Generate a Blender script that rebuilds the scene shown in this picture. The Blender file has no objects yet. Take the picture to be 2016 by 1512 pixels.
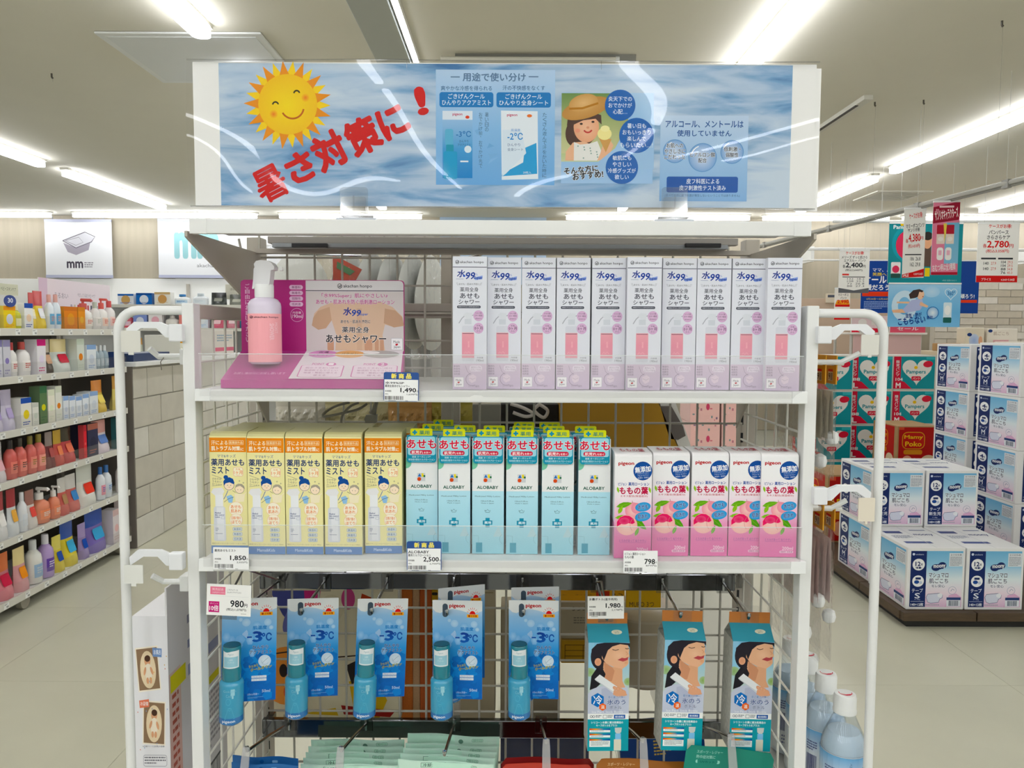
import bpy, bmesh, math, random
import numpy as np
from mathutils import Matrix, Vector

random.seed(7)
PI = math.pi
sc = bpy.context.scene
C = sc.collection

# ------------------------------------------------------------------ camera
F = 1515.0                       # focal length in pixels of the 2016 x 1512 frame
H = 1.31                         # eye height
PITCH = math.atan(101 / F)
ROLL = 0.0045
cam_d = bpy.data.cameras.new('camera')
cam_d.sensor_width = 36
cam_d.lens = F / 2016 * 36
cam_d.clip_start = 0.05
cam = bpy.data.objects.new('camera', cam_d)
C.objects.link(cam)
CAM = Matrix.Translation((0, 0, H)) @ Matrix.Rotation(PI / 2 - PITCH, 4, 'X') @ Matrix.Rotation(ROLL, 4, 'Z')
cam.matrix_world = CAM
sc.camera = cam
R3 = CAM.to_3x3()


def at(x, y, Y):
    """world point seen at pixel (x, y) at depth Y"""
    d = R3 @ Vector(((x - 1008) / F, -(y - 756) / F, -1))
    return Vector((0, 0, H)) + d * (Y / d.y)


def yX(x, X, y=900):
    """depth Y at which the upright plane X = const is seen at pixel column x"""
    d = R3 @ Vector(((x - 1008) / F, -(y - 756) / F, -1))
    return X * d.y / d.x


# ------------------------------------------------------------------ world, exposure
w = bpy.data.worlds.new('world')
sc.world = w
w.use_nodes = True
w.node_tree.nodes['Background'].inputs[0].default_value = (0.80, 0.82, 0.78, 1)
w.node_tree.nodes['Background'].inputs[1].default_value = 0.12
vs = sc.view_settings
vs.view_transform = 'Standard'
vs.look = 'None'
vs.exposure = 0.5
vs.gamma = 1.0
vs.use_curve_mapping = False
cy = sc.cycles
cy.max_bounces = 7
cy.diffuse_bounces = 4
cy.glossy_bounces = 3
cy.transmission_bounces = 8
cy.transparent_max_bounces = 14
cy.caustics_reflective = False
cy.caustics_refractive = False
TUBE = 8.0                       # emission of the ceiling light diffusers
TUBE_COL = (0.965, 0.985, 1.04)


# ------------------------------------------------------------------ colours and materials
def lin(h):
    h = h.lstrip('#')
    if len(h) == 3:
        h = ''.join(c * 2 for c in h)
    v = [int(h[i:i + 2], 16) / 255 for i in (0, 2, 4)]
    return tuple(c / 12.92 if c <= 0.04045 else ((c + 0.055) / 1.055) ** 2.4 for c in v)


MATS = {}


def mat(name, col='fff', rough=0.5, metal=0.0, vary=0.0, scale=30.0, bump=0.0, stretch=(1, 1, 1), emit=0.0, coat=0.0, trans=0.0):
    if name in MATS:
        return MATS[name]
    m = bpy.data.materials.new(name)
    m.use_nodes = True
    nt = m.node_tree
    b = nt.nodes['Principled BSDF']
    c = lin(col)
    b.inputs['Base Color'].default_value = (*c, 1)
    b.inputs['Roughness'].default_value = rough
    b.inputs['Metallic'].default_value = metal
    b.inputs['Coat Weight'].default_value = coat
    b.inputs['Transmission Weight'].default_value = trans
    if emit:
        b.inputs['Emission Color'].default_value = (*TUBE_COL, 1)
        b.inputs['Emission Strength'].default_value = emit
    if vary or bump:
        tc = nt.nodes.new('ShaderNodeTexCoord')
        mp = nt.nodes.new('ShaderNodeMapping')
        mp.inputs['Scale'].default_value = stretch
        nz = nt.nodes.new('ShaderNodeTexNoise')
        nz.inputs['Scale'].default_value = scale
        nz.inputs['Detail'].default_value = 5
        nt.links.new(tc.outputs['Object'], mp.inputs['Vector'])
        nt.links.new(mp.outputs['Vector'], nz.inputs['Vector'])
        if vary:
            rp = nt.nodes.new('ShaderNodeValToRGB')
            rp.color_ramp.elements[0].position = 0.3
            rp.color_ramp.elements[1].position = 0.7
            rp.color_ramp.elements[0].color = (*[k * (1 - vary) for k in c], 1)
            rp.color_ramp.elements[1].color = (*[min(1, k * (1 + vary)) for k in c], 1)
            nt.links.new(nz.outputs['Fac'], rp.inputs['Fac'])
            nt.links.new(rp.outputs['Color'], b.inputs['Base Color'])
        if bump:
            bp = nt.nodes.new('ShaderNodeBump')
            bp.inputs['Strength'].default_value = bump
            bp.inputs['Distance'].default_value = 0.01
            nt.links.new(nz.outputs['Fac'], bp.inputs['Height'])
            nt.links.new(bp.outputs['Normal'], b.inputs['Normal'])
    MATS[name] = m
    return m


def clear(name, tint=0.97, gloss=1.0, rough=0.03, col=(1, 1, 1), bump=0.0, scale=20, haze=0.0):
    """thin clear plastic: see-through with a fresnel sheen"""
    if name in MATS:
        return MATS[name]
    m = bpy.data.materials.new(name)
    m.use_nodes = True
    nt = m.node_tree
    nt.nodes.remove(nt.nodes['Principled BSDF'])
    out = nt.nodes['Material Output']
    tr = nt.nodes.new('ShaderNodeBsdfTransparent')
    tr.inputs[0].default_value = (*[tint * c for c in col], 1)
    gl = nt.nodes.new('ShaderNodeBsdfGlossy')
    gl.inputs['Roughness'].default_value = rough
    fr = nt.nodes.new('ShaderNodeFresnel')
    ge = nt.nodes.new('ShaderNodeNewGeometry')
    io = nt.nodes.new('ShaderNodeMapRange')      # both faces of the sheet behave alike
    io.inputs['To Min'].default_value = 1.49
    io.inputs['To Max'].default_value = 1 / 1.49
    nt.links.new(ge.outputs['Backfacing'], io.inputs['Value'])
    nt.links.new(io.outputs['Result'], fr.inputs['IOR'])
    mu = nt.nodes.new('ShaderNodeMath')
    mu.operation = 'MULTIPLY'
    mu.use_clamp = True
    mu.inputs[1].default_value = gloss
    mx = nt.nodes.new('ShaderNodeMixShader')
    nt.links.new(fr.outputs[0], mu.inputs[0])
    nt.links.new(mu.outputs[0], mx.inputs[0])
    if haze:
        df = nt.nodes.new('ShaderNodeBsdfDiffuse')
        df.inputs[0].default_value = (0.9, 0.9, 0.9, 1)
        hz_ = nt.nodes.new('ShaderNodeMixShader')
        hz_.inputs[0].default_value = haze
        nt.links.new(tr.outputs[0], hz_.inputs[1])
        nt.links.new(df.outputs[0], hz_.inputs[2])
        nt.links.new(hz_.outputs[0], mx.inputs[1])
    else:
        nt.links.new(tr.outputs[0], mx.inputs[1])
    nt.links.new(gl.outputs[0], mx.inputs[2])
    nt.links.new(mx.outputs[0], out.inputs['Surface'])
    if bump:
        tc = nt.nodes.new('ShaderNodeTexCoord')
        nz = nt.nodes.new('ShaderNodeTexNoise')
        nz.inputs['Scale'].default_value = scale
        bp = nt.nodes.new('ShaderNodeBump')
        bp.inputs['Strength'].default_value = bump
        bp.inputs['Distance'].default_value = 0.02
        nt.links.new(tc.outputs['Object'], nz.inputs['Vector'])
        nt.links.new(nz.outputs['Fac'], bp.inputs['Height'])
        nt.links.new(bp.outputs['Normal'], gl.inputs['Normal'])
        nt.links.new(bp.outputs['Normal'], fr.inputs['Normal'])
    MATS[name] = m
    return m


def ink(name, rough=0.45, coat=0.0):
    """printed colour: read from the print's own flat ink colours"""
    m = bpy.data.materials.new(name)
    m.use_nodes = True
    nt = m.node_tree
    a = nt.nodes.new('ShaderNodeAttribute')
    a.attribute_name = 'ink'
    b = nt.nodes['Principled BSDF']
    b.inputs['Roughness'].default_value = rough
    b.inputs['Specular IOR Level'].default_value = 0.22
    b.inputs['Coat Weight'].default_value = coat
    nt.links.new(a.outputs['Color'], b.inputs['Base Color'])
    MATS[name] = m
    return m


INK = ink('printed_ink')
INKG = ink('printed_ink_gloss', 0.22)
WHITE = mat('white_powder_coat', 'e6e7e5', 0.42, vary=0.02, scale=14)
WIRE = mat('white_wire_coat', 'd8d6cb', 0.4)
TAUPE = mat('taupe_steel', 'b5aea2', 0.45, vary=0.03, scale=10)
CHROME = mat('chrome', 'b8bcc0', 0.07, 1.0)
STEEL = mat('dark_nickel_steel', '8a8784', 0.18, 1.0)
PAPER = mat('white_card', 'f2f2ef', 0.6)
CARD = mat('kraft_card', 'a98658', 0.7, vary=0.06, scale=25)
BLACK = mat('black_plastic', '15161a', 0.4)
CLEAR = clear('clear_acrylic')
FENCE = clear('fence_acrylic', 0.97, 1.0, 0.03, haze=0.13)
FILM = clear('clear_film', 0.975, 0.9, 0.08, bump=0.3, scale=35)
FROST = mat('frosted_plastic', 'e9ecea', 0.3)
WPLAST = mat('white_plastic', 'eef0ef', 0.3)


def pm(col, rough=0.4, metal=0.0):
    return mat('plastic_' + col + ('_m' if metal else '') + ('' if rough == 0.4 else '_r%d' % (rough * 100)), col, rough, metal)


# ------------------------------------------------------------------ mesh building
def link(name, me, m=None, parent=None, loc=None, rot=None):
    o = bpy.data.objects.new(name, me)
    C.objects.link(o)
    if m is not None and me is not None and not me.materials:
        for k in (m if isinstance(m, (list, tuple)) else [m]):
            me.materials.append(k)
    if parent:
        o.parent = parent
    if loc is not None:
        o.location = loc
    if rot is not None:
        o.rotation_euler = rot
    return o


def tag(o, label=None, cat=None, group=None, kind=None):
    if label:
        o['label'] = label
    if cat:
        o['category'] = cat
    if group:
        o['group'] = group
    if kind:
        o['kind'] = kind
    return o


def thing(name, label, cat, loc=(0, 0, 0), rot=(0, 0, 0), group=None):
    o = bpy.data.objects.new(name, None)
    o.empty_display_size = 0.02
    C.objects.link(o)
    o.location = loc
    o.rotation_euler = rot
    return tag(o, label, cat, group)


def dup(root, label, loc=None, rot=None, group=None, scale=None):
    r = root.copy()
    C.objects.link(r)
    if loc is not None:
        r.location = loc
    if rot is not None:
        r.rotation_euler = rot
    if scale is not None:
        r.scale = scale
    r['label'] = label
    if group:
        r['group'] = group
    for ch in root.children:
        c = ch.copy()
        C.objects.link(c)
        c.parent = r
        for g in ch.children:
            d = g.copy()
            C.objects.link(d)
            d.parent = c
    return r


class MB:
    def __init__(self):
        self.v, self.f, self.sm = [], [], []

    def add(self, vs, fs, smooth=False):
        n = len(self.v)
        self.v += [tuple(p) for p in vs]
        self.f += [tuple(i + n for i in q) for q in fs]
        self.sm += [smooth] * len(fs)
        return self

    def box(self, x0, x1, y0, y1, z0, z1, b=0.0, M=None):
        if b <= 0:
            vs = [(x, y, z) for x in (x0, x1) for y in (y0, y1) for z in (z0, z1)]
            fs = [(0, 1, 3, 2), (4, 6, 7, 5), (0, 4, 5, 1), (2, 3, 7, 6), (0, 2, 6, 4), (1, 5, 7, 3)]
        else:
            bm = bmesh.new()
            bmesh.ops.create_cube(bm, size=1)
            for q in bm.verts:
                q.co = ((x0 + x1) / 2 + q.co.x * (x1 - x0), (y0 + y1) / 2 + q.co.y * (y1 - y0), (z0 + z1) / 2 + q.co.z * (z1 - z0))
            bmesh.ops.bevel(bm, geom=bm.edges[:], offset=b, segments=2, profile=0.6, affect='EDGES')
            bm.verts.index_update()
            vs = [q.co.copy() for q in bm.verts]
            fs = [tuple(l.index for l in q.verts) for q in bm.faces]
            bm.free()
        if M is not None:
            vs = [M @ Vector(p) for p in vs]
        return self.add(vs, fs)

    def tube(self, path, r, n=8, cap=True):
        P = [Vector(p) for p in path]
        rs = r if isinstance(r, (list, tuple)) else [r] * len(P)
        vs, fs = [], []
        up = None
        for i, p in enumerate(P):
            t = (P[min(i + 1, len(P) - 1)] - P[max(i - 1, 0)]).normalized()
            if up is None:
                up = Vector((0, 0, 1)) if abs(t.z) < 0.9 else Vector((0, 1, 0))
            a = t.cross(up).normalized()
            up = a.cross(t).normalized()
            for k in range(n):
                q = 2 * PI * k / n
                vs.append(p + (a * math.cos(q) + up * math.sin(q)) * rs[i])
        for i in range(len(P) - 1):
            for k in range(n):
                fs.append((i * n + k, i * n + (k + 1) % n, (i + 1) * n + (k + 1) % n, (i + 1) * n + k))
        self.add(vs, fs, True)
        if cap:
            self.add(vs[:n], [tuple(range(n))])
            self.add(vs[-n:], [tuple(range(n - 1, -1, -1))])
        return self

    def lathe(self, prof, n=20, c=(0, 0, 0), sx=1.0, sy=1.0, M=None):
        vs, fs = [], []
        for r, z in prof:
            for k in range(n):
                a = 2 * PI * k / n
                vs.append(Vector((c[0] + r * sx * math.cos(a), c[1] + r * sy * math.sin(a), c[2] + z)))
        for i in range(len(prof) - 1):
            for k in range(n):
                fs.append((i * n + k, i * n + (k + 1) % n, (i + 1) * n + (k + 1) % n, (i + 1) * n + k))
        if M is not None:
            vs = [M @ p for p in vs]
        self.add(vs, fs, True)
        self.add(vs[:n], [tuple(range(n - 1, -1, -1))])
        self.add(vs[-n:], [tuple(range(n))])
        return self

    def prism(self, poly, a0, a1, axis='y', M=None):
        """poly in the two other axes, extruded from a0 to a1"""
        n = len(poly)
        mk = {'y': lambda p, a: Vector((p[0], a, p[1])), 'x': lambda p, a: Vector((a, p[0], p[1])), 'z': lambda p, a: Vector((p[0], p[1], a))}[axis]
        vs = [mk(p, a0) for p in poly] + [mk(p, a1) for p in poly]
        fs = [tuple(range(n)), tuple(range(2 * n - 1, n - 1, -1))] + [(i, n + i, n + (i + 1) % n, (i + 1) % n) for i in range(n)]
        if M is not None:
            vs = [M @ p for p in vs]
        return self.add(vs, fs)

    def grid(self, fn, nu, nv, smooth=True, close=False):
        vs = [fn(i / nu, j / nv) for j in range(nv + 1) for i in range(nu + 1)]
        fs = [(j * (nu + 1) + i, j * (nu + 1) + i + 1, (j + 1) * (nu + 1) + i + 1, (j + 1) * (nu + 1) + i) for j in range(nv) for i in range(nu)]
        return self.add(vs, fs, smooth)

    def mesh(self, name='mesh'):
        me = bpy.data.meshes.new(name)
        me.from_pydata(self.v, [], self.f)
        bm = bmesh.new()
        bm.from_mesh(me)
        bmesh.ops.remove_doubles(bm, verts=bm.verts[:], dist=1e-6) if len(self.v) < 20000 else None
        bmesh.ops.recalc_face_normals(bm, faces=bm.faces[:])
        bm.to_mesh(me)
        bm.free()
        if any(self.sm):
            try:
                me.shade_smooth()
                me.set_sharp_from_angle(angle=0.7)
            except Exception:
                pass
        return me

    def build(self, name, m, parent=None, loc=None, rot=None):
        return link(name, self.mesh(name), m, parent, loc, rot)


def rrect(x0, y0, x1, y1, r, n=5):
    r = min(r, abs(x1 - x0) / 2, abs(y1 - y0) / 2)
    pts = []
    for cx, cy, a0 in ((x1 - r, y1 - r, 0), (x0 + r, y1 - r, 90), (x0 + r, y0 + r, 180), (x1 - r, y0 + r, 270)):
        for k in range(n + 1):
            a = math.radians(a0 + 90 * k / n)
            pts.append((cx + r * math.cos(a), cy + r * math.sin(a)))
    return pts


# ------------------------------------------------------------------ prints (flat ink shapes and lettering)
TXT = {}


def glyphs(s, off, res):
    k = (s, off, res)
    if k not in TXT:
        cu = bpy.data.curves.new('t', 'FONT')
        cu.body = s
        cu.size = 1
        cu.resolution_u = res
        cu.offset = off
        cu.space_line = 1.0
        o = bpy.data.objects.new('t', cu)
        me = o.to_mesh()
        n = len(me.vertices)
        v = np.empty(n * 3, np.float32)
        me.vertices.foreach_get('co', v)
        fs = [tuple(p.vertices) for p in me.polygons]
        TXT[k] = (v.reshape(-1, 3)[:, :2].copy(), fs)
        o.to_mesh_clear()
        bpy.data.objects.remove(o)
        bpy.data.curves.remove(cu)
    return TXT[k]


class Print:
    """ref = rectangle in drawing units (y down) that maps to a w x h metre sheet standing upright, facing -Y, centred in x, base at z = 0"""

    def __init__(self, ref, w, h, lift=0.00004):
        self.ref, self.w, self.h, self.lift = ref, w, h, lift
        self.v, self.f, self.c, self.boxes = [], [], [], []

    def _put(self, pts, faces, cols):
        pts = np.asarray(pts, float)
        xa, ya, xb, yb = self.ref
        pts = np.stack([np.clip(pts[:, 0], min(xa, xb), max(xa, xb)), np.clip(pts[:, 1], min(ya, yb), max(ya, yb))], 1)
        lo, hi = pts.min(0), pts.max(0)
        lay = 1
        for (a, b, c, d, l) in self.boxes:
            if a < hi[0] and c > lo[0] and b < hi[1] and d > lo[1] and l >= lay:
                lay = l + 1
        self.boxes.append((lo[0], lo[1], hi[0], hi[1], lay))
        x0, y0, x1, y1 = self.ref
        n = len(self.v)
        for p in pts:
            self.v.append(((p[0] - x0) / (x1 - x0) * self.w - self.w / 2, -lay * self.lift, (y1 - p[1]) / (y1 - y0) * self.h))
        self.f += [tuple(i + n for i in q) for q in faces]
        if isinstance(cols, str):
            cols = [lin(cols)] * len(pts)
        for k in cols:               # inks are a little richer than a sampled photograph of them
            g = 0.3 * k[0] + 0.55 * k[1] + 0.15 * k[2]
            self.c.append((*[min(1, max(0, g + (q - g) * 1.28)) for q in k], 1.0))

    def poly(self, pts, col):
        self._put(pts, [tuple(range(len(pts)))], col)
        return self

    def rect(self, x0, y0, x1, y1, col, r=0):
        return self.poly(rrect(x0, y0, x1, y1, r) if r else [(x0, y0), (x1, y0), (x1, y1), (x0, y1)], col)

    def frame(self, x0, y0, x1, y1, col, t, inner='ffffff', r=0):
        self.rect(x0, y0, x1, y1, col, r)
        return self.rect(x0 + t, y0 + t, x1 - t, y1 - t, inner, max(r - t, 0))

    def grad(self, x0, y0, x1, y1, *cols, horiz=False):
        n = len(cols)
        pts, cs = [], []
        for i, c in enumerate(cols):
            t = i / (n - 1)
            if horiz:
                pts += [(x0 + (x1 - x0) * t, y0), (x0 + (x1 - x0) * t, y1)]
            else:
                pts += [(x0, y0 + (y1 - y0) * t), (x1, y0 + (y1 - y0) * t)]
            cs += [lin(c)] * 2
        self._put(pts, [(2 * i, 2 * i + 1, 2 * i + 3, 2 * i + 2) for i in range(n - 1)], cs)
        return self

    def ell(self, cx, cy, rx, ry, col, rot=0, n=24, rim=None):
        a = math.radians(rot)
        pts = [(cx + rx * math.cos(2 * PI * k / n) * math.cos(a) - ry * math.sin(2 * PI * k / n) * math.sin(a),
                cy + rx * math.cos(2 * PI * k / n) * math.sin(a) + ry * math.sin(2 * PI * k / n) * math.cos(a)) for k in range(n)]
        if rim is None:
            return self.poly(pts, col)
        self._put([(cx, cy)] + pts, [(0, 1 + k, 1 + (k + 1) % n) for k in range(n)], [lin(col)] + [lin(rim)] * n)
        return self

    def ring(self, cx, cy, r, t, col, a0=0, a1=360, n=24, ry=None):
        ry = r if ry is None else ry
        pts = []
        for k in range(n + 1):
            a = math.radians(a0 + (a1 - a0) * k / n)
            pts += [(cx + r * math.cos(a), cy + ry * math.sin(a)), (cx + (r - t) * math.cos(a), cy + (ry - t) * math.sin(a))]
        self._put(pts, [(2 * k, 2 * k + 1, 2 * k + 3, 2 * k + 2) for k in range(n)], col)
        return self

    def line(self, pts, t, col):
        out = []
        for i, p in enumerate(pts):
            a, b = pts[max(i - 1, 0)], pts[min(i + 1, len(pts) - 1)]
            d = math.hypot(b[0] - a[0], b[1] - a[1]) or 1
            nx, ny = -(b[1] - a[1]) / d * t / 2, (b[0] - a[0]) / d * t / 2
            out += [(p[0] + nx, p[1] + ny), (p[0] - nx, p[1] - ny)]
        self._put(out, [(2 * k, 2 * k + 1, 2 * k + 3, 2 * k + 2) for k in range(len(pts) - 1)], col)
        return self

    def text(self, s, x0, y0, x1, y1, col, bold=0.0, out=None, rot=0, shear=0, res=2, col2=None):
        """lettering fitted into a box; out = (colour, width) paints an outline first; rot turns about the box centre (degrees)"""
        base, _ = glyphs(s, 0.0, res)
        if not len(base):
            return self
        lo, hi = base.min(0), base.max(0)
        a = math.radians(rot)
        cx, cy = (x0 + x1) / 2, (y0 + y1) / 2
        jobs = []
        em = max(hi[1] - lo[1], 0.3)
        if out:
            jobs.append(([(out[1] * math.cos(q * PI / 4), out[1] * math.sin(q * PI / 4)) for q in range(8)], out[0]))
        jobs.append(([(0, 0)] + [(bold * math.cos(q * PI / 6), bold * math.sin(q * PI / 6)) for q in range(12)] if bold >= 0.055 else [(bold, 0), (-bold, 0), (0, bold), (0, -bold)] if bold else [(0, 0)], col))
        v, fs = glyphs(s, 0.0, res)
        nv = len(v)
        for shifts, c in jobs:
            allp, allf = [], []
            for q, (dx, dy) in enumerate(shifts):
                u = (v + np.array((dx, dy), np.float32) * 0.8 - lo) / np.maximum(hi - lo, 1e-6)
                px = x0 + u[:, 0] * (x1 - x0) - cx
                py = y1 + u[:, 1] * (y0 - y1) - cy
                px = px - shear * py
                allp.append(np.stack([cx + px * math.cos(a) - py * math.sin(a), cy + px * math.sin(a) + py * math.cos(a)], 1))
                allf += [tuple(i + q * nv for i in f_) for f_ in fs]
            pts = np.concatenate(allp)
            n0 = len(self.v)
            if col2 and c == col:
                k1, k2 = np.array(lin(col)), np.array(lin(col2))
                t = np.clip((v[:, 1] - lo[1]) / max(hi[1] - lo[1], 1e-6), 0, 1)
                cols = [tuple(k2 + (k1 - k2) * q) for q in t] * len(shifts)
                self._put(pts, allf, cols)
            else:
                self._put(pts, allf, c)
            if len(shifts) > 1:
                for q in range(1, len(shifts)):
                    for i in range(n0 + q * nv, n0 + (q + 1) * nv):
                        p_ = self.v[i]
                        self.v[i] = (p_[0], p_[1] - q * self.lift * 0.1, p_[2])
        return self

    def vtext(self, s, cx, y0, y1, wd, col, bold=0.0):
        n = len(s)
        st = (y1 - y0) / n
        for i, ch in enumerate(s):
            if ch.strip():
                hh = st * (0.3 if ch in '、。' else 0.86)
                ww = wd * (0.3 if ch in '、。' else 1)
                self.text(ch, cx - ww / 2, y0 + i * st, cx + ww / 2, y0 + i * st + hh, col, bold)
        return self

    def lines(self, x0, y0, x1, y1, n, col, seed=1, fill=0.5):
        """fine print too small to read: rows of short dashes"""
        r = random.Random(seed)
        st = (y1 - y0) / n
        for k in range(n):
            x = x0
            end = x0 + (x1 - x0) * (1 if k < n - 1 else r.uniform(0.5, 0.9))
            pts, fs = [], []
            while x < end:
                wd = min(st * r.uniform(0.4, 1.2), end - x)
                if wd > 0:
                    i = len(pts)
                    pts += [(x, y0 + k * st), (x + wd, y0 + k * st), (x + wd, y0 + k * st + st * fill), (x, y0 + k * st + st * fill)]
                    fs.append((i, i + 1, i + 2, i + 3))
                x += wd + st * r.uniform(0.12, 0.3)
            if pts:
                self._put(pts, fs, col)
        return self

    def bars(self, x0, y0, x1, y1, col='111111', seed=3):
        r = random.Random(seed)
        x = x0
        u = (x1 - x0) / 48
        pts, fs = [], []
        while x < x1:
            wd = u * r.choice((1, 1, 2))
            i = len(pts)
            pts += [(x, y0), (min(x + wd, x1), y0), (min(x + wd, x1), y1), (x, y1)]
            fs.append((i, i + 1, i + 2, i + 3))
            x += wd + u * r.choice((0.8, 1, 1.6))
        self._put(pts, fs, col)
        return self

    def mesh(self, name, xf=None):
        me = bpy.data.meshes.new(name)
        me.from_pydata([xf(Vector(p)) for p in self.v] if xf else self.v, [], self.f)
        at_ = me.attributes.new('ink', 'FLOAT_COLOR', 'POINT')
        at_.data.foreach_set('color', np.asarray(self.c, np.float32).ravel())
        me.materials.append(INK)
        return me


ORD = ['first', 'second', 'third', 'fourth', 'fifth', 'sixth', 'seventh', 'eighth', 'ninth', 'tenth', 'eleventh', 'twelfth', 'thirteenth', 'fourteenth']


def nth(i, n, side='left'):
    if i == 0:
        return 'leftmost' if side == 'left' else 'first'
    if i == n - 1:
        return 'rightmost' if side == 'left' else 'last'
    return ORD[i] + (' from the left' if side == 'left' else '')

# ================================================================== the room
CZ = H + 1.54
FLOORM = mat('vinyl_tile', 'cfcdb8', 0.33, vary=0.045, scale=2.2, bump=0.02)
CEILM = mat('painted_plasterboard', 'e6e2d4', 0.85, vary=0.01, scale=3)
TILES = 0.77


def struct(o, label=None):
    o['kind'] = 'structure'
    if label:
        o['label'] = label
    return o


fl = struct(MB().box(-7.5, 7.5, -9, 10.6, -0.1, -0.003).build('floor', mat('floor_screed', '9a9a8c', 0.6)), 'pale grey-green vinyl tiled shop floor')
tm = MB().box(0.0006, TILES - 0.0006, 0.0006, TILES - 0.0006, -0.003, 0).mesh('tile')
tm.materials.append(FLOORM)
for i in range(-8, 6):
    for j in range(-1, 10):
        link('tile', tm, None, fl, (1.87 + i * TILES, 2.80 + (j - 2) * TILES, 0))
ce = struct(MB().box(-7.5, 7.5, -9, 10.6, CZ, CZ + 0.1).build('ceiling', CEILM), 'flat off-white plasterboard shop ceiling')
WOODW = mat('pale_wood_panel', 'b3aa96', 0.6, vary=0.05, scale=2.0, stretch=(9, 9, 0.5))
BY = 10.45
wb = struct(MB().box(-7.5, 7.5, BY, BY + 0.1, 0, CZ).build('wall_back', WOODW), 'back wall of pale vertical-grain wood panels')
OFFW = mat('off_white_wall', 'e6e5de', 0.7, vary=0.02, scale=2)
struct(MB().box(-7.6, -7.5, -9, 10.6, 0, CZ).build('wall_left', OFFW), 'plain off-white side wall')
struct(MB().box(7.5, 7.6, -9, 10.6, 0, CZ).build('wall_right', OFFW), 'plain off-white side wall on the right')
struct(MB().box(-7.5, 7.5, -9.1, -9, 0, CZ).build('wall_front', OFFW), 'plain off-white wall behind the camera')

# ---- ceiling lights: housing with a long glowing diffuser
DIFF = mat('light_diffuser', 'ffffff', 0.5, emit=TUBE)
HOUS = mat('light_housing', 'dedcd2', 0.5)


def tube_light(x0, y0, x1, y1, label, wd=0.10):
    L = math.hypot(x1 - x0, y1 - y0)
    a = math.atan2(y1 - y0, x1 - x0)
    t = thing('ceiling_light', label, 'light', ((x0 + x1) / 2, (y0 + y1) / 2, CZ), (0, 0, a), 'linear ceiling lights')
    MB().box(-L / 2, L / 2, -wd * 0.42, wd * 0.42, -0.02, 0, 0.003).build('housing', HOUS, t)
    pr = rrect(-L / 2 + 0.012, -wd / 2 + 0.004, L / 2 - 0.012, wd / 2 - 0.004, wd * 0.4, 3)
    MB().prism(pr, -0.07, -0.02, 'z').build('diffuser', DIFF, t)


rows = [
    (-4.25, [(7.4, 9.5, 'angled ceiling light above the left shelves nearer the back wall'), (4.8, 7.07, 'ceiling light at the far left, cut by the left edge of the picture')]),
    (-1.56, [(1.75, 4.0, 'bright ceiling light left of the top banner'), (4.5, 6.8, None), (7.2, 9.4, 'ceiling light whose end peeks out under the left half of the banner')]),
    (1.31, [(2.7, 4.9, 'bright ceiling light above the right half of the banner'), (5.2, 7.3, None), (7.5, 9.45, 'ceiling light whose end peeks out under the right half of the banner')]),
    (3.48, [(4.9, 7.18, 'long ceiling light at the upper right above the hanging rail'), (7.5, 9.5, 'ceiling light just right of the banner end')]),
    (5.64, [(7.2, 9.4, 'ceiling light at the far right behind the hanging rail'), (4.6, 6.9, None)]),
    (-6.3, [(5.0, 7.2, None)]),
]
for i in range(10):  # dense unseen rows behind the camera, added to brighten the stand's front
    rows.append((-6.3 + 1.4 * i, [(-8.6, -5.8, None), (-5.4, -2.6, None), (-2.2, 0.6, None)]))
k = 0
for X, segs in rows:
    for a, b, lab in segs:
        k += 1
        tube_light(X, a, X, b, lab or 'unseen ceiling light; those behind the camera are added for front light')
for n, (a, b) in enumerate([(-160, 102), (142, 508), (548, 832), (1113, 1478), (1500, 1752), (1775, 2150)]):
    tube_light(at(a, 424, 10.1).x, 10.1, at(b, 424, 10.1).x, 10.1,
               'ceiling light running along the back wall, %s of six' % nth(n, 6), 0.09)

# ---- things on the ceiling
GREYP = mat('grey_ceiling_panel', 'eceeee', 0.7, vary=0.01, scale=5)
o = MB().box(-2.16, -1.30, 4.07, 4.86, -0.012, -0.001, 0.004).build('access_hatch', GREYP, None, (0, 0, CZ - 0.001))
MB().prism([(-2.12, 4.11), (-1.34, 4.11), (-1.34, 4.82), (-2.12, 4.82)], -0.015, -0.012, 'z').build('hatch_panel', mat('hatch_grey', 'e4e7e8', 0.7), o)
tag(o, 'square pale grey hatch in the ceiling left of the banner', 'hatch')
o = MB().box(-0.765, -0.575, 1.2, 9.0, -0.035, 0, 0.004).build('ceiling_duct', mat('duct_grey', 'b9bdb9', 0.7))
o.location.z = CZ
tag(o, 'grey flat duct cover running along the ceiling above the banner', 'duct')
o = thing('track_rail', 'thin white lighting track on the ceiling above the banner', 'rail', (-0.545, 3.9, CZ))
MB().box(-0.018, 0.018, -2.6, 2.6, -0.03, 0, 0.003).build('channel', HOUS, o)
MB().box(-0.014, 0.014, -2.55, 2.55, -0.034, -0.03).build('diffuser', DIFF, o)
o = thing('track_rail', 'white ceiling track with a black slot right of the banner', 'rail', (2.29, 6.4, CZ))
MB().box(-0.03, 0.03, -1.33, 1.33, -0.03, 0, 0.003).build('channel', HOUS, o)
MB().box(-0.03, -0.008, -1.2, 1.25, -0.034, -0.03).build('slot', BLACK, o)
o = thing('screen_roller', 'white roller blind case on the ceiling just above the banner', 'roller', (at(1040, 117, 4.35).x, 4.35, at(1040, 117, 4.35).z))
wd = at(1212, 117, 4.35).x - at(868, 117, 4.35).x
MB().tube([(-wd / 2, 0, 0), (wd / 2, 0, 0)], 0.014, 10).build('case', HOUS, o)
MB().tube([(wd / 2, 0, 0), (wd / 2 + 0.02, 0, 0)], 0.017, 10).build('end_cap', WPLAST, o)
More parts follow.
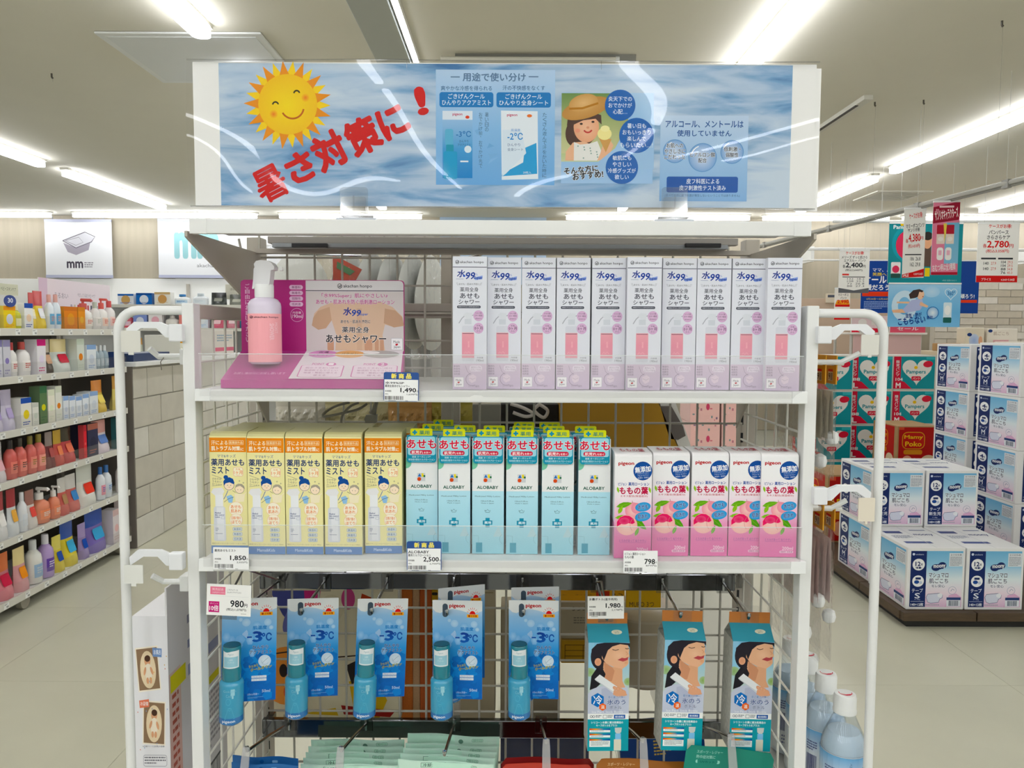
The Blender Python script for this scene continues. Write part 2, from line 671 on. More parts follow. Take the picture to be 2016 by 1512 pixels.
MB().box(-wd * 0.42, wd * 0.62, 0.02, 0.06, 0.005, CZ - o.location.z).build('mounting_plate', mat('plate_grey', '8d8c86', 0.6), o)
o = thing('air_vent', 'square ceiling air vent right of the banner', 'vent', (at(1756, 386, 8.67).x, 8.67, CZ))
for a, b, c, d in ((-0.3, 0.3, -0.3, -0.24), (-0.3, 0.3, 0.24, 0.3), (-0.3, -0.24, -0.24, 0.24), (0.24, 0.3, -0.24, 0.24)):
    MB().box(a, b, c, d, -0.012, 0).build('frame', HOUS, o)
MB().box(-0.24, 0.24, -0.24, 0.24, -0.004, 0).build('grille', mat('vent_grey', '8f8f88', 0.7), o)
for kx in range(7):
    MB().box(-0.24, 0.24, -0.2 + kx * 0.066, -0.18 + kx * 0.066, -0.012, -0.004).build('slat', HOUS, o)
for (px, py, wh) in ((1972, 60, 'at the upper right corner'), (1818, 208, 'above the hanging rail'), (1722, 212, 'right of the banner end'), (102, 158, 'at the upper left')):
    Yh = 1.54 * F / (655 + 0.0045 * (px - 1008) - py)
    p = at(px, py, Yh)
    o = thing('ceiling_hook', 'tiny dark hook with a thread %s of the ceiling' % wh, 'hook', (p.x, Yh, CZ))
    MB().tube([(0, 0, 0), (0, 0, -0.02), (0.006, 0, -0.028)], 0.006, 6).build('hook', pm('5a564c'), o)
    MB().tube([(0.006, 0, -0.028), (0.006, 0, -0.028 - (0.55 if px > 1500 else 0.02))], 0.0006, 4).build('thread', pm('8a877d'), o)

# ================================================================== the display stand in front
CX = -0.017                      # its middle
PF, PR = 1.115, 1.42             # front and rear posts
HW = 0.447
zs = lambda y, Y: at(1008, y, Y).z
SH = thing('display_stand', 'white steel double-sided shop display stand with wire mesh back and sides', 'display stand', (CX, 0, 0))
ztop = zs(600, PF)
# front posts, rear slotted uprights
for s in (-1, 1):
    MB().box(s * HW - 0.0085, s * HW + 0.0085, PF - 0.012, PF + 0.012, 0.05, ztop, 0.0015).build('front_post', WHITE, SH)
    up = MB().box(s * (HW + 0.008) - 0.013, s * (HW + 0.008) + 0.013, PR - 0.004, PR + 0.03, 0.05, zs(470, PR), 0.0015).build('rear_upright', TAUPE, SH)
    for kz in range(34):
        z = 0.35 + kz * 0.033
        MB().box(s * (HW - 0.004) - 0.0022, s * (HW - 0.004) + 0.0022, PR - 0.0046, PR - 0.0038, z, z + 0.018).build('slot', BLACK, up)
    # side frame top bar, side wires
    MB().box(s * HW - 0.0085, s * HW + 0.0085, PF + 0.012, PR - 0.004, ztop - 0.022, ztop - 0.001, 0.0015).build('side_rail', TAUPE, SH)
    gx = s * (HW - 0.001)
    for kv in range(6):
        y = PF + 0.028 + kv * 0.05
        MB().tube([(gx, y, 0.3), (gx, y, ztop - 0.021)], 0.002, 6).build('side_wire', WIRE, SH)
    for kh in range(20):
        z = ztop - 0.085 - kh * 0.05
        MB().tube([(gx - s * 0.004, PF + 0.012, z), (gx - s * 0.004, PR - 0.004, z)], 0.0019, 6).build('side_wire', WIRE, SH)
# back mesh
gy = 1.408
zb = zs(1480, gy)
x0 = at(565, 500, gy).x - CX - 0.05
zt = zs(462, gy)
GRIDW = mat('mesh_wire_coat', 'b9b5aa', 0.4)
for kx in range(18):
    x = x0 + 0.05 * kx
    MB().tube([(x, gy, zb - 0.3), (x, gy, zt)], 0.0021, 6).build('mesh_wire', GRIDW, SH)
zw = zs(508.6, gy)
for kz in range(28):
    z = zw - 0.05 * kz
    MB().tube([(-HW + 0.005, gy + 0.004, z), (HW - 0.005, gy + 0.004, z)], 0.0021, 6).build('mesh_wire', GRIDW, SH)
# beam across behind the upper shelf
MB().box(-HW, HW, 1.424, 1.452, zs(627, 1.424), zs(598, 1.424), 0.002).build('cross_beam', TAUPE, SH)
MB().box(-HW, HW, 1.419, 1.424, zs(618, 1.424), zs(614, 1.424)).build('beam_groove', pm('6d685f'), SH)
# base
MB().box(-HW, HW, PF, PR + 0.35, 0.05, 0.16, 0.004).build('base_plinth', WHITE, SH)

# top shelf (header): front lip, narrow deck, rear channels, clips, brackets
SF = 1.088
lz0, lz1 = zs(462, SF), zs(433.5, SF)
tl, tr = at(373, 447, SF).x - CX, at(1597, 450, SF).x - CX
ts = MB().box(tl, tr, SF, SF + 0.012, lz0, lz1, 0.0012).build('header_shelf', WHITE, SH)
MB().box(tl + 0.003, tr - 0.003, SF + 0.010, SF + 0.14, lz1 - 0.006, lz1 - 0.002).build('deck', WHITE, ts)
for s, e in ((-1, tl), (1, tr)):
    MB().box(min(e, e - s * 0.024), max(e, e - s * 0.024), SF - 0.0012, SF + 0.002, lz0 - 0.0005, lz1 + 0.0005, 0.0006).build('end_cap', WHITE, ts)
yc = 1.36
MB().box(-HW + 0.035, HW - 0.035, yc, yc + 0.02, zs(481, yc), zs(467, yc), 0.0015).build('channel', mat('grey_steel', 'a5a099', 0.5), ts)  # channel in one even mid-grey steel colour
MB().box(-HW + 0.045, HW - 0.055, yc - 0.008, yc + 0.012, zs(490, yc), zs(481.5, yc), 0.001).build('lamp_rail', mat('grey_alu', '8e9296', 0.35, 0.6), ts)
MB().box(-HW, HW, yc + 0.02, yc + 0.04, zs(498, yc), zs(489, yc)).build('rear_beam', TAUPE, ts)
for px in (613, 1381):
    a = at(px, 484, yc)
    MB().box(a.x - CX - 0.031, a.x - CX + 0.031, yc - 0.014, yc - 0.004, a.z - 0.004, a.z + 0.003, 0.001).build('clip', BLACK, ts)
for s in (-1, 1):
    e = s * (HW - 0.005)
    P = [(SF + 0.004, lz0 + 0.004), (SF + 0.004, lz0 - 0.004), (SF + 0.02, lz0 - 0.010), (PR - 0.06, lz0 - 0.092), (PR - 0.03, lz0 - 0.12), (PR - 0.01, lz0 - 0.16), (PR - 0.002, lz0 - 0.16), (PR - 0.002, lz0 + 0.004)]
    MB().prism(P, e - 0.002, e + 0.002, 'x').build('bracket', TAUPE, ts)
# lamp cord from the top shelf
cp = [at(470, 470, 1.34), at(476, 500, 1.34), at(482, 530, 1.34), at(485, 552, 1.34), at(486, 575, 1.35), at(492, 640, 1.40)]
MB().tube([(p.x - CX, p.y, p.z) for p in cp], 0.0022, 6).build('lamp_cord', pm('a59f95'), ts)


def shelf(yt, yb, xl, xr, fence_y, name):
    z1, z0 = zs(yt, SF), zs(yb, SF)
    l, r = at(xl, yt, SF).x - CX, at(xr, yt, SF).x - CX
    o = MB().box(l + 0.006, r - 0.006, SF + 0.012, PR, z1 - 0.012, z1 - 0.0004).build('shelf', WHITE, SH)
    MB().box(l, r, SF, SF + 0.014, z0, z1, 0.0025).build('front_lip', WHITE, o)
    for s, e in ((-1, l), (1, r)):
        MB().box(min(e, e - s * 0.022), max(e, e - s * 0.022), SF - 0.001, SF + 0.006, z0 + 0.0004, z1 + 0.0004, 0.001).build('end_cap', WPLAST, o)
        b = s * (HW - 0.014)
        P = [(SF + 0.02, z1 - 0.012), (SF + 0.02, z0 - 0.002), (PR - 0.07, z0 - 0.022), (PR - 0.035, z0 - 0.05), (PR - 0.004, z0 - 0.075), (PR - 0.004, z1 - 0.012)]
        MB().prism(P, b - 0.0015, b + 0.0015, 'x').build('bracket', TAUPE, o)
    # clear fence standing behind the lip, a little wavy as thin plastic is
    fz = zs(fence_y, SF)
    fl_, fr_ = l + 0.008, r - 0.008

    def wave(u, v):
        x = fl_ + (fr_ - fl_) * u
        return Vector((x, SF - 0.0016 - 0.0022 * (1 - v) * (math.sin(u * 21 + 1.3 * name) + 0.6 * math.sin(u * 47 + 2)) * 0.5 - 0.0012 * v, z0 + 0.008 + (fz - z0 - 0.008) * v))
    me = MB().grid(wave, 90, 8)
    f = me.build('clear_fence', FENCE, o)
    MB().tube([wave(k / 60, 1) for k in range(61)], 0.0005, 5).build('fence_edge', mat('fence_edge', 'dfe4e4', 0.25), f)
    return z1, l, r


Z1, s1l, s1r = shelf(769, 793, 383, 1590, 699, 1)
Z2, s2l, s2r = shelf(1103.5, 1128, 391, 1587, 1035, 2)

# hanging rails (chrome flat bars) with hook brackets
RAILS = []
for yt, yb, name in ((1127, 1160, 'upper'), (1416, 1451, 'lower')):
    ry = 1.385
    z1, z0 = zs(yt, ry), zs(yb, ry)
    o = MB().box(-HW + 0.004, HW - 0.02, ry - 0.006, ry + 0.006, z0, z1, 0.002).build('hanging_bar', mat('bar_chrome', '77797d', 0.09, 1.0, bump=0.05, scale=6), SH)
    RAILS.append((z0, z1, ry))
    for s in (-1, 1):
        MB().box(s * (HW - 0.012) - 0.006, s * (HW - 0.012) + 0.006, ry, PR, z0 + 0.004, z1 - 0.004).build('bar_bracket', STEEL, o)

# side hoops of white tube
for s, px, yt in ((-1, 232, 611), (1, 1741, 617)):
    a = at(px, yt, PF)
    hx = a.x - CX
    zt_ = at(px + s * -60, yt, PF).z
    r = 0.03
    path = [(s * (HW + 0.008), PF, zt_)] + [(hx - s * r + s * r * math.sin(t), PF, zt_ - r + r * math.cos(t)) for t in [k * PI / 12 for k in range(7)]] + [(hx, PF, 0.12)]
    MB().tube(path, 0.0068, 10).build('side_hoop', WHITE, SH)

# ================================================================== goods on the display stand
Z1 += 0.0004
Z2 += 0.0004
BFY = 1.113                      # front of the boxes on the shelves


def carton(name, label, cat, w_, d_, h_, m, pr, loc, rz=0, group=None, bev=0.0008, part='carton'):
    """a folded carton: board body with its printed front"""
    t = thing(name, label, cat, loc, (0, 0, rz), group)
    MB().box(-w_ / 2, w_ / 2, 0, d_, 0, h_, bev).build(part, m, t)
    link('printed_front', pr, None, t)
    return t


def ah_logo(p, x0, y0, x1, y1, col='33353c'):
    """round ah mark followed by the shop name"""
    r = (y1 - y0) * 0.62
    cy = (y0 + y1) / 2 - r * 0.15
    p.ring(x0 + r, cy, r, r * 0.22, col, n=16)
    p.text('ah', x0 + r * 0.45, cy - r * 0.5, x0 + r * 1.95, cy + r * 0.5, col, 0.03)
    p.text('akachan honpo', x0 + r * 2.5, y0, x1, y1, col, 0.012)


def spray_art(p, x0, y0, x1, y1, pink='dd9fac'):
    """small picture of a trigger bottle"""
    w_, h_ = x1 - x0, y1 - y0
    X = lambda u: x0 + u * w_
    Y = lambda v: y0 + v * h_
    p.line([(X(-.25), Y(.22)), (X(.0), Y(.12)), (X(.3), Y(.05)), (X(.85), Y(.06)), (X(1.2), Y(.03))], h_ * .018, 'a8abb3')
    p.poly([(X(.1), Y(.05)), (X(.35), Y(0)), (X(.85), Y(.01)), (X(.8), Y(.13)), (X(.35), Y(.12))], 'd9dce2')
    p.rect(X(.22), Y(.13), X(.78), Y(.24), 'cfd3da')
    p.rect(X(0), Y(.27), X(1), Y(1), 'd5d7df', w_ * .14)
    p.grad(X(.0), Y(.41), X(1), Y(.93), 'e0a9b1', pink, 'dba4af')
    p.rect(X(.05), Y(.425), X(.95), Y(.435), '5a4450')


def made(p, x0, y0, x1, y1):
    p.frame(x0, y0, x1, y1, 'b9b9c0', (x1 - x0) * .03, 'f7f5f7', (x1 - x0) * .08)
    w_, h_ = x1 - x0, y1 - y0
    p.text('Made', x0 + w_ * .2, y0 + h_ * .2, x0 + w_ * .75, y0 + h_ * .42, '555560')
    p.ell(x0 + w_ * .48, y0 + h_ * .54, w_ * .12, h_ * .08, 'b8323f', -20, 12)
    p.text('Japan', x0 + w_ * .22, y0 + h_ * .62, x0 + w_ * .78, y0 + h_ * .88, '555560')


def p_lotion():
    p = Print((902, 318, 1165, 1340), 0.0485, 0.189)
    p.rect(902, 318, 1165, 1340, 'dfe1e8')
    p.grad(902, 1140, 1165, 1340, 'd8cad9', 'cdbfd2')
    p.rect(902, 396, 1165, 401, '3c3f52')
    ah_logo(p, 922, 350, 1140, 374)
    p.text('水', 938, 420, 1000, 475, '23367e', 0.03, shear=0.15)
    p.ell(990, 465, 10, 9, '4663b4')
    p.text('99', 1002, 438, 1072, 490, '27408f', 0.03, shear=0.2)
    p.text('%', 1075, 445, 1095, 462, '8f9cc8')
    p.poly([(1062, 478), (1132, 462), (1130, 490), (1075, 497)], '8ea2d6')
    p.text('Super', 1066, 468, 1130, 495, '24408f', 0.03, shear=0.2)
    p.rect(928, 487, 985, 490, '8b93b0')
    p.text('あせも・肌あれ予防に', 950, 520, 1108, 536, '4b4e5a')
    for x, s in ((930, 1), (938, 1), (1120, -1), (1128, -1)):
        p.line([(x, 515), (x + s * 10, 538)], 1.5, '7a7d88')
    p.text('薬用全身', 958, 552, 1100, 587, '3a3d49', 0.008)
    p.text('あせも', 958, 597, 1106, 637, '343744', 0.018)
    p.text('シャワー', 948, 647, 1108, 682, '343744', 0.018)
    p.rect(935, 692, 1118, 713, '4a4d58', 10)
    p.text('細胞水99%以上使用(抽出成分)', 945, 697, 1108, 708, 'd8dae2')
    spray_art(p, 973, 745, 1068, 1122)
    p.text('SHOWER', 1002, 985, 1048, 996, 'f4c9cf', rot=90)
    p.line([(988, 1062), (1000, 1048), (1012, 1060), (1026, 1046), (1040, 1062)], 2, 'f3c6ce')
    for cy, a, b, c in ((770, 'ももの葉', 'エキス配合', '(保湿成分)'), (866, '生後', '0ヶ月', 'から')):
        p.ell(1101, cy, 40, 42, 'd9bfd6', rim='cfb0cd')
        big = b == '0ヶ月'
        p.text(a, 1101 - (15 if big else 24), cy - 27, 1101 + (15 if big else 24), cy - 14, '5c4560')
        p.text(b, 1101 - 30, cy - (12 if big else 8), 1101 + 30, cy + (12 if big else 5), '4d3852', 0.01)
        p.text(c, 1101 - (14 if big else 25), cy + 16, 1101 + (14 if big else 25), cy + 27, '5c4560')
    p.text('内容量', 1090, 1087, 1138, 1099, '73757f')
    p.text('190ml', 1085, 1106, 1140, 1123, '73757f')
    for i, s in enumerate(('無香料', '無着色', '弱酸性', '低刺激')):
        p.text(s, 910, 1152 + i * 20, 958, 1168 + i * 20, '84788a')
    made(p, 910, 1243, 988, 1322)
    p.ring(1052, 1262, 50, 4, '9c8fa0', 60, 260)
    p.line([(1000, 1155), (1015, 1200), (1040, 1225)], 2.5, '9c8fa0')
    p.poly([(1025, 1240), (1060, 1222), (1085, 1240), (1080, 1275), (1048, 1290), (1028, 1270)], 'e3d5e0')
    p.line([(1030, 1250), (1055, 1262), (1078, 1250)], 2, 'a294a5')
    p.rect(1032, 1153, 1130, 1200, 'e8dfea', 20)
    p.text('逆さにしても', 1045, 1160, 1118, 1175, '8d8092')
    p.text('スプレーできる', 1040, 1180, 1124, 1195, '8d8092')
    p.text('ラクラク操作!', 1022, 1306, 1108, 1324, '84788a')
    return p.mesh('lotion_print')


PL = p_lotion()
LOTM = mat('white_carton_board', 'e2e3e9', 0.45)
px = [892, 959.5, 1026.6, 1094.5, 1162.5, 1232.7, 1301.8, 1369.6, 1436.7, 1506.5, 1575.6]
proto = None
for i in range(10):
    near = i in (0, 5, 9)
    fy = BFY - (0.012 if near else 0)
    x = at((px[i] + px[i + 1]) / 2 - 1, 740, fy).x
    lab = 'tall white carton picturing a pink spray bottle, %s of ten' % nth(i, 10)
    if proto is None:
        proto = carton('lotion_carton', lab, 'carton', 0.0485, 0.05, 0.189, LOTM, PL, (x, fy, Z1), 0.0, 'white lotion cartons on the upper shelf')
        MB().box(-0.0243, 0.0243, 0.002, 0.0499, 0.1889, 0.1894).build('lid_flap', LOTM, proto)
    else:
        dup(proto, lab, (x, fy, Z1), (0, 0, random.uniform(-0.012, 0.012)))


def p_mist():
    p = Print((748, 312, 1065, 1333), 0.0545, 0.174)
    p.rect(748, 312, 1065, 1333, 'ece6b5')
    p.rect(748, 325, 1062, 450, 'e0912f')
    p.text('汗による', 765, 350, 905, 388, 'faf0d8', 0.02)
    p.frame(915, 348, 1040, 386, 'f6e4c0', 3, 'e0912f', 3)
    p.text('医薬部外品', 922, 356, 1032, 378, 'f6e4c0', 0.02)
    p.text('肌トラブル対策', 765, 398, 1010, 437, 'fbf3e0', 0.04)
    p.text('に', 1015, 412, 1040, 436, 'fbf3e0', 0.03)
    p.text('ママ&キッズ', 815, 470, 972, 498, '6d7f96', 0.012)
    p.text('薬用あせも', 762, 508, 1042, 568, '1f3763', 0.03)
    p.text('ミスト', 765, 578, 912, 636, '1f3763', 0.03)
    p.frame(948, 580, 1032, 660, 'e0a39a', 2.5, 'f6f0d8', 18)
    p.text('生後', 970, 590, 1010, 606, 'd9924e')
    p.text('1ヶ月', 955, 610, 1026, 643, 'de8741', 0.012)
    p.text('から', 978, 647, 1002, 656, 'd9924e')
    for i, s in enumerate(('さわやか', 'うるおい', 'ローション')):
        p.text(s, 768, 674 + i * 23, 846, 692 + i * 23, '4d5666', rot=3)
    p.line([(765, 648), (850, 678)], 2.5, '4d5666')
    p.line([(765, 745), (850, 735)], 2.5, '4d5666')
    # mother and baby line drawing
    p.ell(910, 735, 44, 50, 'f7e6cf')
    p.poly([(866, 745), (862, 705), (880, 678), (915, 668), (945, 682), (957, 715), (952, 730), (915, 712), (880, 722)], '1c4c8c')
    p.ell(884, 668, 20, 18, '1c4c8c')
    p.ring(910, 735, 45, 3, '3b3f4c', -10, 190)
    for ex in (898, 925):
        p.ell(ex, 738, 3.5, 3.5, '3b3f4c', n=8)
    p.ring(912, 748, 9, 2.5, 'c0614f', 20, 160, 8)
    p.ell(1000, 770, 40, 38, 'f7e6cf')
    p.poly([(962, 760), (968, 735), (990, 724), (1020, 726), (1040, 745), (1044, 770), (1030, 760), (1005, 742), (980, 750)], 'a9a293')
    p.ring(1000, 770, 40, 2.5, '3b3f4c', -20, 200)
    p.ell(985, 775, 3, 3, '3b3f4c', n=8)
    p.ell(1010, 777, 3, 3, '3b3f4c', n=8)
    p.poly([(955, 810), (1045, 815), (1035, 880), (965, 885)], 'f3ead0')
    p.line([(1035, 818), (1058, 800)], 7, 'f3ead0')
    p.line([(900, 785), (880, 830), (862, 860)], 5, '3c69a5')
    p.line([(940, 785), (965, 800)], 3, '3b3f4c')
    p.poly([(885, 835), (925, 820), (945, 840), (935, 890), (905, 890)], '9cc0de')
    p.line([(865, 885), (905, 855), (950, 840)], 3, '3b3f4c')
    for sx, sy in ((1000, 700), (1033, 716)):
        p.line([(sx - 8, sy), (sx + 8, sy)], 2, '4d5666')
        p.line([(sx, sy - 8), (sx, sy + 8)], 2, '4d5666')
    # bottle picture
    p.poly([(755, 800), (775, 765), (850, 758), (870, 790), (850, 830), (790, 830)], 'e9e9ea')
    p.rect(790, 820, 858, 925, 'eceef0', 6)
    p.poly([(776, 935), (790, 922), (860, 922), (874, 935), (878, 1215), (868, 1226), (782, 1226), (772, 1215)], 'd9dce2')
    p.poly([(800, 930), (860, 930), (862, 1215), (806, 1215)], 'e6e8ec')
    for i, s in enumerate(('Medical', 'Skin control', 'Lotion')):
        p.text(s, 786, 972 + i * 18, 786 + (48, 78, 40)[i], 986 + i * 18, '2e4375', 0.02)
    p.frame(838, 1012, 868, 1032, '8b93a8', 2, 'e6e8ec', 4)
    p.lines(788, 1110, 815, 1142, 3, '7c8499', 5)
    p.lines(788, 1158, 862, 1168, 1, '7c8499', 6)
    for cy, r, a, b in ((943, 61, 'あせも', '肌あれ'), (1040, 54, '日焼け後の', 'ほてり')):
        p.ell(966, cy, r + 1, r + 1, 'e9b49a')
        p.ell(966, cy, r - 1, r - 1, 'f7f1df')
        p.text(a, 966 - r * .72, cy - 32, 966 + r * .72, cy - 4, 'dd8237', 0.012)
        p.text(b, 966 - r * .72, cy + 4, 966 + r * .72, cy + 33, 'dd8237', 0.012)
    for i, s in enumerate(('無香料', '無着色', '低刺激')):
        y = 1104 + i * 43
        p.frame(935, y, 1016, y + 34, '8ba3c4', 2.5, 'dfe3dc', 10)
        p.text(s, 944, y + 6, 1007, y + 28, '5d7ba8', 0.01)
    p.text('薬用スキンコントロールローション 100ml', 755, 1240, 1045, 1254, '8c8a72')
    p.rect(748, 1265, 1065, 1333, '5c80b4')
    p.text('Mama&Kids', 822, 1286, 975, 1311, 'cfdcee', 0.012)
    return p.mesh('mist_print')


PMI = p_mist()
MISTM = mat('cream_yellow_board', 'e3dda6', 0.45)
MISTT = mat('olive_cream_board', 'cfc98f', 0.45)


def mist_box(label, loc, rz):
    t = thing('mist_carton', label, 'carton', loc, (0, 0, rz), 'yellow mist cartons on the lower shelf')
    w_, d_, h_ = 0.0545, 0.053, 0.174
    MB().box(-w_ / 2, w_ / 2, 0.0, d_, 0, h_ - 0.004, 0.0006).build('carton', MISTM, t)
    prof = [(0.0002, h_ - 0.005), (0.0005, h_ - 0.001), (0.003, h_ + 0.0035), (0.008, h_ + 0.006), (d_, h_ + 0.0075), (d_, h_ - 0.005)]
    MB().prism(prof, -w_ / 2, w_ / 2, 'x').build('rounded_lid', MISTT, t)
    link('printed_front', PMI, None, t)
    return t


px = [413, 488.4, 563, 639.5, 716.9]
proto = None
for row in (0, 1):
    for i in range(5):
        fy = BFY + row * 0.056 + (0.004, 0, 0, 0, 0.006)[i]
        x = at(px[i] + 37 + (row * -1), 1050, BFY).x + (row * (0.012, 0.008, 0.006, 0.004, 0.01)[i])
        lab = ('yellow mist carton with orange band, %s in the front row of five' if row == 0 else 'yellow mist carton mostly hidden, %s in the back row of five') % nth(i, 5)
        rz = random.uniform(-0.02, 0.01)
        if proto is None:
            proto = mist_box(lab, (x, fy, Z2), rz)
        else:
            dup(proto, lab, (x, fy, Z2), (0, 0, rz))


def p_milk():
    p = Print((930, 322, 1205, 1343), 0.0468, 0.172)
    p.rect(930, 322, 1205, 790, 'eceeee')
    p.grad(930, 786, 1205, 1343, 'bfe3ef', 'b3dbe7', '9accd9')
    p.poly([(930, 500), (930, 595)] + [(930 + 48 * math.cos(math.radians(a)), 548 + 48 * math.sin(math.radians(a))) for a in range(80, -81, -16)], '86c6ab')
    p.rect(1028, 637, 1098, 708, 'cfd3d6')
    p.poly([(1032, 668), (1048, 638), (1064, 668)], '3f74b8')
    p.rect(1066, 638, 1082, 670, 'e6d53a')
    p.rect(1082, 655, 1098, 672, '2b6b4a')
    p.ell(1045, 690, 17, 17, 'cc5a2a')
    p.text('ALOBABY', 972, 740, 1155, 767, '22574a', 0.035)
    p.text('Medicated Milky Lotion', 955, 826, 1172, 842, '4c6670')
    p.text('150mL/5.0fl.oz.', 1005, 868, 1120, 880, '4c6670')
    p.text('Made in Japan', 1008, 888, 1118, 900, '4c6670')
    p.line([(1040, 955), (1048, 974), (1080, 974), (1087, 955), (1075, 962), (1064, 947), (1053, 962), (1040, 955)], 3, '3d565f')
    p.rect(1046, 1024, 1082, 1106, '1f8aa5')
    p.rect(1023, 1046, 1105, 1084, '1f8aa5')
    p.text('薬用', 1036, 1054, 1094, 1077, 'dff2f6', 0.03)
    p.poly([(1112, 1190), (1158, 1095), (1196, 1188)], 'b9d5dc')
    p.rect(963, 1243, 1018, 1330, '3c93aa')
    p.ring(1215, 1210, 48, 2.5, '7fa9b6', 120, 240)
    p.line([(935, 1180), (985, 1182), (985, 1243)], 2.5, '7fa9b6')
    return p.mesh('milk_print')


def p_tag():
    p = Print((943, 250, 1198, 547), 0.0436, 0.0505, 0.00002)
    p.rect(975, 252, 1165, 330, 'd6da3a', 10)
    p.rect(1005, 263, 1021, 304, '2a8ca8')
    p.rect(993, 275, 1034, 292, '2a8ca8')
    p.text('薬用', 1052, 268, 1138, 304, '2c7a6e', 0.02)
    p.rect(943, 312, 1198, 547, '2b8fa8', 24)
    p.rect(953, 320, 1190, 482, 'a9d5e0', 18)
    p.text('あせも', 946, 345, 1196, 422, 'c8234f', 0.035, out=('f5f5f2', 0.075))
    p.rect(973, 438, 1160, 476, 'c5304f', 18)
    p.text('肌荒れ', 985, 444, 1085, 471, 'fbeff0', 0.03)
    p.text('を防ぐ', 1090, 450, 1150, 469, 'fbeff0', 0.02)
    p.text('国産 オーガニック*', 990, 489, 1150, 505, 'd7eef2', 0.01)
    p.text('有効成分配合ミルクローション', 958, 512, 1185, 529, 'd7eef2', 0.01)
    p.rect(985, 537, 1160, 539, '9fd0dc')
    return p.mesh('tag_print')


PMK, PTG = p_milk(), p_tag()
MILKM = mat('pale_teal_board', 'bfe0e8', 0.4)
TEAL = pm('2b8fa8')


def milk_box(label, loc, rz):
    t = thing('milk_lotion_carton', label, 'carton', loc, (0, 0, rz), 'milky lotion cartons with hang tags')
    w_, d_, h_ = 0.0468, 0.046, 0.172
    MB().box(-w_ / 2, w_ / 2, 0, d_, 0, h_, 0.0015).build('carton', MILKM, t)
    link('printed_front', PMK, None, t)
    tg = MB().prism(rrect(-0.0215, h_ - 0.037, 0.0215, h_ + 0.0015, 0.004), -0.0022, -0.0012).build('hang_tag', TEAL, t)
    link('printed_tag', PTG, None, tg, (0, -0.0022, h_ - 0.037))
    yt_ = MB().prism(rrect(-0.0160, h_ - 0.004, 0.0160, h_ + 0.0134, 0.002), -0.0012, -0.0006).build('tag_tab', pm('d6da3a'), tg)
    MB().prism([(-0.0225, h_ - 0.006), (0.0225, h_ - 0.006), (0.0225, h_ + 0.003), (-0.0225, h_ + 0.003)], 0.004, 0.006).build('tag_loop', TEAL, tg)
    return t


px = [796.7, 861.5, 928, 995, 1065, 1136.5]
proto = None
dep = (3, 2, 2, 3, 3, 2)
for row in range(3):
    for i in range(6):
        if row >= dep[i]:
            continue
        fy = BFY + 0.004 + row * 0.048 + (0.010, 0.004, 0.003, 0.002, 0, 0)[i] + row * (0.01 if i == 0 else 0.0)
        x = at(px[i] + 32.5, 1050, BFY + 0.004).x + row * (0.011, 0.013, 0.008, 0.002, -0.004, -0.009)[i]
        lab = 'white and pale teal lotion carton with red-lettered tag, %s, %s row' % (nth(i, 6), ('front', 'second', 'third')[row])
        rz = random.uniform(-0.02, 0.02)
        if proto is None:
            proto = milk_box(lab, (x, fy, Z2), rz)
        else:
            dup(proto, lab, (x, fy, Z2), (0, 0, rz))


def leaf(p, x0, y0, x1, y1, wd, col, vein='a5c860'):
    mx, my = (x0 + x1) / 2, (y0 + y1) / 2
    dx, dy = x1 - x0, y1 - y0
    d = math.hypot(dx, dy)
    nx, ny = -dy / d * wd, dx / d * wd
    p.poly([(x0, y0), (x0 + dx * .25 + nx * .8, y0 + dy * .25 + ny * .8), (mx + nx, my + ny), (x0 + dx * .78 + nx * .6, y0 + dy * .78 + ny * .6), (x1, y1),
            (x0 + dx * .78 - nx * .6, y0 + dy * .78 - ny * .6), (mx - nx, my - ny), (x0 + dx * .25 - nx * .8, y0 + dy * .25 - ny * .8)], col)
    p.line([(x0, y0), (x1, y1)], 2, vein)


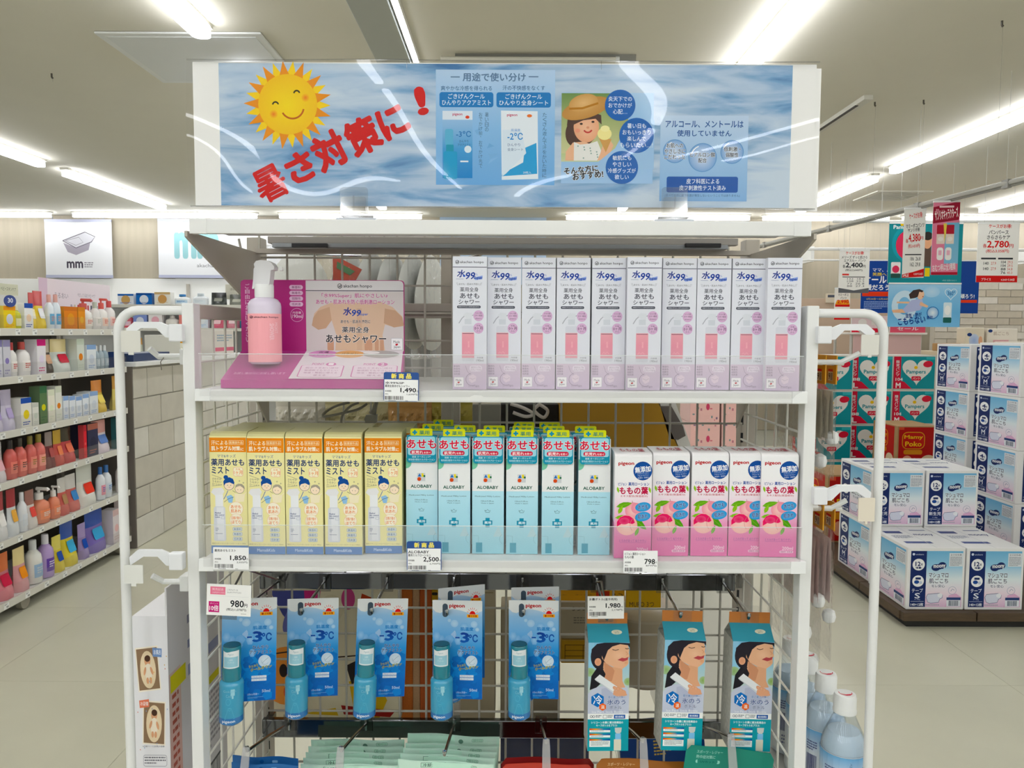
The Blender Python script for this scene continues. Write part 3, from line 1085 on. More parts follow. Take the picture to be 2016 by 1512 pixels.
def p_peach():
    p = Print((778, 480, 1090, 1358), 0.0537, 0.1495)
    p.grad(778, 480, 1090, 1358, 'f1f1f2', 'f1f1f2', 'f0e6ec', 'eab9d0', 'dd82b0', 'd874a8')
    p.text('pigeon', 808, 527, 937, 562, 'ad2b32', 0.045)
    p.ell(1011, 605, 79, 81, '1d5aa0', rim='174a8c')
    p.text('無添加', 946, 566, 1076, 616, 'f5f7fa', 0.035, out=('174a8c', 0.06), rot=-7)
    for i, (s, y) in enumerate((('パラベンフリー', 626), ('アルコールフリー', 644), ('無香料・無着色', 663))):
        p.text(s, 966 + i * 2, y - 7, 1064, y + 6, 'd5e2f2', rot=-5)
    p.text('ピジョン', 808, 706, 880, 731, '2a4c93', 0.03)
    p.text('薬用ローション', 893, 703, 1067, 732, '2a4c93', 0.03)
    p.text('ももの葉', 820, 742, 1058, 805, 'b3214f', 0.045)
    leaf(p, 800, 742, 812, 795, 10, '8dbb3f')
    leaf(p, 1066, 742, 1080, 795, 10, '8dbb3f')
    p.text('エキス配合(保湿成分)', 826, 812, 1055, 833, 'b3214f', 0.01)
    p.ell(935, 945, 68, 70, 'f6d9cf', rim='e79aa8')
    p.ell(960, 925, 42, 46, 'efa9b4', rim='e59aa8')
    leaf(p, 792, 915, 925, 880, 24, '6ea52f')
    leaf(p, 812, 975, 845, 905, 18, '8dbb3f')
    p.line([(930, 880), (926, 860)], 3, '8a5a4a')
    leaf(p, 935, 1010, 1050, 1110, 28, '5c9a35')
    leaf(p, 955, 1165, 985, 1090, 15, '6fa84a')
    leaf(p, 782, 1010, 900, 995, 18, '82b83c')
    p.ell(883, 1072, 90, 88, 'f3d7cc', rim='efb9b4')
    p.poly([(800, 1085), (800, 1045), (825, 1005), (865, 988), (905, 992), (938, 1015), (952, 1050), (930, 1062), (885, 1052), (840, 1060)], 'd9446c')
    p.ell(862, 1036, 44, 30, 'd23f68', rim='db5f80')
    p.ring(990, 1070, 80, 3, 'c98a86', 140, 230)
    for y, s in ((914, 'あせも'), (997, '肌あれ')):
        p.ell(1017, y, 66, 40, '6fb2dd', -10, rim='4b97cc')
        p.text(s, 975, y - 20, 1060, y + 18, '1b3f86', 0.03, out=('e6f2fa', 0.06), rot=-6)
    p.text('とろみがあって ぬりやすい', 822, 1194, 1050, 1218, '9a4f93', 0.01)
    p.rect(822, 1222, 1050, 1224, '9a4f93')
    p.text('200ml', 970, 1267, 1063, 1297, 'f5dcea', 0.012)
    p.rect(948, 1302, 1066, 1324, 'eec3da', 10)
    p.text('弱酸性 低刺激', 956, 1306, 1058, 1320, 'a0487f', 0.01)
    return p.mesh('peach_print')


PPE = p_peach()
PEM = mat('white_pink_board', 'eceaea', 0.42)
PEP = mat('pink_board', 'd98ab2', 0.42)
px = [1209, 1283, 1359.4, 1433.5, 1506.4]
proto = None
for i in range(5):
    fy = BFY - (0.012 if i == 0 else 0) + (0, 0.0, 0.001, 0.001, -0.003)[i]
    x = at(px[i] + 36.5, 1050, fy).x - (0.008 if i == 4 else 0)
    lab = 'white and pink peach lotion carton, %s in the row of five' % nth(i, 5)
    rz = random.uniform(-0.012, 0.012)
    w_, d_, h_ = 0.0537, 0.055, 0.1495
    if proto is None:
        proto = thing('peach_lotion_carton', lab, 'carton', (x, fy, Z2), (0, 0, rz), 'peach lotion cartons on the lower shelf')
        MB().box(-w_ / 2, w_ / 2, 0.0, d_, 0, h_ * 0.35).build('carton_base', PEP, proto)
        MB().box(-w_ / 2, w_ / 2, 0.0, d_, h_ * 0.35, h_ - 0.0003, 0.0004).build('carton', PEM, proto)
        MB().prism([(0.0003, h_ - 0.0005), (0.001, h_ + 0.001), (0.004, h_ + 0.003), (0.01, h_ + 0.0042), (d_, h_ + 0.005), (d_, h_ - 0.0005)], -w_ / 2, w_ / 2, 'x').build('rounded_lid', PEM, proto)
        link('printed_front', PPE, None, proto)
        tp = Print((0, 0, 100, 20), 0.045, 0.03)
        tp.text('ももの葉', 10, 2, 90, 18, 'b3214f', 0.02)
        link('printed_lid', tp.mesh('lid_print', lambda v: Vector((v.x, 0.008 + v.z, h_ + 0.0056 + v.z * 0.018))), None, proto)
    else:
        dup(proto, lab, (x, fy, Z2), (0, 0, rz))


# ---- price cards
def price_card(label, x0, y0, x1, y1, Yd, name, price, tax, new=False, two=None, tilt=0.0, lean=0.0):
    a, b = at(x0, y1, Yd), at(x1, y0, Yd)
    w_, h_ = b.x - a.x, b.z - a.z
    t = thing('price_card', label, 'price card', ((a.x + b.x) / 2, Yd, a.z), (lean, tilt, 0))
    W_ = 100.0
    Hh = W_ * h_ / w_
    top = 22 if new else 0
    col = '1e4f96' if new else 'f4f5f5'
    MB().prism(rrect(-w_ / 2, 0, w_ / 2, h_, 0.003 if new else 0.0006), 0, 0.0006).build('card', pm(col), t)
    p = Print((0, 0, W_, Hh), w_, h_, 0.00002)
    if new:
        for i, ch in enumerate('新商品'):
            p.text(ch, 22 + i * 21, 4, 36 + i * 21, 18, 'f1e25a', 0.03, out=('f4f4e8', 0.05))
        p.rect(2, 21, 98, Hh - 1, 'f4f5f5')
    y = top + (Hh - top) * 0.08
    s = (Hh - top) / 62
    p.text(name, 4, y, 4 + min(60, 9 * len(name)), y + 7.5 * s, '22242c', 0.02)
    if two:
        p.text(two, 4, y + 9 * s, 4 + min(70, 6.5 * len(two)), y + 16.5 * s, '22242c', 0.02)
    p.text('本体価格', 4, y + 25 * s, 22, y + 30 * s, '22242c', 0.02)
    wd = 10.0 * len(price.replace(',', '')) + (4 if ',' in price else 0)
    p.text(price, 92 - wd, y + 18 * s, 92, y + 32 * s, '111318', 0.03)
    p.text('円', 93.5, y + 25 * s, 98, y + 31 * s, '22242c')
    p.text('(税込', 4, y + 34 * s, 14, y + 39 * s, '22242c')
    p.text(tax + '円)', 66, y + 34 * s, 97, y + 40 * s, '22242c', 0.01)
    p.bars(4, y + 42 * s, 56, y + 53 * s, '16181e', len(name))
    p.lines(14, y + 54.5 * s, 50, y + 57 * s, 1, '555', 4)
    p.lines(62, y + 54.5 * s, 72, y + 57 * s, 1, '555', 5)
    link('printed_face', p.mesh('price_print'), None, t, (0, 0, 0))
    MB().box(-w_ / 2 * 0.8, w_ / 2 * 0.8, 0.0006, 0.0016, 0.002, h_ * 0.5).build('clear_holder', CLEAR, t)
    return t


price_card('price card reading 1,490 yen with blue top on the upper shelf edge', 755, 733, 824, 790, SF - 0.006, '水99%SP', '1,490', '1,639', True, '薬用全身あせもシャワー', 0.015)
price_card('white price card reading 1,850 yen below the yellow cartons', 420, 1078, 489, 1121, SF - 0.006, '薬用あせもミスト', '1,850', '2,035', tilt=0.01)
price_card('price card reading 2,500 yen with blue top on the lower shelf edge', 801, 1066, 869, 1124, SF - 0.006, 'ALOBABY', '2,500', '2,750', True, '薬用ミルクローション')
price_card('white price card reading 798 yen below the peach cartons', 1227, 1084.5, 1295, 1128, SF - 0.006, 'ピジョン 薬用ローション', '798', '877', two='ももの葉')

# ================================================================== banner on top
BY_ = 1.125
ba, bb = at(377, 407, BY_), at(1611, 125, BY_)
bw, bh = bb.x - ba.x, bb.z - ba.z
bcx = (ba.x + bb.x) / 2
BN = thing('banner_sign', 'long blue seasonal banner with smiling sun in clear sleeve on top shelf', 'sign', (bcx, BY_, ba.z))
MB().box(-bw / 2 + 0.006, bw / 2 - 0.002, 0, 0.001, 0.0015, bh - 0.0015).build('backing_sheet', PAPER, BN)
q1, q2 = at(1563, 410, BY_ + 0.004), at(1617, 131, BY_ + 0.004)
MB().box(q1.x - bcx, q2.x - bcx, 0.003, 0.004, -0.002, bh - 0.006).build('second_sheet', PAPER, BN)


def water_mat():
    m = bpy.data.materials.new('printed_water')
    m.use_nodes = True
    nt = m.node_tree
    b = nt.nodes['Principled BSDF']
    b.inputs['Roughness'].default_value = 0.4
    tc = nt.nodes.new('ShaderNodeTexCoord')
    mp = nt.nodes.new('ShaderNodeMapping')
    mp.inputs['Scale'].default_value = (5, 1, 26)
    n1 = nt.nodes.new('ShaderNodeTexNoise')
    n1.inputs['Scale'].default_value = 1.6
    n1.inputs['Detail'].default_value = 6
    n1.inputs['Distortion'].default_value = 0.6
    mp2 = nt.nodes.new('ShaderNodeMapping')
    mp2.inputs['Scale'].default_value = (3.2, 1, 6)
    n2 = nt.nodes.new('ShaderNodeTexNoise')
    n2.inputs['Scale'].default_value = 1.2
    n2.inputs['Detail'].default_value = 2
    mx = nt.nodes.new('ShaderNodeMath')
    mx.operation = 'MULTIPLY_ADD'
    mx.inputs[1].default_value = 0.55
    nt.links.new(tc.outputs['Object'], mp.inputs['Vector'])
    nt.links.new(tc.outputs['Object'], mp2.inputs['Vector'])
    nt.links.new(mp.outputs[0], n1.inputs['Vector'])
    nt.links.new(mp2.outputs[0], n2.inputs['Vector'])
    nt.links.new(n1.outputs['Fac'], mx.inputs[0])
    ha = nt.nodes.new('ShaderNodeMath')
    ha.operation = 'MULTIPLY'
    ha.inputs[1].default_value = 0.5
    nt.links.new(n2.outputs['Fac'], ha.inputs[0])
    nt.links.new(ha.outputs[0], mx.inputs[2])
    rp = nt.nodes.new('ShaderNodeValToRGB')
    cr = rp.color_ramp
    cr.elements[0].position, cr.elements[1].position = 0.36, 0.62
    cr.elements[0].color = (*lin('2a6ea8'), 1)
    cr.elements[1].color = (*lin('c3d4e4'), 1)
    e = cr.elements.new(0.44)
    e.color = (*lin('6f9fca'), 1)
    e = cr.elements.new(0.52)
    e.color = (*lin('a9c2dc'), 1)
    nt.links.new(mx.outputs[0], rp.inputs['Fac'])
    nt.links.new(rp.outputs['Color'], b.inputs['Base Color'])
    return m


wx0, wx1 = at(433, 265, BY_).x - bcx, at(1557, 265, BY_).x - bcx
MB().box(wx0, wx1, -0.0003, 0.0, 0.002, bh - 0.003).build('printed_water', water_mat(), BN)
p = Print((377, 125, 1611, 407), bw, bh, 0.00003)
# smiling sun
SX, SY = 571, 208
for kk in (0, 1):
    for k in range(13):
        a = 2 * PI * (k + kk * 0.5) / 13 + 0.02
        r = 87 if kk else 84
        hwid = 0.225
        p.poly([(SX + 52 * math.cos(a - hwid), SY + 52 * math.sin(a - hwid)), (SX + r * math.cos(a), SY + r * math.sin(a)), (SX + 52 * math.cos(a + hwid), SY + 52 * math.sin(a + hwid))],
               'e0963a' if kk else 'f0d02c')
p.ell(SX, SY, 58, 58, 'f3da35', n=40, rim='ecc32b')
for ex, ey in ((547, 209), (589, 187)):
    p.ring(ex, ey, 7, 3, '2a2413', 185, 350, 10)
p.ell(543, 227, 8, 8, 'e07c3e', rim='eec433')
p.ell(606, 195, 8, 8, 'e07c3e', rim='eec433')
p.ring(580, 213, 24, 3.4, 'b4642a', 10, 150, 14)
# red slanted heading, character by character along a rising line
for ch, cx, cy, sz in (('暑', 534, 361, 64), ('さ', 594, 329, 54), ('対', 652, 297, 66), ('策', 718, 268, 66), ('に', 777, 240, 56), ('!', 833, 200, 50)):
    wd = sz * (0.26 if ch == '!' else 0.92)
    p.text(ch, cx - wd / 2, cy - sz / 2, cx + wd / 2, cy + sz / 2, 'c21f38', 0.055 if ch == '!' else 0.03 if ch == '暑' else 0.056, rot=-27 if ch != '!' else -12)
# panel 1
p.grad(862, 140, 1096, 362, 'b9cfe6', '93bbe0', '79a8d6')
for i in range(14):
    r_ = random.Random(i)
    cx, cy = r_.uniform(870, 1080), r_.uniform(240, 350)
    p.poly([(cx, cy), (cx + r_.uniform(8, 22), cy + r_.uniform(-8, 8)), (cx + r_.uniform(-5, 15), cy + r_.uniform(6, 14))], r_.choice(('86b0d8', '8fb8de', '7da9d4')))
p.text('用途で使い分け', 915, 146, 1038, 162, '5d7797', 0.03)
p.line([(891, 154), (909, 154)], 2, '5d7797')
p.line([(1044, 153), (1063, 153)], 2, '5d7797')
p.text('爽やかな冷感を得られる', 872, 171, 972, 180, '3a5f8c', 0.01)
p.text('汗の不快感をなくす', 993, 170, 1076, 179, '3a5f8c', 0.01)
for x0, x1, a, b in ((869, 975, 'ごきげんクール', 'ひんやりアクアミスト'), (981, 1088, 'ごきげんクール', 'ひんやり全身シート')):
    p.rect(x0, 183, x1, 212, '2f78b4', 5)
    m_ = (x0 + x1) / 2
    p.text(a, m_ - 36, 186, m_ + 36, 196, 'eaf3fa', 0.01)
    p.text(b, m_ - 48, 198, m_ + 48, 208, 'eaf3fa', 0.01)
# picture of the mist pack
p.poly([(875, 219), (934, 219), (934, 349), (875, 349)], 'dfe8f2')
p.grad(875, 236, 934, 349, '9fc0e0', '5b9acb', '2f7fbd')
p.text('pigeon', 895, 223, 914, 229, 'b54a6a', 0.03)
p.ell(924, 231, 4, 3, 'd0523f')
p.text('-3℃', 902, 258, 931, 269, '2f6fae', 0.02)
p.text('ひんやり', 908, 275, 926, 280, '23466f')
p.text('アクアミスト', 905, 282, 930, 287, '23466f')
p.ell(925, 293, 7, 7, 'dce9f2')
p.rect(880, 254, 896, 285, '6fb0cf', 4)
p.rect(882, 284, 897, 300, '3d93ad', 2)
p.rect(877, 297, 904, 351, '3a98c2', 4)
p.rect(910, 315, 926, 318, 'e6eef5')
p.vtext('暑い日の', 962, 222, 260, 7, '4a6484')
p.vtext('おでかけ前、おでかけ先で', 950, 222, 330, 7, '4a6484')
# picture of the sheet pack
p.poly([(990, 218), (1062, 219), (1064, 350), (992, 352)], 'e6edf3')
p.poly([(993, 340), (1034, 318), (1037, 290), (1060, 280), (1062, 340), (992, 345)], '4d9ccd')
p.poly([(993, 255), (1030, 255), (1040, 300), (1000, 340), (993, 345)], 'dbe7f1')
p.text('pigeon', 1002, 224, 1022, 230, 'b54a6a', 0.03)
p.ell(1046, 228, 5, 3, 'd97a4f')
p.text('-2℃', 1003, 261, 1033, 274, '3a86c4', 0.02)
p.text('肌温度', 1010, 253, 1028, 258, '3a86c4')
p.text('ひんやり', 1003, 281, 1028, 287, '355a86')
p.text('全身シート', 1003, 290, 1034, 296, '355a86')
p.text('20枚入', 1034, 335, 1050, 340, 'e7f1f8')
p.vtext('たくさん遊んで汗をかいた時に', 1076, 222, 348, 8, '3f5d80')
# panel 2: child with straw hat
p.grad(1109, 183, 1290, 358, 'a9c6e2', '9bbfe1', 'a7c4e2')
p.grad(1109, 184, 1240, 315, '6e8a58', 'a9b184', 'd3d2ac')
p.grad(1109, 300, 1220, 316, 'b9c79a', 'c8cfae')
p.ell(1151, 245, 31, 40, '4b3630')
p.ell(1133, 262, 16, 24, '4b3630')
p.ell(1158, 249, 25, 30, 'e9c1a6', rim='dfab8e')
p.poly([(1130, 246), (1134, 228), (1150, 222), (1170, 220), (1187, 226), (1188, 244), (1176, 233), (1152, 236)], '4b3630')
p.ell(1157, 213, 49, 19, 'c9a06e', -17, rim='b78c5a')
p.ell(1152, 203, 29, 17, 'dcb98b', -14, rim='c49b69')
p.line([(1124, 214), (1150, 213), (1181, 203)], 4, 'a9783f')
p.ell(1148, 243, 3, 2, '2b201d')
p.ell(1171, 239, 3, 2, '2b201d')
p.ell(1161, 250, 3, 2.4, 'd59a80')
p.ring(1161, 251, 10, 3, 'b84a48', 25, 150, 10)
p.ell(1141, 256, 5, 4, 'e2a18b')
p.poly([(1117, 314), (1118, 297), (1132, 279), (1155, 277), (1172, 285), (1180, 314)], 'e3b99d')
p.poly([(1134, 314), (1134, 278), (1146, 283), (1165, 281), (1180, 276), (1190, 300), (1184, 314)], 'e8e8e4')
for k in range(10):
    p.ell(1142 + (k * 13) % 40, 286 + (k * 7) % 26, 1.6, 1.6, '8ea7a0', n=6)
p.poly([(1180, 314), (1186, 300), (1192, 280), (1204, 272), (1212, 284), (1206, 298), (1190, 312)], 'e3b99d')
p.poly([(1183, 270), (1208, 272), (1197, 298)], 'c99f6c')
p.ell(1194, 262, 14, 12, 'efe6ab')
p.ell(1195, 252, 9, 6, 'f3ecb8')
p.poly([(1180, 318), (1215, 290), (1232, 258), (1245, 235), (1292, 235), (1292, 330), (1180, 330)], 'a4c2e0')
for cx, cy, r, ls in ((1224, 207, 30, ('炎天下での', 'おでかけが', '心配…')), (1257, 265, 34, ('暑い日も', 'おもいっきり', '楽しんで', 'もらいたい…!')), (1229, 327, 32, ('敏肌にも', 'やさしい', '冷感グッズが', '欲しい'))):
    p.ell(cx, cy, r, r, '1f62a8', n=36)
    n = len(ls)
    for i, s in enumerate(ls):
        hw_ = 4.6 * len(s)
        yy = cy + (i - (n - 1) / 2) * 12.3
        p.text(s, cx - hw_, yy - 4.6, cx + hw_, yy + 4.6, 'e7eff7', 0.012)
p.text('そんな方に', 1115, 325, 1182, 338, '20222a', 0.05, out=('f3f5f7', 0.1), rot=-6)
p.text('おすすめ!', 1132, 336, 1192, 349, '20222a', 0.05, out=('f3f5f7', 0.1), rot=-6)
# panel 3
p.grad(1304, 226, 1477, 392, 'c2d3e6', 'a4c2e0', '8db0d6')
p.text('アルコール、メントールは', 1314, 236, 1467, 249, '244f8d', 0.025)
p.text('使用していません', 1337, 254, 1444, 266, '244f8d', 0.025)
for cx, cy, r, ls in ((1333, 295, 23, ('お肌への', 'やさしさに', 'こだわった')), (1388, 307, 28, ('ヒアルロン酸', '配合')), (1446, 296, 23, ('低刺激・', '弱酸性'))):
    p.ell(cx, cy, r, r, 'd3dfee', n=32, rim='7fa3cf')
    p.ring(cx, cy, r, 1.4, '6a93c4')
    p.ring(cx, cy, r - 4, 2, 'f2f6fa', 200, 250, 8)
    n = len(ls)
    for i, s in enumerate(ls):
        hw_ = 4.1 * len(s)
        yy = cy + (i - (n - 1) / 2) * 11
        p.text(s, cx - hw_, yy - 4.3, cx + hw_, yy + 4.3, '25324c', 0.02, out=('edf2f7', 0.09))
p.rect(1318, 344, 1459, 375, '20569d', 4)
p.text('皮フ科医による', 1357, 348, 1422, 358, 'e7eff7', 0.015)
p.text('皮フ刺激性テスト済み', 1343, 361, 1435, 371, 'e7eff7', 0.015)
p.text('(すべての方に皮フ刺激が発生しないということではありません)', 1315, 378, 1463, 384, '33507c')
pm_ = p.mesh('banner_print')
link('printed_front', pm_, None, BN, (0, -0.0004, 0))


# clear sleeve in front, bowed and wavy like a thin sheet
def slv(u, v):
    x = -bw / 2 + bw * u
    return Vector((x, -0.006 - 0.0045 * math.sin(PI * v) * (0.6 + 0.4 * math.sin(u * 8.3 + 0.5)) - 0.0016 * math.sin(u * 17 + 3 * v) - 0.001 * math.sin(u * 6 - 7 * v), 0.0 + bh * v))


sv = MB().grid(slv, 110, 30).build('clear_sleeve', clear('sleeve_film', 0.985, 1.0, 0.02), BN)
MB().tube([slv(k / 60, 1) + Vector((0, 0.001, 0)) for k in range(61)], 0.0012, 5).build('sleeve_edge', clear('edge_film', 0.85, 2.5, 0.1), sv)
MB().tube([slv(k / 60, 0) + Vector((0, 0.001, 0)) for k in range(61)], 0.0012, 5).build('sleeve_edge', MATS['edge_film'], sv)
for xx in (802, 1183):
    a = at(xx, 125, BY_)
    MB().box(a.x - bcx - 0.0004, a.x - bcx + 0.0004, -0.007, -0.0062, bh - 0.012, bh).build('sleeve_seam', MATS['edge_film'], sv)
# clear stands
for n_, (x0, x1, xb0, xb1) in enumerate(((670, 724, 664, 742), (1302, 1354, 1288, 1364))):
    Yq = SF + 0.016
    a, b = at(x0, 430, Yq), at(x1, 367, Yq)
    c, d = at(xb0, 430, Yq), at(xb1, 416, Yq)
    t = thing('sign_holder', 'clear acrylic sign holder on the top shelf, %s one' % ('left', 'right')[n_], 'sign holder', ((a.x + b.x) / 2, Yq, lz1 - 0.0015))
    w_, h_ = b.x - a.x, b.z - lz1
    MB().prism(rrect(-w_ / 2, 0.006, w_ / 2, h_, 0.004), -0.001, 0.0008).build('clear_plate', clear('holder_clear', 0.93, 2.2, 0.04), t)
    MB().prism(rrect(-w_ / 2 + 0.002, 0.012, w_ / 2 - 0.002, h_ * 0.72, 0.003), -0.004, -0.003).build('clear_tongue', MATS['holder_clear'], t)
    MB().box(-0.0008, 0.0008, -0.004, -0.001, 0.01, h_ * 0.75).build('spine', MATS['holder_clear'], t)
    MB().box(c.x - (a.x + b.x) / 2, d.x - (a.x + b.x) / 2, -0.01, 0.03, 0.0, 0.005, 0.001).build('base', mat('holder_base', 'c4c9d0', 0.25), t)
    MB().box(c.x - (a.x + b.x) / 2 + 0.004, d.x - (a.x + b.x) / 2 - 0.004, -0.006, 0.028, 0.005, 0.009, 0.001).build('base_step', clear('step_clear', 0.8, 2.5, 0.1), t)

# ================================================================== tester display (pink card stand with a spray bottle)
TY = 1.20                        # plane of its upright card
pa, pb = at(476, 690, TY), at(796, 552, TY)
TD = thing('tester_display', 'magenta card tester stand with white photo panel on the upper shelf', 'display stand', ((pa.x + pb.x) / 2, TY, Z1))
tw = pb.x - pa.x
zt1 = pb.z - Z1
zt0 = pa.z - Z1
MAG = mat('magenta_card', 'b8197f', 0.4)
# upright card
MB().prism(rrect(-tw / 2, 0.003, tw / 2, zt1, 0.006), 0, 0.0015).build('upright_card', MAG, TD)
pr = Print((460, 490, 1732, 1020), tw, zt1 - zt0, 0.00004)
pr.rect(966, 494, 1725, 1020, 'e4e2e4', 30)
pr.rect(966, 494, 1000, 1020, 'e4e2e4')
pr.rect(966, 566, 1725, 572, '55505a')
pr.rect(966, 576, 1725, 1020, 'd9d2d2')
ah_logo(pr, 1212, 522, 1480, 552)
# baby's back
pr.poly([(1010, 830), (1030, 740), (1080, 690), (1160, 660), (1560, 655), (1640, 690), (1715, 760), (1728, 830), (1650, 840), (1580, 820), (1560, 900), (1580, 1020), (1190, 1020), (1200, 900), (1165, 790), (1120, 850), (1060, 860)], 'd8bfab')
pr.poly([(1010, 830), (1022, 770), (1060, 720), (1150, 690), (1165, 790), (1120, 850), (1060, 862)], 'c8aa94')
pr.poly([(1728, 830), (1715, 765), (1660, 715), (1580, 700), (1570, 810), (1650, 842)], 'c3a48f')
pr.grad(1360, 700, 1400, 1020, 'cfb29d', 'd2b7a3')
for x in (1130, 1150, 1420, 1450, 1500, 1540):
    pr.rect(x, 930, x + 30, 1020, 'c9a28d', 14)
pr.text('「水99%Super」肌にやさしい♪', 1090, 588, 1600, 626, 'b75a8e', 0.02, out=('f4ecf2', 0.06))
pr.text('あせも・肌あれを防ぐ低刺激ローション', 1045, 634, 1655, 670, 'b75a8e', 0.02, out=('f4ecf2', 0.06))
pr.text('水', 1258, 694, 1322, 752, '25378a', 0.03, shear=0.15)
pr.text('99', 1322, 712, 1392, 758, '3750a2', 0.03, shear=0.2)
pr.text('Super', 1384, 734, 1448, 758, '5d76b8', 0.03, shear=0.2)
pr.text('あせも・肌あれ予防に', 1235, 786, 1466, 812, '3c3a42', 0.02, out=('f0e6e0', 0.07))
pr.text('薬用全身', 1245, 838, 1455, 882, '2f2e36', 0.02, out=('f3efec', 0.07))
pr.text('あせもシャワー', 1120, 898, 1588, 960, '2f2e36', 0.025, out=('f3efec', 0.07))
made(pr, 1626, 922, 1718, 1012)
for i, s in enumerate(('無香料', '無着色', '弱酸性', '低刺激')):
    pr.rect(838, 528 + i * 42, 944, 562 + i * 42, 'e4c4dc', 17)
    pr.text(s, 858, 535 + i * 42, 926, 555 + i * 42, '6d2a5c')
pr.ring(895, 752, 52, 4, 'd9a9cb')
pr.text('内容量', 862, 725, 928, 743, 'efd9ea', 0.01)
pr.text('190ml', 856, 748, 936, 774, 'efd9ea', 0.02)
pr.vtext('ご自由にお試しください', 512, 520, 960, 34, 'e9c9e0', 0.01)
link('printed_card', pr.mesh('tester_print'), None, TD, (0, -0.0001, zt0))
# sloping base tray
b0, b1 = at(436, 766, 1.108), at(797, 766, 1.108)
ox = TD.location.x
zf = 0.012
tray = [Vector((b0.x - ox, 1.106 - TY, 0)), Vector((b1.x - ox - 0.004, 1.106 - TY, 0)), Vector((b1.x - ox - 0.004, 1.106 - TY, zf)), Vector((b0.x - ox, 1.106 - TY, zf)),
        Vector((-tw / 2, -0.0005, zt0)), Vector((tw / 2, -0.0005, zt0)), Vector((-tw / 2, -0.0005, 0)), Vector((tw / 2, -0.0005, 0))]
MB().add(tray, [(0, 1, 2, 3), (3, 2, 5, 4), (4, 5, 7, 6), (0, 3, 4, 6), (1, 7, 5, 2), (0, 6, 7, 1)]).build('sloping_tray', mat('magenta_tray', 'bd3a91', 0.4), TD)
# printed leaflet on the slope
sl0, sl1 = Vector((0, 1.106 - TY, zf)), Vector((0, -0.0005, zt0))


def slope(v):
    t = v.z
    q = sl0.lerp(sl1, t)
    edge = tray[3].lerp(tray[4], t)
    edge2 = tray[2].lerp(tray[5], t)
    return Vector((edge.x + (edge2.x - edge.x) * (v.x + 0.5), q.y, q.z + 0.0006 - v.y * 0.5))


ps = Print((0, 0, 100, 100), 1.0, 1.0, 0.0003)
ps.poly([(40, 0), (99, 0), (99, 97), (37, 97)], 'e9e1e6')
ps.ell(51, 14, 9, 13, 'd79bc8')
ps.text('皮膚', 48, 4, 54, 11, '4c3a4c')
ps.text('アレルギー', 45, 13, 57, 20, '4c3a4c')
ps.ell(67, 14, 9, 13, 'e3b487')
ps.text('パラベン', 62, 9, 72, 18, '5a4532')
ps.ell(86, 14, 11, 13, 'b9b4b4')
ps.ell(80, 9, 5, 5, 'f0eef0')
for x0, x1, nn in ((41, 66, '1'), (71, 97, '2')):
    ps.frame(x0, 52, x1, 93, 'd48ab8', 0.6, 'efe0ea', 4)
    ps.text('POINT', x0 + 6, 46, x0 + 13, 53, 'd48ab8', 0.02)
    ps.ell(x0 + 17, 50, 3, 6, 'd48ab8')
    ps.text(nn, x0 + 16, 46, x0 + 18, 54, 'f7eef4', 0.03)
    for i in range(4):
        ps.text(('肌のうるおい成分', '敏感肌でもやさしい', '保湿・整肌に使える', '使える')[i], x0 + 3 + (i == 3) * 6, 60 + i * 8, x1 - 3 - (i == 3) * 6, 65 + i * 8, 'b487a5')
ps.text('お試し後は元にお戻し願います', 5, 76, 34, 84, 'e7bfdc')
link('printed_leaflet', ps.mesh('slope_print', slope), None, TD)

# spray bottle standing in the tray
bx = at(521, 745, 1.145)
SB = thing('spray_bottle', 'frosted tester spray bottle with pink label and white trigger head', 'bottle', (bx.x, 1.150, at(521, 716, 1.15).z))
zz = lambda y: at(521, y, 1.15).z - SB.location.z
rb = 0.0242
prof = [(0.004, 0.0), (rb * .85, 0.0), (rb, 0.004), (rb, zz(604)), (rb * .96, zz(597)), (rb * .8, zz(590)), (rb * .52, zz(586)), (rb * .5, zz(580))]
MB().lathe(prof, 28).build('bottle_body', mat('frosted_lilac', 'd9cfe0', 0.25), SB)
pl = Print((0, 0, 100, 190), 2.6, zz(618) - zz(712))
pl.grad(0, 0, 100, 190, 'f29aa6', 'f0909c', 'f3a0aa')
ah_logo(pl, 10, 8, 90, 18, '57323f')
pl.text('SHOWER', 20, 66, 100, 76, 'f9d5da', 0.03, rot=90)
pl.text('MOIST', 38, 52, 98, 60, 'f9d5da', 0.01, rot=90)
pl.ring(45, 165, 12, 1, 'f9d5da', 200, 330, 10)
wrap = lambda v: Vector(((rb + 0.0004 - v.y * 2) * math.sin(v.x * 1.0 + 0.3), -(rb + 0.0004 - v.y * 2) * math.cos(v.x * 1.0 + 0.3), v.z))


def subdiv_cols(P, n=14):
    """split the wide background into strips so that it can wrap around a round body"""
    x0, y0, x1, y1 = P.ref
    for i in range(n):
        P.rect(x0 + (x1 - x0) * i / n, y0, x0 + (x1 - x0) * (i + 1) / n, y1, 'f0b4b9')


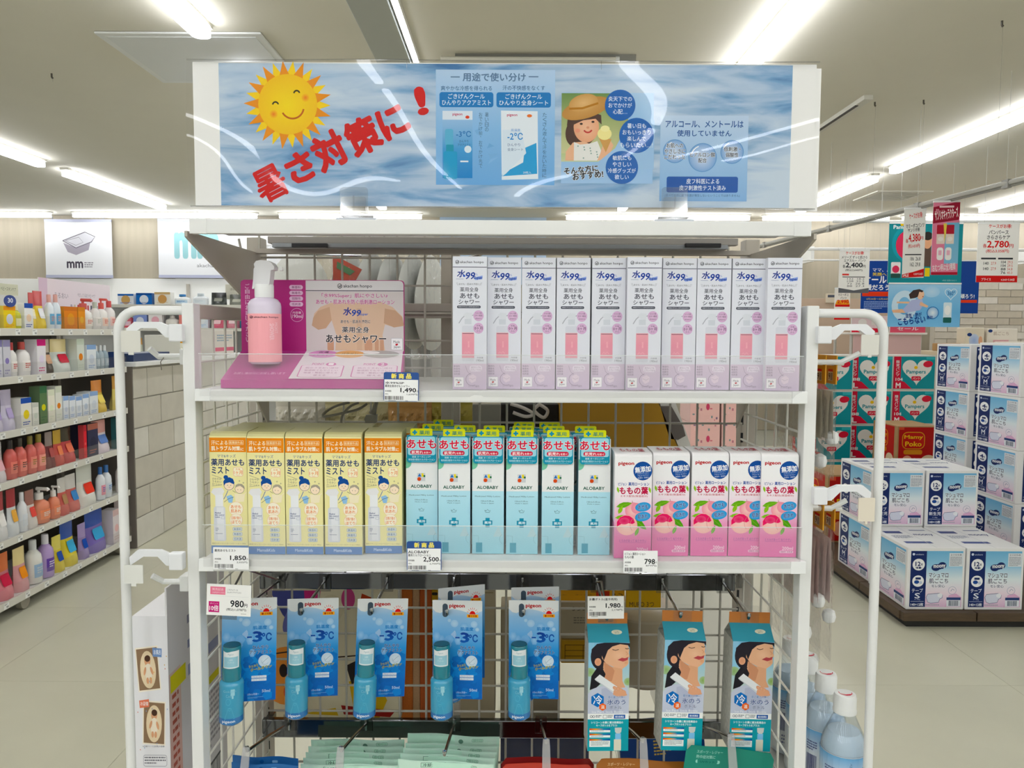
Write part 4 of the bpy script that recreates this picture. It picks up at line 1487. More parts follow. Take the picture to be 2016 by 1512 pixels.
pl2 = Print((0, 0, 100, 190), 2.6, zz(618) - zz(712), 0.0001)
subdiv_cols(pl2)
ah_logo(pl2, 12, 10, 84, 19, '57323f')
pl2.text('SHOWER', 34, 66, 98, 76, 'f9d5da', 0.03, rot=90)
pl2.text('MOIST', 56, 52, 98, 60, 'f9d5da', 0.01, rot=90)
pl2.ring(35, 165, 10, 1, 'f9d5da', 200, 330, 10)
link('label', pl2.mesh('bottle_label', wrap), None, SB, (0, 0, zz(712)))
MB().lathe([(0.0135, 0), (0.0138, 0.002), (0.0138, zz(560) - zz(586) - 0.002), (0.0132, zz(560) - zz(586))], 22, (0, 0, zz(586))).build('collar', WPLAST, SB)
hz = zz(560)
HM = clear('frost_head', 0.5, 1.2, 0.3)
HM2 = mat('translucent_white', 'e3e3e6', 0.25)
T_ = lambda X, y: (at(X, y, 1.15).x - SB.location.x, at(X, y, 1.15).z - SB.location.z)
head = [T_(508, 562), T_(507, 545), T_(506, 530), T_(504, 521), T_(508, 515), T_(517, 513), T_(530, 514), T_(538, 518), T_(544, 526), T_(543, 532), T_(537, 533), T_(536, 545), T_(534, 562)]
MB().prism(head, -0.010, 0.010).build('trigger_head', HM2, SB)
lever = [T_(506, 522), T_(512, 530), T_(510, 545), T_(506, 560), T_(502, 569), T_(499, 569), T_(501, 550), T_(502, 530)]
MB().prism(lever, -0.006, 0.006).build('trigger_lever', HM2, SB)
MB().box(T_(543, 0)[0], T_(549, 0)[0], -0.004, 0.004, T_(0, 531)[1], T_(0, 523)[1], 0.001).build('nozzle', WPLAST, SB)

# ================================================================== hooks and hanging goods below the shelves
z0u, z1u, RY = RAILS[0]
z0l, z1l, _ = RAILS[1]


def hook(label, x, zb_, yt_, zt_, zm=None, end='ball'):
    """wire hook clipped to a bar; the wire runs forward to its tip"""
    t = thing('display_hook', label, 'hook', (x, RY - 0.008, zb_), group='chrome display hooks')
    MB().box(-0.011, 0.011, -0.0025, 0.0, -0.018, 0.016, 0.001).build('clip_plate', clear('clip_clear', 0.75, 2.0, 0.1) if end != 'bare' else STEEL, t)
    MB().box(-0.002, 0.002, -0.006, -0.0025, -0.012, 0.010, 0.0006).build('clip_tongue', CHROME, t)
    yy = yt_ - (RY - 0.008)
    zz_ = zt_ - zb_
    MB().tube([(0, -0.003, 0), (0, -0.01, 0.002), (0, yy * 0.5, zz_ * 0.5 + 0.001), (0, yy, zz_), (0, yy - 0.002, zz_ + 0.006)], 0.0026, 8).build('wire', STEEL, t)
    MB().lathe([(0.0005, -0.003), (0.003, -0.002), (0.0036, 0), (0.003, 0.002), (0.0005, 0.003)], 10, (0, yy - 0.002, zz_ + 0.006)).build('tip', CHROME, t)
    return t


UPY = 1.222
ups = [(467, 1200), (594, 1199), (732, 1199), (880, 1202), (1031, 1202), (1195, 1212), (1340, 1207), (1474, 1210)]
UX = []
for i, (hx, hy) in enumerate(ups):
    q = at(hx, hy, UPY if i else 1.165)
    UX.append(q)
    hook('chrome hook on the upper bar, %s of eight' % nth(i, 8), q.x, (z0u + z1u) / 2, q.y, q.z - 0.006)
lows = [(487, 1478, 1.152), (672, 1478, 1.17), (875, 1486, 1.17), (1075, 1462, 1.18), (1265, 1460, 1.18), (1437, 1452, 1.18)]
for i, (hx, hy, hY) in enumerate(lows):
    q = at(hx, hy, hY)
    t = hook('chrome hook on the lower bar, %s of six' % nth(i, 6), q.x, z1l - 0.004, hY, q.z)
    if i != 2:
        # translucent label holder clipped on the tip, hanging forward
        MB().prism([(-0.005, 0.008), (0.005, 0.008), (0.006, -0.004), (0.007, -0.05), (-0.007, -0.05), (-0.006, -0.004)], -0.003, 0.0,
                   M=Matrix.Translation((0, hY - RY + 0.003, q.z - (z1l - 0.004))) @ Matrix.Rotation(-0.35, 4, 'X')).build('label_holder', clear('milky_clip', 0.8, 1.6, 0.15, haze=0.22), t)


# ---- mist packs: backing card with a small blue bottle
def p_pack():
    p = Print((1167, 443, 1637, 1400), 0.0815, 0.165, 0.00003)
    p.grad(1167, 443, 1637, 1400, 'e6edf4', '9dc3e6', '7fb3e2', '4f97d4', '2c7fc6', '1f6db8', '1b64b0')
    r = random.Random(4)
    for i in range(60):
        cx, cy = r.uniform(1190, 1610), r.uniform(980, 1370)
        a = r.uniform(0, 6)
        s_ = r.uniform(25, 48)
        p.poly([(max(1168, min(1636, cx + s_ * math.cos(a + k * 2 * PI / 5))), max(600, min(1398, cy + s_ * math.sin(a + k * 2 * PI / 5)))) for k in range(5)], r.choice(('2f83c9', '2a78c0', '3a8dd0', '1f6ab2', '2472bb')))
    for i in range(10):
        cx, cy = r.uniform(1200, 1500), r.uniform(620, 960)
        p.ell(cx, cy, r.uniform(25, 50), r.uniform(25, 50), r.choice(('9cc5ea', '8dbbe6', 'a9cdec')), n=6, rim='86b6e2')
    p.poly([(1167, 443), (1637, 443), (1637, 540), (1590, 560), (1520, 565), (1440, 540), (1360, 525), (1290, 545), (1240, 568), (1200, 560), (1167, 525)], 'eef1f3')
    p.rect(1262, 475, 1312, 606, '4a5866', 25)
    p.text('pigeon', 1328, 478, 1470, 520, 'b02a35', 0.045)
    p.poly([(1545 + 28 * math.cos(math.radians(a)), 573 + 32 * math.sin(math.radians(a))) for a in range(180, 361, 20)], 'd8402c')
    for a in (200, 225, 250, 270, 290, 315, 340):
        p.line([(1545 + 38 * math.cos(math.radians(a)), 570 + 42 * math.sin(math.radians(a))), (1545 + 56 * math.cos(math.radians(a)), 570 + 62 * math.sin(math.radians(a)))], 4, 'd8532c')
    p.rect(1492, 575, 1600, 606, 'f0b32c')
    p.text('暑さ対策', 1504, 581, 1588, 600, 'a03818', 0.03)
    for cx, cy, rr in ((1327, 637, 22), (1375, 665, 40), (1560, 670, 36), (1590, 720, 22)):
        p.ell(cx, cy, rr, rr, 'c3dcf2', rim='a5c9ea')
        p.ring(cx, cy, rr, 3, '8db9e2')
    p.text('肌温度', 1432, 700, 1552, 734, '3c7fc4', 0.03)
    for k in range(7):
        p.ring(1335 - k * 2, 772, 12 + k * 9, 2.5, 'e6eff8', -35, 35, 8)
    p.rect(1382, 795, 1424, 809, '174f9d')
    p.text('3', 1436, 755, 1508, 846, '133f8e', 0.05, col2='1d5fae')
    p.text('℃', 1512, 770, 1594, 841, '1a55a4', 0.035)
    p.text('ひんやり', 1432, 882, 1566, 918, '173c77', 0.025, out=('dbe8f4', 0.06))
    p.text('アクアミスト', 1405, 927, 1598, 963, '173c77', 0.025, out=('dbe8f4', 0.06))
    p.ell(1537, 1030, 55, 57, 'e4eef6', rim='cfe0ee')
    p.ring(1540, 1035, 30, 3, '9fb6c8', 20, 200)
    p.line([(1515, 1050), (1545, 1020), (1570, 1000)], 4, '9fb6c8')
    p.text('シュッと', 1402, 1058, 1482, 1084, '6d7040', 0.03, out=('eae79c', 0.08), rot=-10)
    p.text('クールダウン', 1415, 1080, 1600, 1108, '6d7040', 0.03, out=('eae79c', 0.08), rot=-10)
    for y in (1164, 1192):
        p.rect(1425, y, 1555, y + 22, 'e8eff5')
        p.text('アルコールフリー' if y == 1164 else 'メントールフリー', 1434, y + 5, 1546, y + 17, '4a7fb2')
    p.text('50ml', 1517, 1298, 1588, 1324, 'd2e4f4', 0.01)
    p.text('1才6ヵ月頃〜', 1392, 1326, 1492, 1346, 'd2e4f4', 0.01)
    p.lines(1395, 1362, 1530, 1380, 2, '7fb0dc', 9)
    return p.mesh('pack_print')


PPK = p_pack()
BODYM = mat('blue_teal_pet', '3fb2dc', 0.1, coat=0.6, trans=0.22)
LIQ = mat('deep_blue_pet', '2480cc', 0.1, coat=0.6, trans=0.2)
CAPM = mat('teal_cap', '1a8fa2', 0.1, coat=0.6, trans=0.2)
CAPI = mat('teal_cap_inner', '0d5867', 0.3)


def mist_pack(label, loc, rot):
    t = thing('mist_pack', label, 'mist pack', loc, rot, 'hanging blue mist packs')
    w_, h_ = 0.0815, 0.165
    zt_ = 0.017                  # the slot hangs on the wire at z = 0
    c = MB().prism(rrect(-w_ / 2 + 0.0165, zt_ - h_, w_ / 2 + 0.0165, zt_, 0.003), 0, 0.0006).build('backing_card', pm('e8eef4'), t)
    link('printed_card', PPK, None, c, (0.0165, -0.0002, zt_ - h_))
    bx_, by_ = -0.0065, -0.0195
    r = 0.0182
    zb_ = zt_ - (1525 - 443) / 957 * h_
    zc = lambda y: zt_ - (y - 443) / 957 * h_
    MB().lathe([(0.003, zb_), (r * .8, zb_ + 0.0005), (r, zb_ + 0.004), (r, zb_ + 0.0135)], 24, (bx_, by_, 0)).build('liquid', LIQ, t)
    MB().lathe([(r, zb_ + 0.0135), (r, zc(1165)), (r * .95, zc(1145)), (r * .78, zc(1130)), (r * .72, zc(1128))], 24, (bx_, by_, 0)).build('bottle', BODYM, t)
    MB().lathe([(0.0138, zc(1128)), (0.0142, zc(1120)), (0.0142, zc(1025)), (0.0136, zc(1012))], 24, (bx_, by_, 0)).build('collar', CAPM, t)
    MB().lathe([(0.0134, zc(1012)), (0.0134, zc(830)), (0.0128, zc(822))], 24, (bx_, by_, 0)).build('cap', CAPM, t)
    MB().lathe([(0.0005, zc(822) + 0.0001), (0.0112, zc(822) + 0.0001), (0.0118, zc(822) + 0.0009), (0.0126, zc(822) + 0.0006)], 24, (bx_, by_, 0)).build('cap_rim', CAPI, t)
    # paper label around the cap
    lb = Print((0, 0, 100, 66), 1.0, zc(850) - zc(1005), 0.00015)
    for i in range(12):
        lb.poly([(i * 100 / 12, 4 * math.sin(i / 2)), ((i + 1) * 100 / 12, 4 * math.sin((i + 1) / 2)), ((i + 1) * 100 / 12, 66), (i * 100 / 12, 66)], 'e9eef0')
    for i in range(1, 11):
        lb.rect(i * 100 / 12, 22, (i + 1) * 100 / 12, 61, 'a3c9d6')
    lb.text('Pigeon', 34, 8, 66, 17, '9ab3bd')
    lb.text('お客様', 40, 28, 60, 36, 'e4eff2')
    lb.text('アンケート', 32, 39, 68, 47, 'e4eff2')
    link('cap_label', lb.mesh('cap_label', lambda v: Vector((bx_ + (0.0137 - v.y) * math.sin(v.x * 1.9), by_ - (0.0137 - v.y) * math.cos(v.x * 1.9), v.z))), None, t, (0, 0, zc(1005)))
    # lettering on the bottle
    lt = Print((0, 0, 100, 100), 1.0, zc(1165) - zc(1505), 0.00015)
    lt.rect(48, 5, 62, 22, 'a9d3de')
    lt.rect(52, 22, 58, 30, 'a9d3de')
    lt.text('Gokigen', 22, 7, 66, 15, '8fc3d4')
    lt.text('Cool', 32, 18, 52, 26, '8fc3d4')
    lt.ring(40, 38, 9, 1.2, '6db3cc')
    lt.line([(28, 84), (36, 66), (40, 54), (50, 54), (56, 68), (62, 84), (28, 84)], 1.2, '6db3cc')
    lt.ring(45, 58, 4, 1.2, '6db3cc', n=12)
    lt.text('pigeon', 18, 87, 64, 96, 'e2eef6', 0.03)
    link('bottle_print', lt.mesh('bottle_print', lambda v: Vector((bx_ + (r + 0.0003 - v.y) * math.sin(v.x * 2.3 + 0.1), by_ - (r + 0.0003 - v.y) * math.cos(v.x * 2.3 + 0.1), v.z))), None, t, (0, 0, zc(1505)))
    return t


proto = None
specs = [(0, 0.006, (0.0, 0.03, 0.22)), (1, 0.006, (0.0, 0.02, 0.15)), (2, 0.006, (0.0, 0.045, 0.16)), (3, 0.006, (0, 0.0, -0.05)), (4, 0.006, (0, -0.005, -0.04)),
         (3, 0.046, (0, 0.0, 0.3)), (4, 0.046, (0, -0.012, 0.05))]
for j, (i, dy, rot) in enumerate(specs):
    q = UX[i]
    lab = ('hanging pack with small blue mist bottle, %s of five' % nth(i, 5)) if j < 5 else 'second blue mist pack hidden behind the %s one' % ORD[i]
    loc = (q.x + (0.0 if j < 5 else 0.004), q.y + dy + (0.0 if j < 5 else 0.012), q.z - 0.002 + (0.0 if j < 5 else 0.004))
    if proto is None:
        proto = mist_pack(lab, loc, rot)
    else:
        dup(proto, lab, loc, rot)


# ---- ice pack bottle cartons with gable tops
def p_ice():
    p = Print((455, 500, 775, 1350), 0.066, 0.179, 0.00003)
    p.grad(455, 500, 775, 1055, '8fc0dd', 'a9cbd8', 'c3d3cf', 'b9b4c4')
    p.rect(455, 500, 500, 700, '9cc8e0')
    p.ell(470, 730, 40, 35, '8fae74', rim='a9c2a0')
    p.ell(765, 805, 30, 30, '87a865', rim='a9bd97')
    # pale blouse
    p.poly([(455, 900), (500, 850), (580, 835), (700, 825), (760, 850), (775, 900), (775, 1055), (455, 1055)], 'c6ccdb')
    p.poly([(560, 860), (640, 842), (690, 850), (700, 1055), (560, 1055)], 'b7bdd0')
    # neck, face, hair
    p.ell(545, 610, 72, 100, '26222a')
    p.poly([(575, 650), (640, 690), (720, 700), (722, 800), (745, 850), (660, 860), (560, 800)], 'd9ac90')
    p.poly([(575, 650), (640, 690), (660, 720), (640, 800), (590, 800)], 'c9977c')
    p.poly([(468, 870), (480, 760), (520, 700), (560, 690), (590, 745), (575, 800), (520, 850)], '1d1b22')
    p.poly([(560, 560), (610, 520), (700, 512), (760, 520), (772, 555), (768, 580), (775, 608), (764, 622), (768, 645), (755, 680), (720, 705), (650, 690), (590, 660), (560, 620)], 'e3b99d')
    p.ell(690, 600, 60, 50, 'ebc5ab', rim='e3b99d')
    p.ell(748, 655, 20, 22, 'd9a488', rim='e3b99d')
    p.poly([(475, 620), (480, 550), (520, 510), (580, 500), (680, 500), (780, 505), (784, 540), (760, 520), (700, 512), (640, 530), (605, 560), (590, 600), (575, 640), (560, 600), (540, 600), (530, 640), (545, 680), (575, 700), (560, 720), (510, 690), (485, 655)], '26222a')
    p.ell(530, 650, 26, 30, 'd79f83', rim='e0ad92')
    p.line([(640, 553), (665, 560), (690, 553)], 5, '3b2a2a')
    p.line([(740, 545), (755, 550), (770, 545)], 5, '3b2a2a')
    p.line([(745, 570), (762, 588), (750, 596)], 4, 'cc9378')
    p.poly([(682, 635), (715, 617), (740, 622), (766, 612), (760, 635), (725, 648)], 'b5585c')
    p.line([(684, 634), (725, 632), (766, 614)], 3, '8e3f46')
    # stick bottle in the hand
    p.poly([(505, 785), (545, 748), (690, 850), (660, 900)], 'e8ebee')
    p.line([(512, 790), (665, 895)], 6, 'c9ced4')
    for k_, (fx, fy) in enumerate(((665, 855), (690, 862), (712, 872), (734, 885))):
        p.ell(fx, fy, 20, 14, 'e2b59a', 40, rim='d5a286')
    p.poly([(655, 870), (745, 880), (760, 910), (700, 930), (650, 905)], 'dcab8f')
    # title
    hexa = lambda cx, cy, r_: [(cx + r_ * math.cos(math.radians(60 * k + 30)), cy + r_ * math.sin(math.radians(60 * k + 30))) for k in range(6)]
    p.poly(hexa(530, 948, 56), '1d6fb5')
    p.text('冷', 496, 912, 566, 984, 'f2f6fa', 0.015)
    p.poly(hexa(570, 1002, 30), 'e0702c')
    p.text('温', 556, 988, 586, 1016, 'f8ece0', 0.02)
    p.text('夏の暑さ対策に', 612, 916, 748, 934, '4b6ea8', 0.01, out=('e7ecf2', 0.06))
    p.text('氷のう', 606, 945, 748, 985, '24407c', 0.015, out=('e3e7ee', 0.05))
    p.text('ボトル', 624, 994, 720, 1020, '3f4f78', 0.01, out=('e3e7ee', 0.05))
    p.text('Ice Pack Stick Bottle', 488, 1032, 732, 1050, 'eceef2', 0.01)
    p.rect(455, 1055, 775, 1100, 'f1f3f3')
    p.ring(483, 1078, 10, 3, '3a4350')
    p.ring(502, 1078, 10, 3, '3a4350')
    p.lines(518, 1068, 562, 1090, 2, '4a5563', 2)
    p.frame(574, 1066, 604, 1092, '4a5563', 2.5, 'f1f3f3')
    p.lines(610, 1066, 650, 1092, 3, '4a5563', 3)
    p.rect(660, 1064, 748, 1095, '1f59a0')
    p.text('魔法瓶構造', 670, 1072, 738, 1088, 'e6eef6', 0.02)
    p.rect(455, 1100, 775, 1350, '1c9aa6')
    p.text('シリコーン氷嚢に魔法瓶構造の', 482, 1116, 732, 1134, 'eaf6f6', 0.025)
    p.text('キープボトルをプラス!', 522, 1140, 686, 1157, 'eaf6f6', 0.025)
    for y in (1172, 1213, 1255):
        p.grad(470, y, 632, y + 13, 'cf4a32', 'd99a4a', '2f7fa8', '1d4f98', horiz=True)
        p.rect(470, y + 13, 632, y + (30 if y < 1250 else 62), 'eef4f4')
        p.lines(482, y + 18, 620, y + (26 if y < 1250 else 56), 1 if y < 1250 else 4, '5d6b70', y, 0.4)
    p.poly([(668, 1166), (722, 1166), (718, 1200), (708, 1212), (682, 1212), (670, 1200)], 'cfd2d0')
    p.rect(672, 1212, 716, 1258, '8fc2e6')
    p.rect(662, 1258, 718, 1346, 'dcdacb', 3)
    return p.mesh('ice_print')


PIC = p_ice()
ISIDE = mat('grey_printed_board', 'b9bab2', 0.6, vary=0.18, scale=160)
ITEAL = mat('teal_board', '2f9db4', 0.45)
IORG = mat('orange_board', 'c8792f', 0.5)


def ice_box(label, loc, rot):
    t = thing('ice_bottle_carton', label, 'carton', loc, rot, 'hanging ice bottle cartons')
    w_, d_, h_ = 0.066, 0.052, 0.179
    top = -0.028                 # box shoulder, hanging from z = 0
    MB().box(-w_ / 2, w_ / 2, 0, d_, top - h_, top).build('carton', ISIDE, t)
    link('printed_front', PIC, None, t, (0, 0, top - h_))
    MB().add([(-w_ / 2, 0, top), (w_ / 2, 0, top), (w_ / 2, d_ / 2, -0.006), (-w_ / 2, d_ / 2, -0.006), (-w_ / 2, 0.001, top - 0.001), (w_ / 2, 0.001, top - 0.001)],
             [(0, 1, 2, 3), (3, 2, 5, 4), (0, 3, 4), (1, 5, 2), (0, 4, 5, 1)]).build('front_flap', ITEAL, t)
    MB().add([(-w_ / 2, d_, top), (w_ / 2, d_, top), (w_ / 2, d_ / 2, -0.006), (-w_ / 2, d_ / 2, -0.006), (-w_ / 2, d_ - .001, top - 0.001), (w_ / 2, d_ - .001, top - 0.001)],
             [(0, 3, 2, 1), (3, 4, 5, 2), (0, 4, 3), (1, 2, 5), (0, 1, 5, 4)]).build('rear_flap', ISIDE, t)
    MB().box(-w_ / 2, w_ / 2, d_ / 2 - 0.0008, d_ / 2 + 0.0008, -0.008, 0.011).build('ridge', IORG, t)
    MB().prism(rrect(-0.015, -0.010, 0.015, 0.022, 0.004), d_ / 2 - 0.0022, d_ / 2 - 0.0012).build('hang_tab', CLEAR, t)
    sp = Print((0, 0, 100, 50), 0.018, 0.009)
    sp.ell(50, 25, 48, 23, 'e4e3cf')
    sp.text('くり返し', 25, 12, 75, 23, '4a4a40')
    sp.text('使える', 30, 27, 70, 38, '4a4a40')
    link('sticker', sp.mesh('sticker', lambda v: Vector((v.x + 0.014, 0.010 + v.z * 0.75 + v.y * .7, top + 0.0088 + v.z * 0.64 - v.y * .7))), None, t)
    return t


proto = None
for i, rot in enumerate(((0.0, 0.0, 0.02), (-0.03, 0.03, 0.03), (-0.02, 0.02, 0.0))):
    q = UX[5 + i]
    loc = (q.x + (0.001, 0.004, 0.002)[i], UPY - 0.024, q.z - 0.007)
    lab = 'hanging ice bottle carton with woman photo and teal base, %s of three' % nth(i, 3)
    if proto is None:
        proto = ice_box(lab, loc, rot)
    else:
        dup(proto, lab, loc, rot)


# ---- price cards hanging at the hooks
def hung_card(label, x0, y0, x1, y1, Yd, pr_fn, tilt):
    a, b = at(x0, y1, Yd), at(x1, y0, Yd)
    w_, h_ = b.x - a.x, b.z - a.z
    t = thing('price_card', label, 'price card', ((a.x + b.x) / 2, Yd, a.z), (0, tilt, 0))
    MB().box(-w_ / 2, w_ / 2, 0, 0.0006, 0, h_).build('card', PAPER, t)
    p = Print((0, 0, 100, 100 * h_ / w_), w_, h_, 0.00003)
    pr_fn(p, 100 * h_ / w_)
    link('printed_face', p.mesh('card_print'), None, t)
    MB().box(-0.012, 0.012, 0.0006, 0.0014, -0.006, h_ * 0.5).build('clear_holder', clear('clip_clear'), t)
    # arm of the holder reaching back to the hook bar
    MB().tube([(0, 0.0014, h_ * 0.6), (0, 0.06, h_ * 1.1), (0.0, RY - Yd - 0.01, (z0u + z1u) / 2 - a.z)], 0.0018, 6).build('holder_arm', STEEL, t)
    return t


def c980(p, hh):
    p.rect(8, 6, 42, 24, 'e2899f')
    p.text('発売記念', 12, 9, 38, 15, 'f8e8ec')
    p.text('-2.4(水)から-2.9(火)', 12, 17, 40, 22, 'f8e8ec')
    p.text('ごきげんクール', 46, 10, 70, 14, '3a3d45')
    p.text('ひんやりアクアミスト', 46, 16, 78, 20, '3a3d45')
    p.rect(6, 27, 95, 27.5, 'd4d6d8')
    p.text('980', 54, 36, 84, 51, '17191f', 0.03)
    p.text('円', 85, 43, 92, 51, '17191f', 0.02)
    p.text('(税込1,078円)', 45, 54, 90, 61, '17191f', 0.012)
    p.rect(5, 40, 29, 65, 'bb2a76')
    p.text('ポイント', 8, 43, 26, 47, 'f6e3ee')
    p.text('10倍', 7, 49, 27, 62, 'f8ecf3', 0.03)
    p.lines(78, 66, 92, 68, 1, '777', 2)


def c1980(p, hh):
    p.text('氷嚢ボトル(温冷両用)', 4, 5, 82, 13, '22242c', 0.02)
    p.text('1,980', 50, 20, 90, 34, '111318', 0.03)
    p.text('円', 91, 28, 97, 34, '22242c')
    p.text('本体価格', 4, 27, 22, 32, '22242c', 0.02)
    p.text('(税込', 4, 37, 14, 42, '22242c')
    p.text('2,178円)', 66, 36, 97, 42, '22242c', 0.01)
    p.bars(4, 44, 52, 55, '16181e', 11)
    p.lines(10, 57, 40, 59.5, 1, '555', 4)


hung_card('tilted white price card reading 980 yen beside the first mist pack', 406, 1151, 492, 1212, 1.095, c980, 0.045)
hung_card('price card reading 1,980 yen above the first ice bottle carton', 1157, 1174, 1229, 1218, 1.17, c1980, -0.012)


# ---- flat pouches hanging on the lower bar (only their tops are in view)
def pouch_sheet(name, label, x0, x1, yl, yr, Yd, m, group, fn, h_=0.17, tilt=0.0, corner=0.0):
    a, b = at(x0, yl, Yd), at(x1, yr, Yd)
    w_ = b.x - a.x
    t = thing(name, label, 'pouch', ((a.x + b.x) / 2, Yd, (a.z + b.z) / 2), (tilt, math.atan2(a.z - b.z, w_), 0), group)
    rim = rrect(-w_ / 2, -h_, w_ / 2, 0, corner) if corner else None

    def f(u, v, s):
        x = -w_ / 2 + w_ * u
        e = 1.0
        if corner:
            dxe = min(u, 1 - u) * w_
            e = 1.0
        zc_ = -h_ * (1 - v)
        if corner and min(u, 1 - u) * w_ < corner and v > 0.999:
            k_ = min(u, 1 - u) * w_
            zc_ -= corner - math.sqrt(max(0, corner ** 2 - (corner - k_) ** 2))
        th = 0.010 * (1 - abs(2 * u - 1) ** 4) * math.sin(PI * (0.72 - v) / 0.72) if v < 0.72 else 0.0004
        wob = 0.0022 * math.sin(u * 9 + x0 * 0.1) * v
        return Vector((x, s * (th / 2 + 0.0003) + wob, zc_))
    mb = MB()
    mb.grid(lambda u, v: f(u, v, -1), 20, 14)
    mb.grid(lambda u, v: f(u, v, 1), 20, 14)
    mb.build('pouch_body', m, t)
    if fn:
        p = Print((0, 0, 100, 20), w_, w_ * 0.2, 0.00004)
        fn(p)
        link('printed_top', p.mesh('pouch_print', lambda v: Vector((v.x, v.y - 0.0006 + 0.0022 * math.sin((v.x / w_ + 0.5) * 9 + x0 * 0.1) * (1 + (v.z - w_ * 0.2) / h_), v.z - w_ * 0.2 - 0.001))), None, t)
    return t


def mint(p):
    p.rect(0.5, 0.3, 99.5, 19, 'd2f2e2')
    p.frame(24, 1.2, 50, 6.4, '3f6a60', 0.4, 'cfeede')
    p.text('冷却シート', 26, 2.1, 48, 5.6, '24403a', 0.02)
    p.ell(58, 6, 2.6, 2.6, '6d8f80')
    p.frame(70, 2, 82, 5.6, '5b8477', 0.3, 'c8ead8', 1)
    p.text('切り口', 71.5, 2.8, 80.5, 4.9, '3f6a60')


MINT = mat('mint_pouch', 'd2f2e2', 0.45)
for g, (bx0, bx1, ys, sh) in enumerate((((613), 796, (1455, 1468, 1480, 1492, 1504), -9), (803, 984, (1442, 1461, 1471, 1482, 1494), -8))):
    for k_, y in enumerate(ys):
        pouch_sheet('cooling_sheet_pouch', 'mint green cooling sheet pouch, %s from the back of the %s bunch' % (ORD[k_], ('left', 'right')[g]), bx0 + k_ * sh * 0.6, bx1 + k_ * sh * 0.35, y, y + (2 if g == 0 else 10),
                    1.355 - k_ * 0.032, MINT, 'mint cooling sheet pouches', mint, tilt=0.08)
BLUEP = mat('blue_pouch', '1f66a8', 0.4)
blu = lambda p: (p.rect(60, 5, 68, 9, '8fb8dc', 1), p.ell(45, 6, 3, 3, '174f88'))
pouch_sheet('wipe_pouch', 'blue pouch on the leftmost lower hook, rear one', 457, 588, 1488, 1492, 1.185, BLUEP, 'blue pouches', blu, tilt=0.06)
pouch_sheet('wipe_pouch', 'blue pouch on the leftmost lower hook, front one', 455, 586, 1502, 1506, 1.15, BLUEP, 'blue pouches', blu, tilt=0.06)
sp1 = lambda c1, c2: (lambda p: (p.text('スポーツ・レジャー', 12, 4, 42, 8, c1, 0.01), p.text('熱中症対策に', 12, 10, 34, 14, c1, 0.01), p.rect(12, 16, 40, 20, c2, 1.5), p.text('UVカット', 17, 16.6, 34, 19.4, '1d5f58', 0.02)))
pouch_sheet('sun_hat_pouch', 'red cooling towel pouch with rounded corners on a lower hook', 987, 1170, 1490, 1494, 1.27, mat('red_pouch', 'a02626', 0.3), None, None, tilt=0.06, corner=0.012)
pouch_sheet('sun_hat_pouch', 'bright red pouch in front of the darker red one', 986, 1168, 1502, 1505, 1.235, mat('red_pouch2', 'c23a2a', 0.3), None, None, tilt=0.06, corner=0.012)
pouch_sheet('sun_hat_pouch', 'orange brown leisure pouch with white lettering on a lower hook', 1175, 1356, 1491, 1500, 1.24, mat('orange_pouch', 'b06a22', 0.35), None, sp1('f0dcb8', 'e8c48a'), tilt=0.06, corner=0.012)
pouch_sheet('sun_hat_pouch', 'teal green leisure pouch with white lettering on a lower hook', 1352, 1526, 1464, 1482, 1.18, mat('teal_pouch', '138a78', 0.3), None, sp1('b4e0d6', '9fd4c8'), tilt=0.06, corner=0.012)

# ---- power cord looped under the upper shelf
cpts = [(688, 792, 1.33), (660, 800, 1.32), (640, 812, 1.31), (636, 818, 1.31), (642, 820, 1.31), (672, 814, 1.31), (705, 806, 1.31), (722, 795, 1.32)]
cp2 = [(705, 793, 1.33), (690, 800, 1.31), (676, 815, 1.30), (672, 830, 1.30), (678, 842, 1.30), (695, 845, 1.30), (715, 838, 1.30), (727, 826, 1.30)]
CO = thing('power_cord', 'grey power cord with plug looped below the upper shelf', 'cord', at(690, 800, 1.31))


def smooth(pts, n=6):
    out = []
    for i in range(len(pts) - 1):
        p0, p1, p2, p3 = pts[max(i - 1, 0)], pts[i], pts[i + 1], pts[min(i + 2, len(pts) - 1)]
        for k in range(n):
            t = k / n
            out.append(0.5 * ((2 * p1) + (p2 - p0) * t + (2 * p0 - 5 * p1 + 4 * p2 - p3) * t * t + (3 * p1 - p0 - 3 * p2 + p3) * t ** 3))
    return out + [pts[-1]]


CG = mat('grey_cord', '86837b', 0.45)
lo_ = CO.location
for pts in (cpts, cp2):
    MB().tube([q - lo_ for q in smooth([at(*c) for c in pts])], 0.0022, 7).build('cable', CG, CO)
pq = [at(742, 788, 1.30) - lo_, at(737, 806, 1.30) - lo_, at(733, 815, 1.30) - lo_]
MB().tube(pq, [0.003, 0.004, 0.0065], 8).build('strain_relief', CG, CO)
pc = at(731, 826, 1.30) - lo_
MB().prism([(pc.x - 0.008, pc.z + 0.008), (pc.x + 0.010, pc.z + 0.009), (pc.x + 0.009, pc.z - 0.004), (pc.x + 0.003, pc.z - 0.010), (pc.x - 0.007, pc.z - 0.009), (pc.x - 0.011, pc.z + 0.001)], pc.y - 0.006, pc.y + 0.006).build('plug', CG, CO)
for dx in (-0.004, 0.003):
    MB().box(pc.x + dx - 0.0004, pc.x + dx + 0.0004, pc.y - 0.002, pc.y + 0.002, pc.z - 0.022, pc.z - 0.008).build('prong', STEEL, CO)

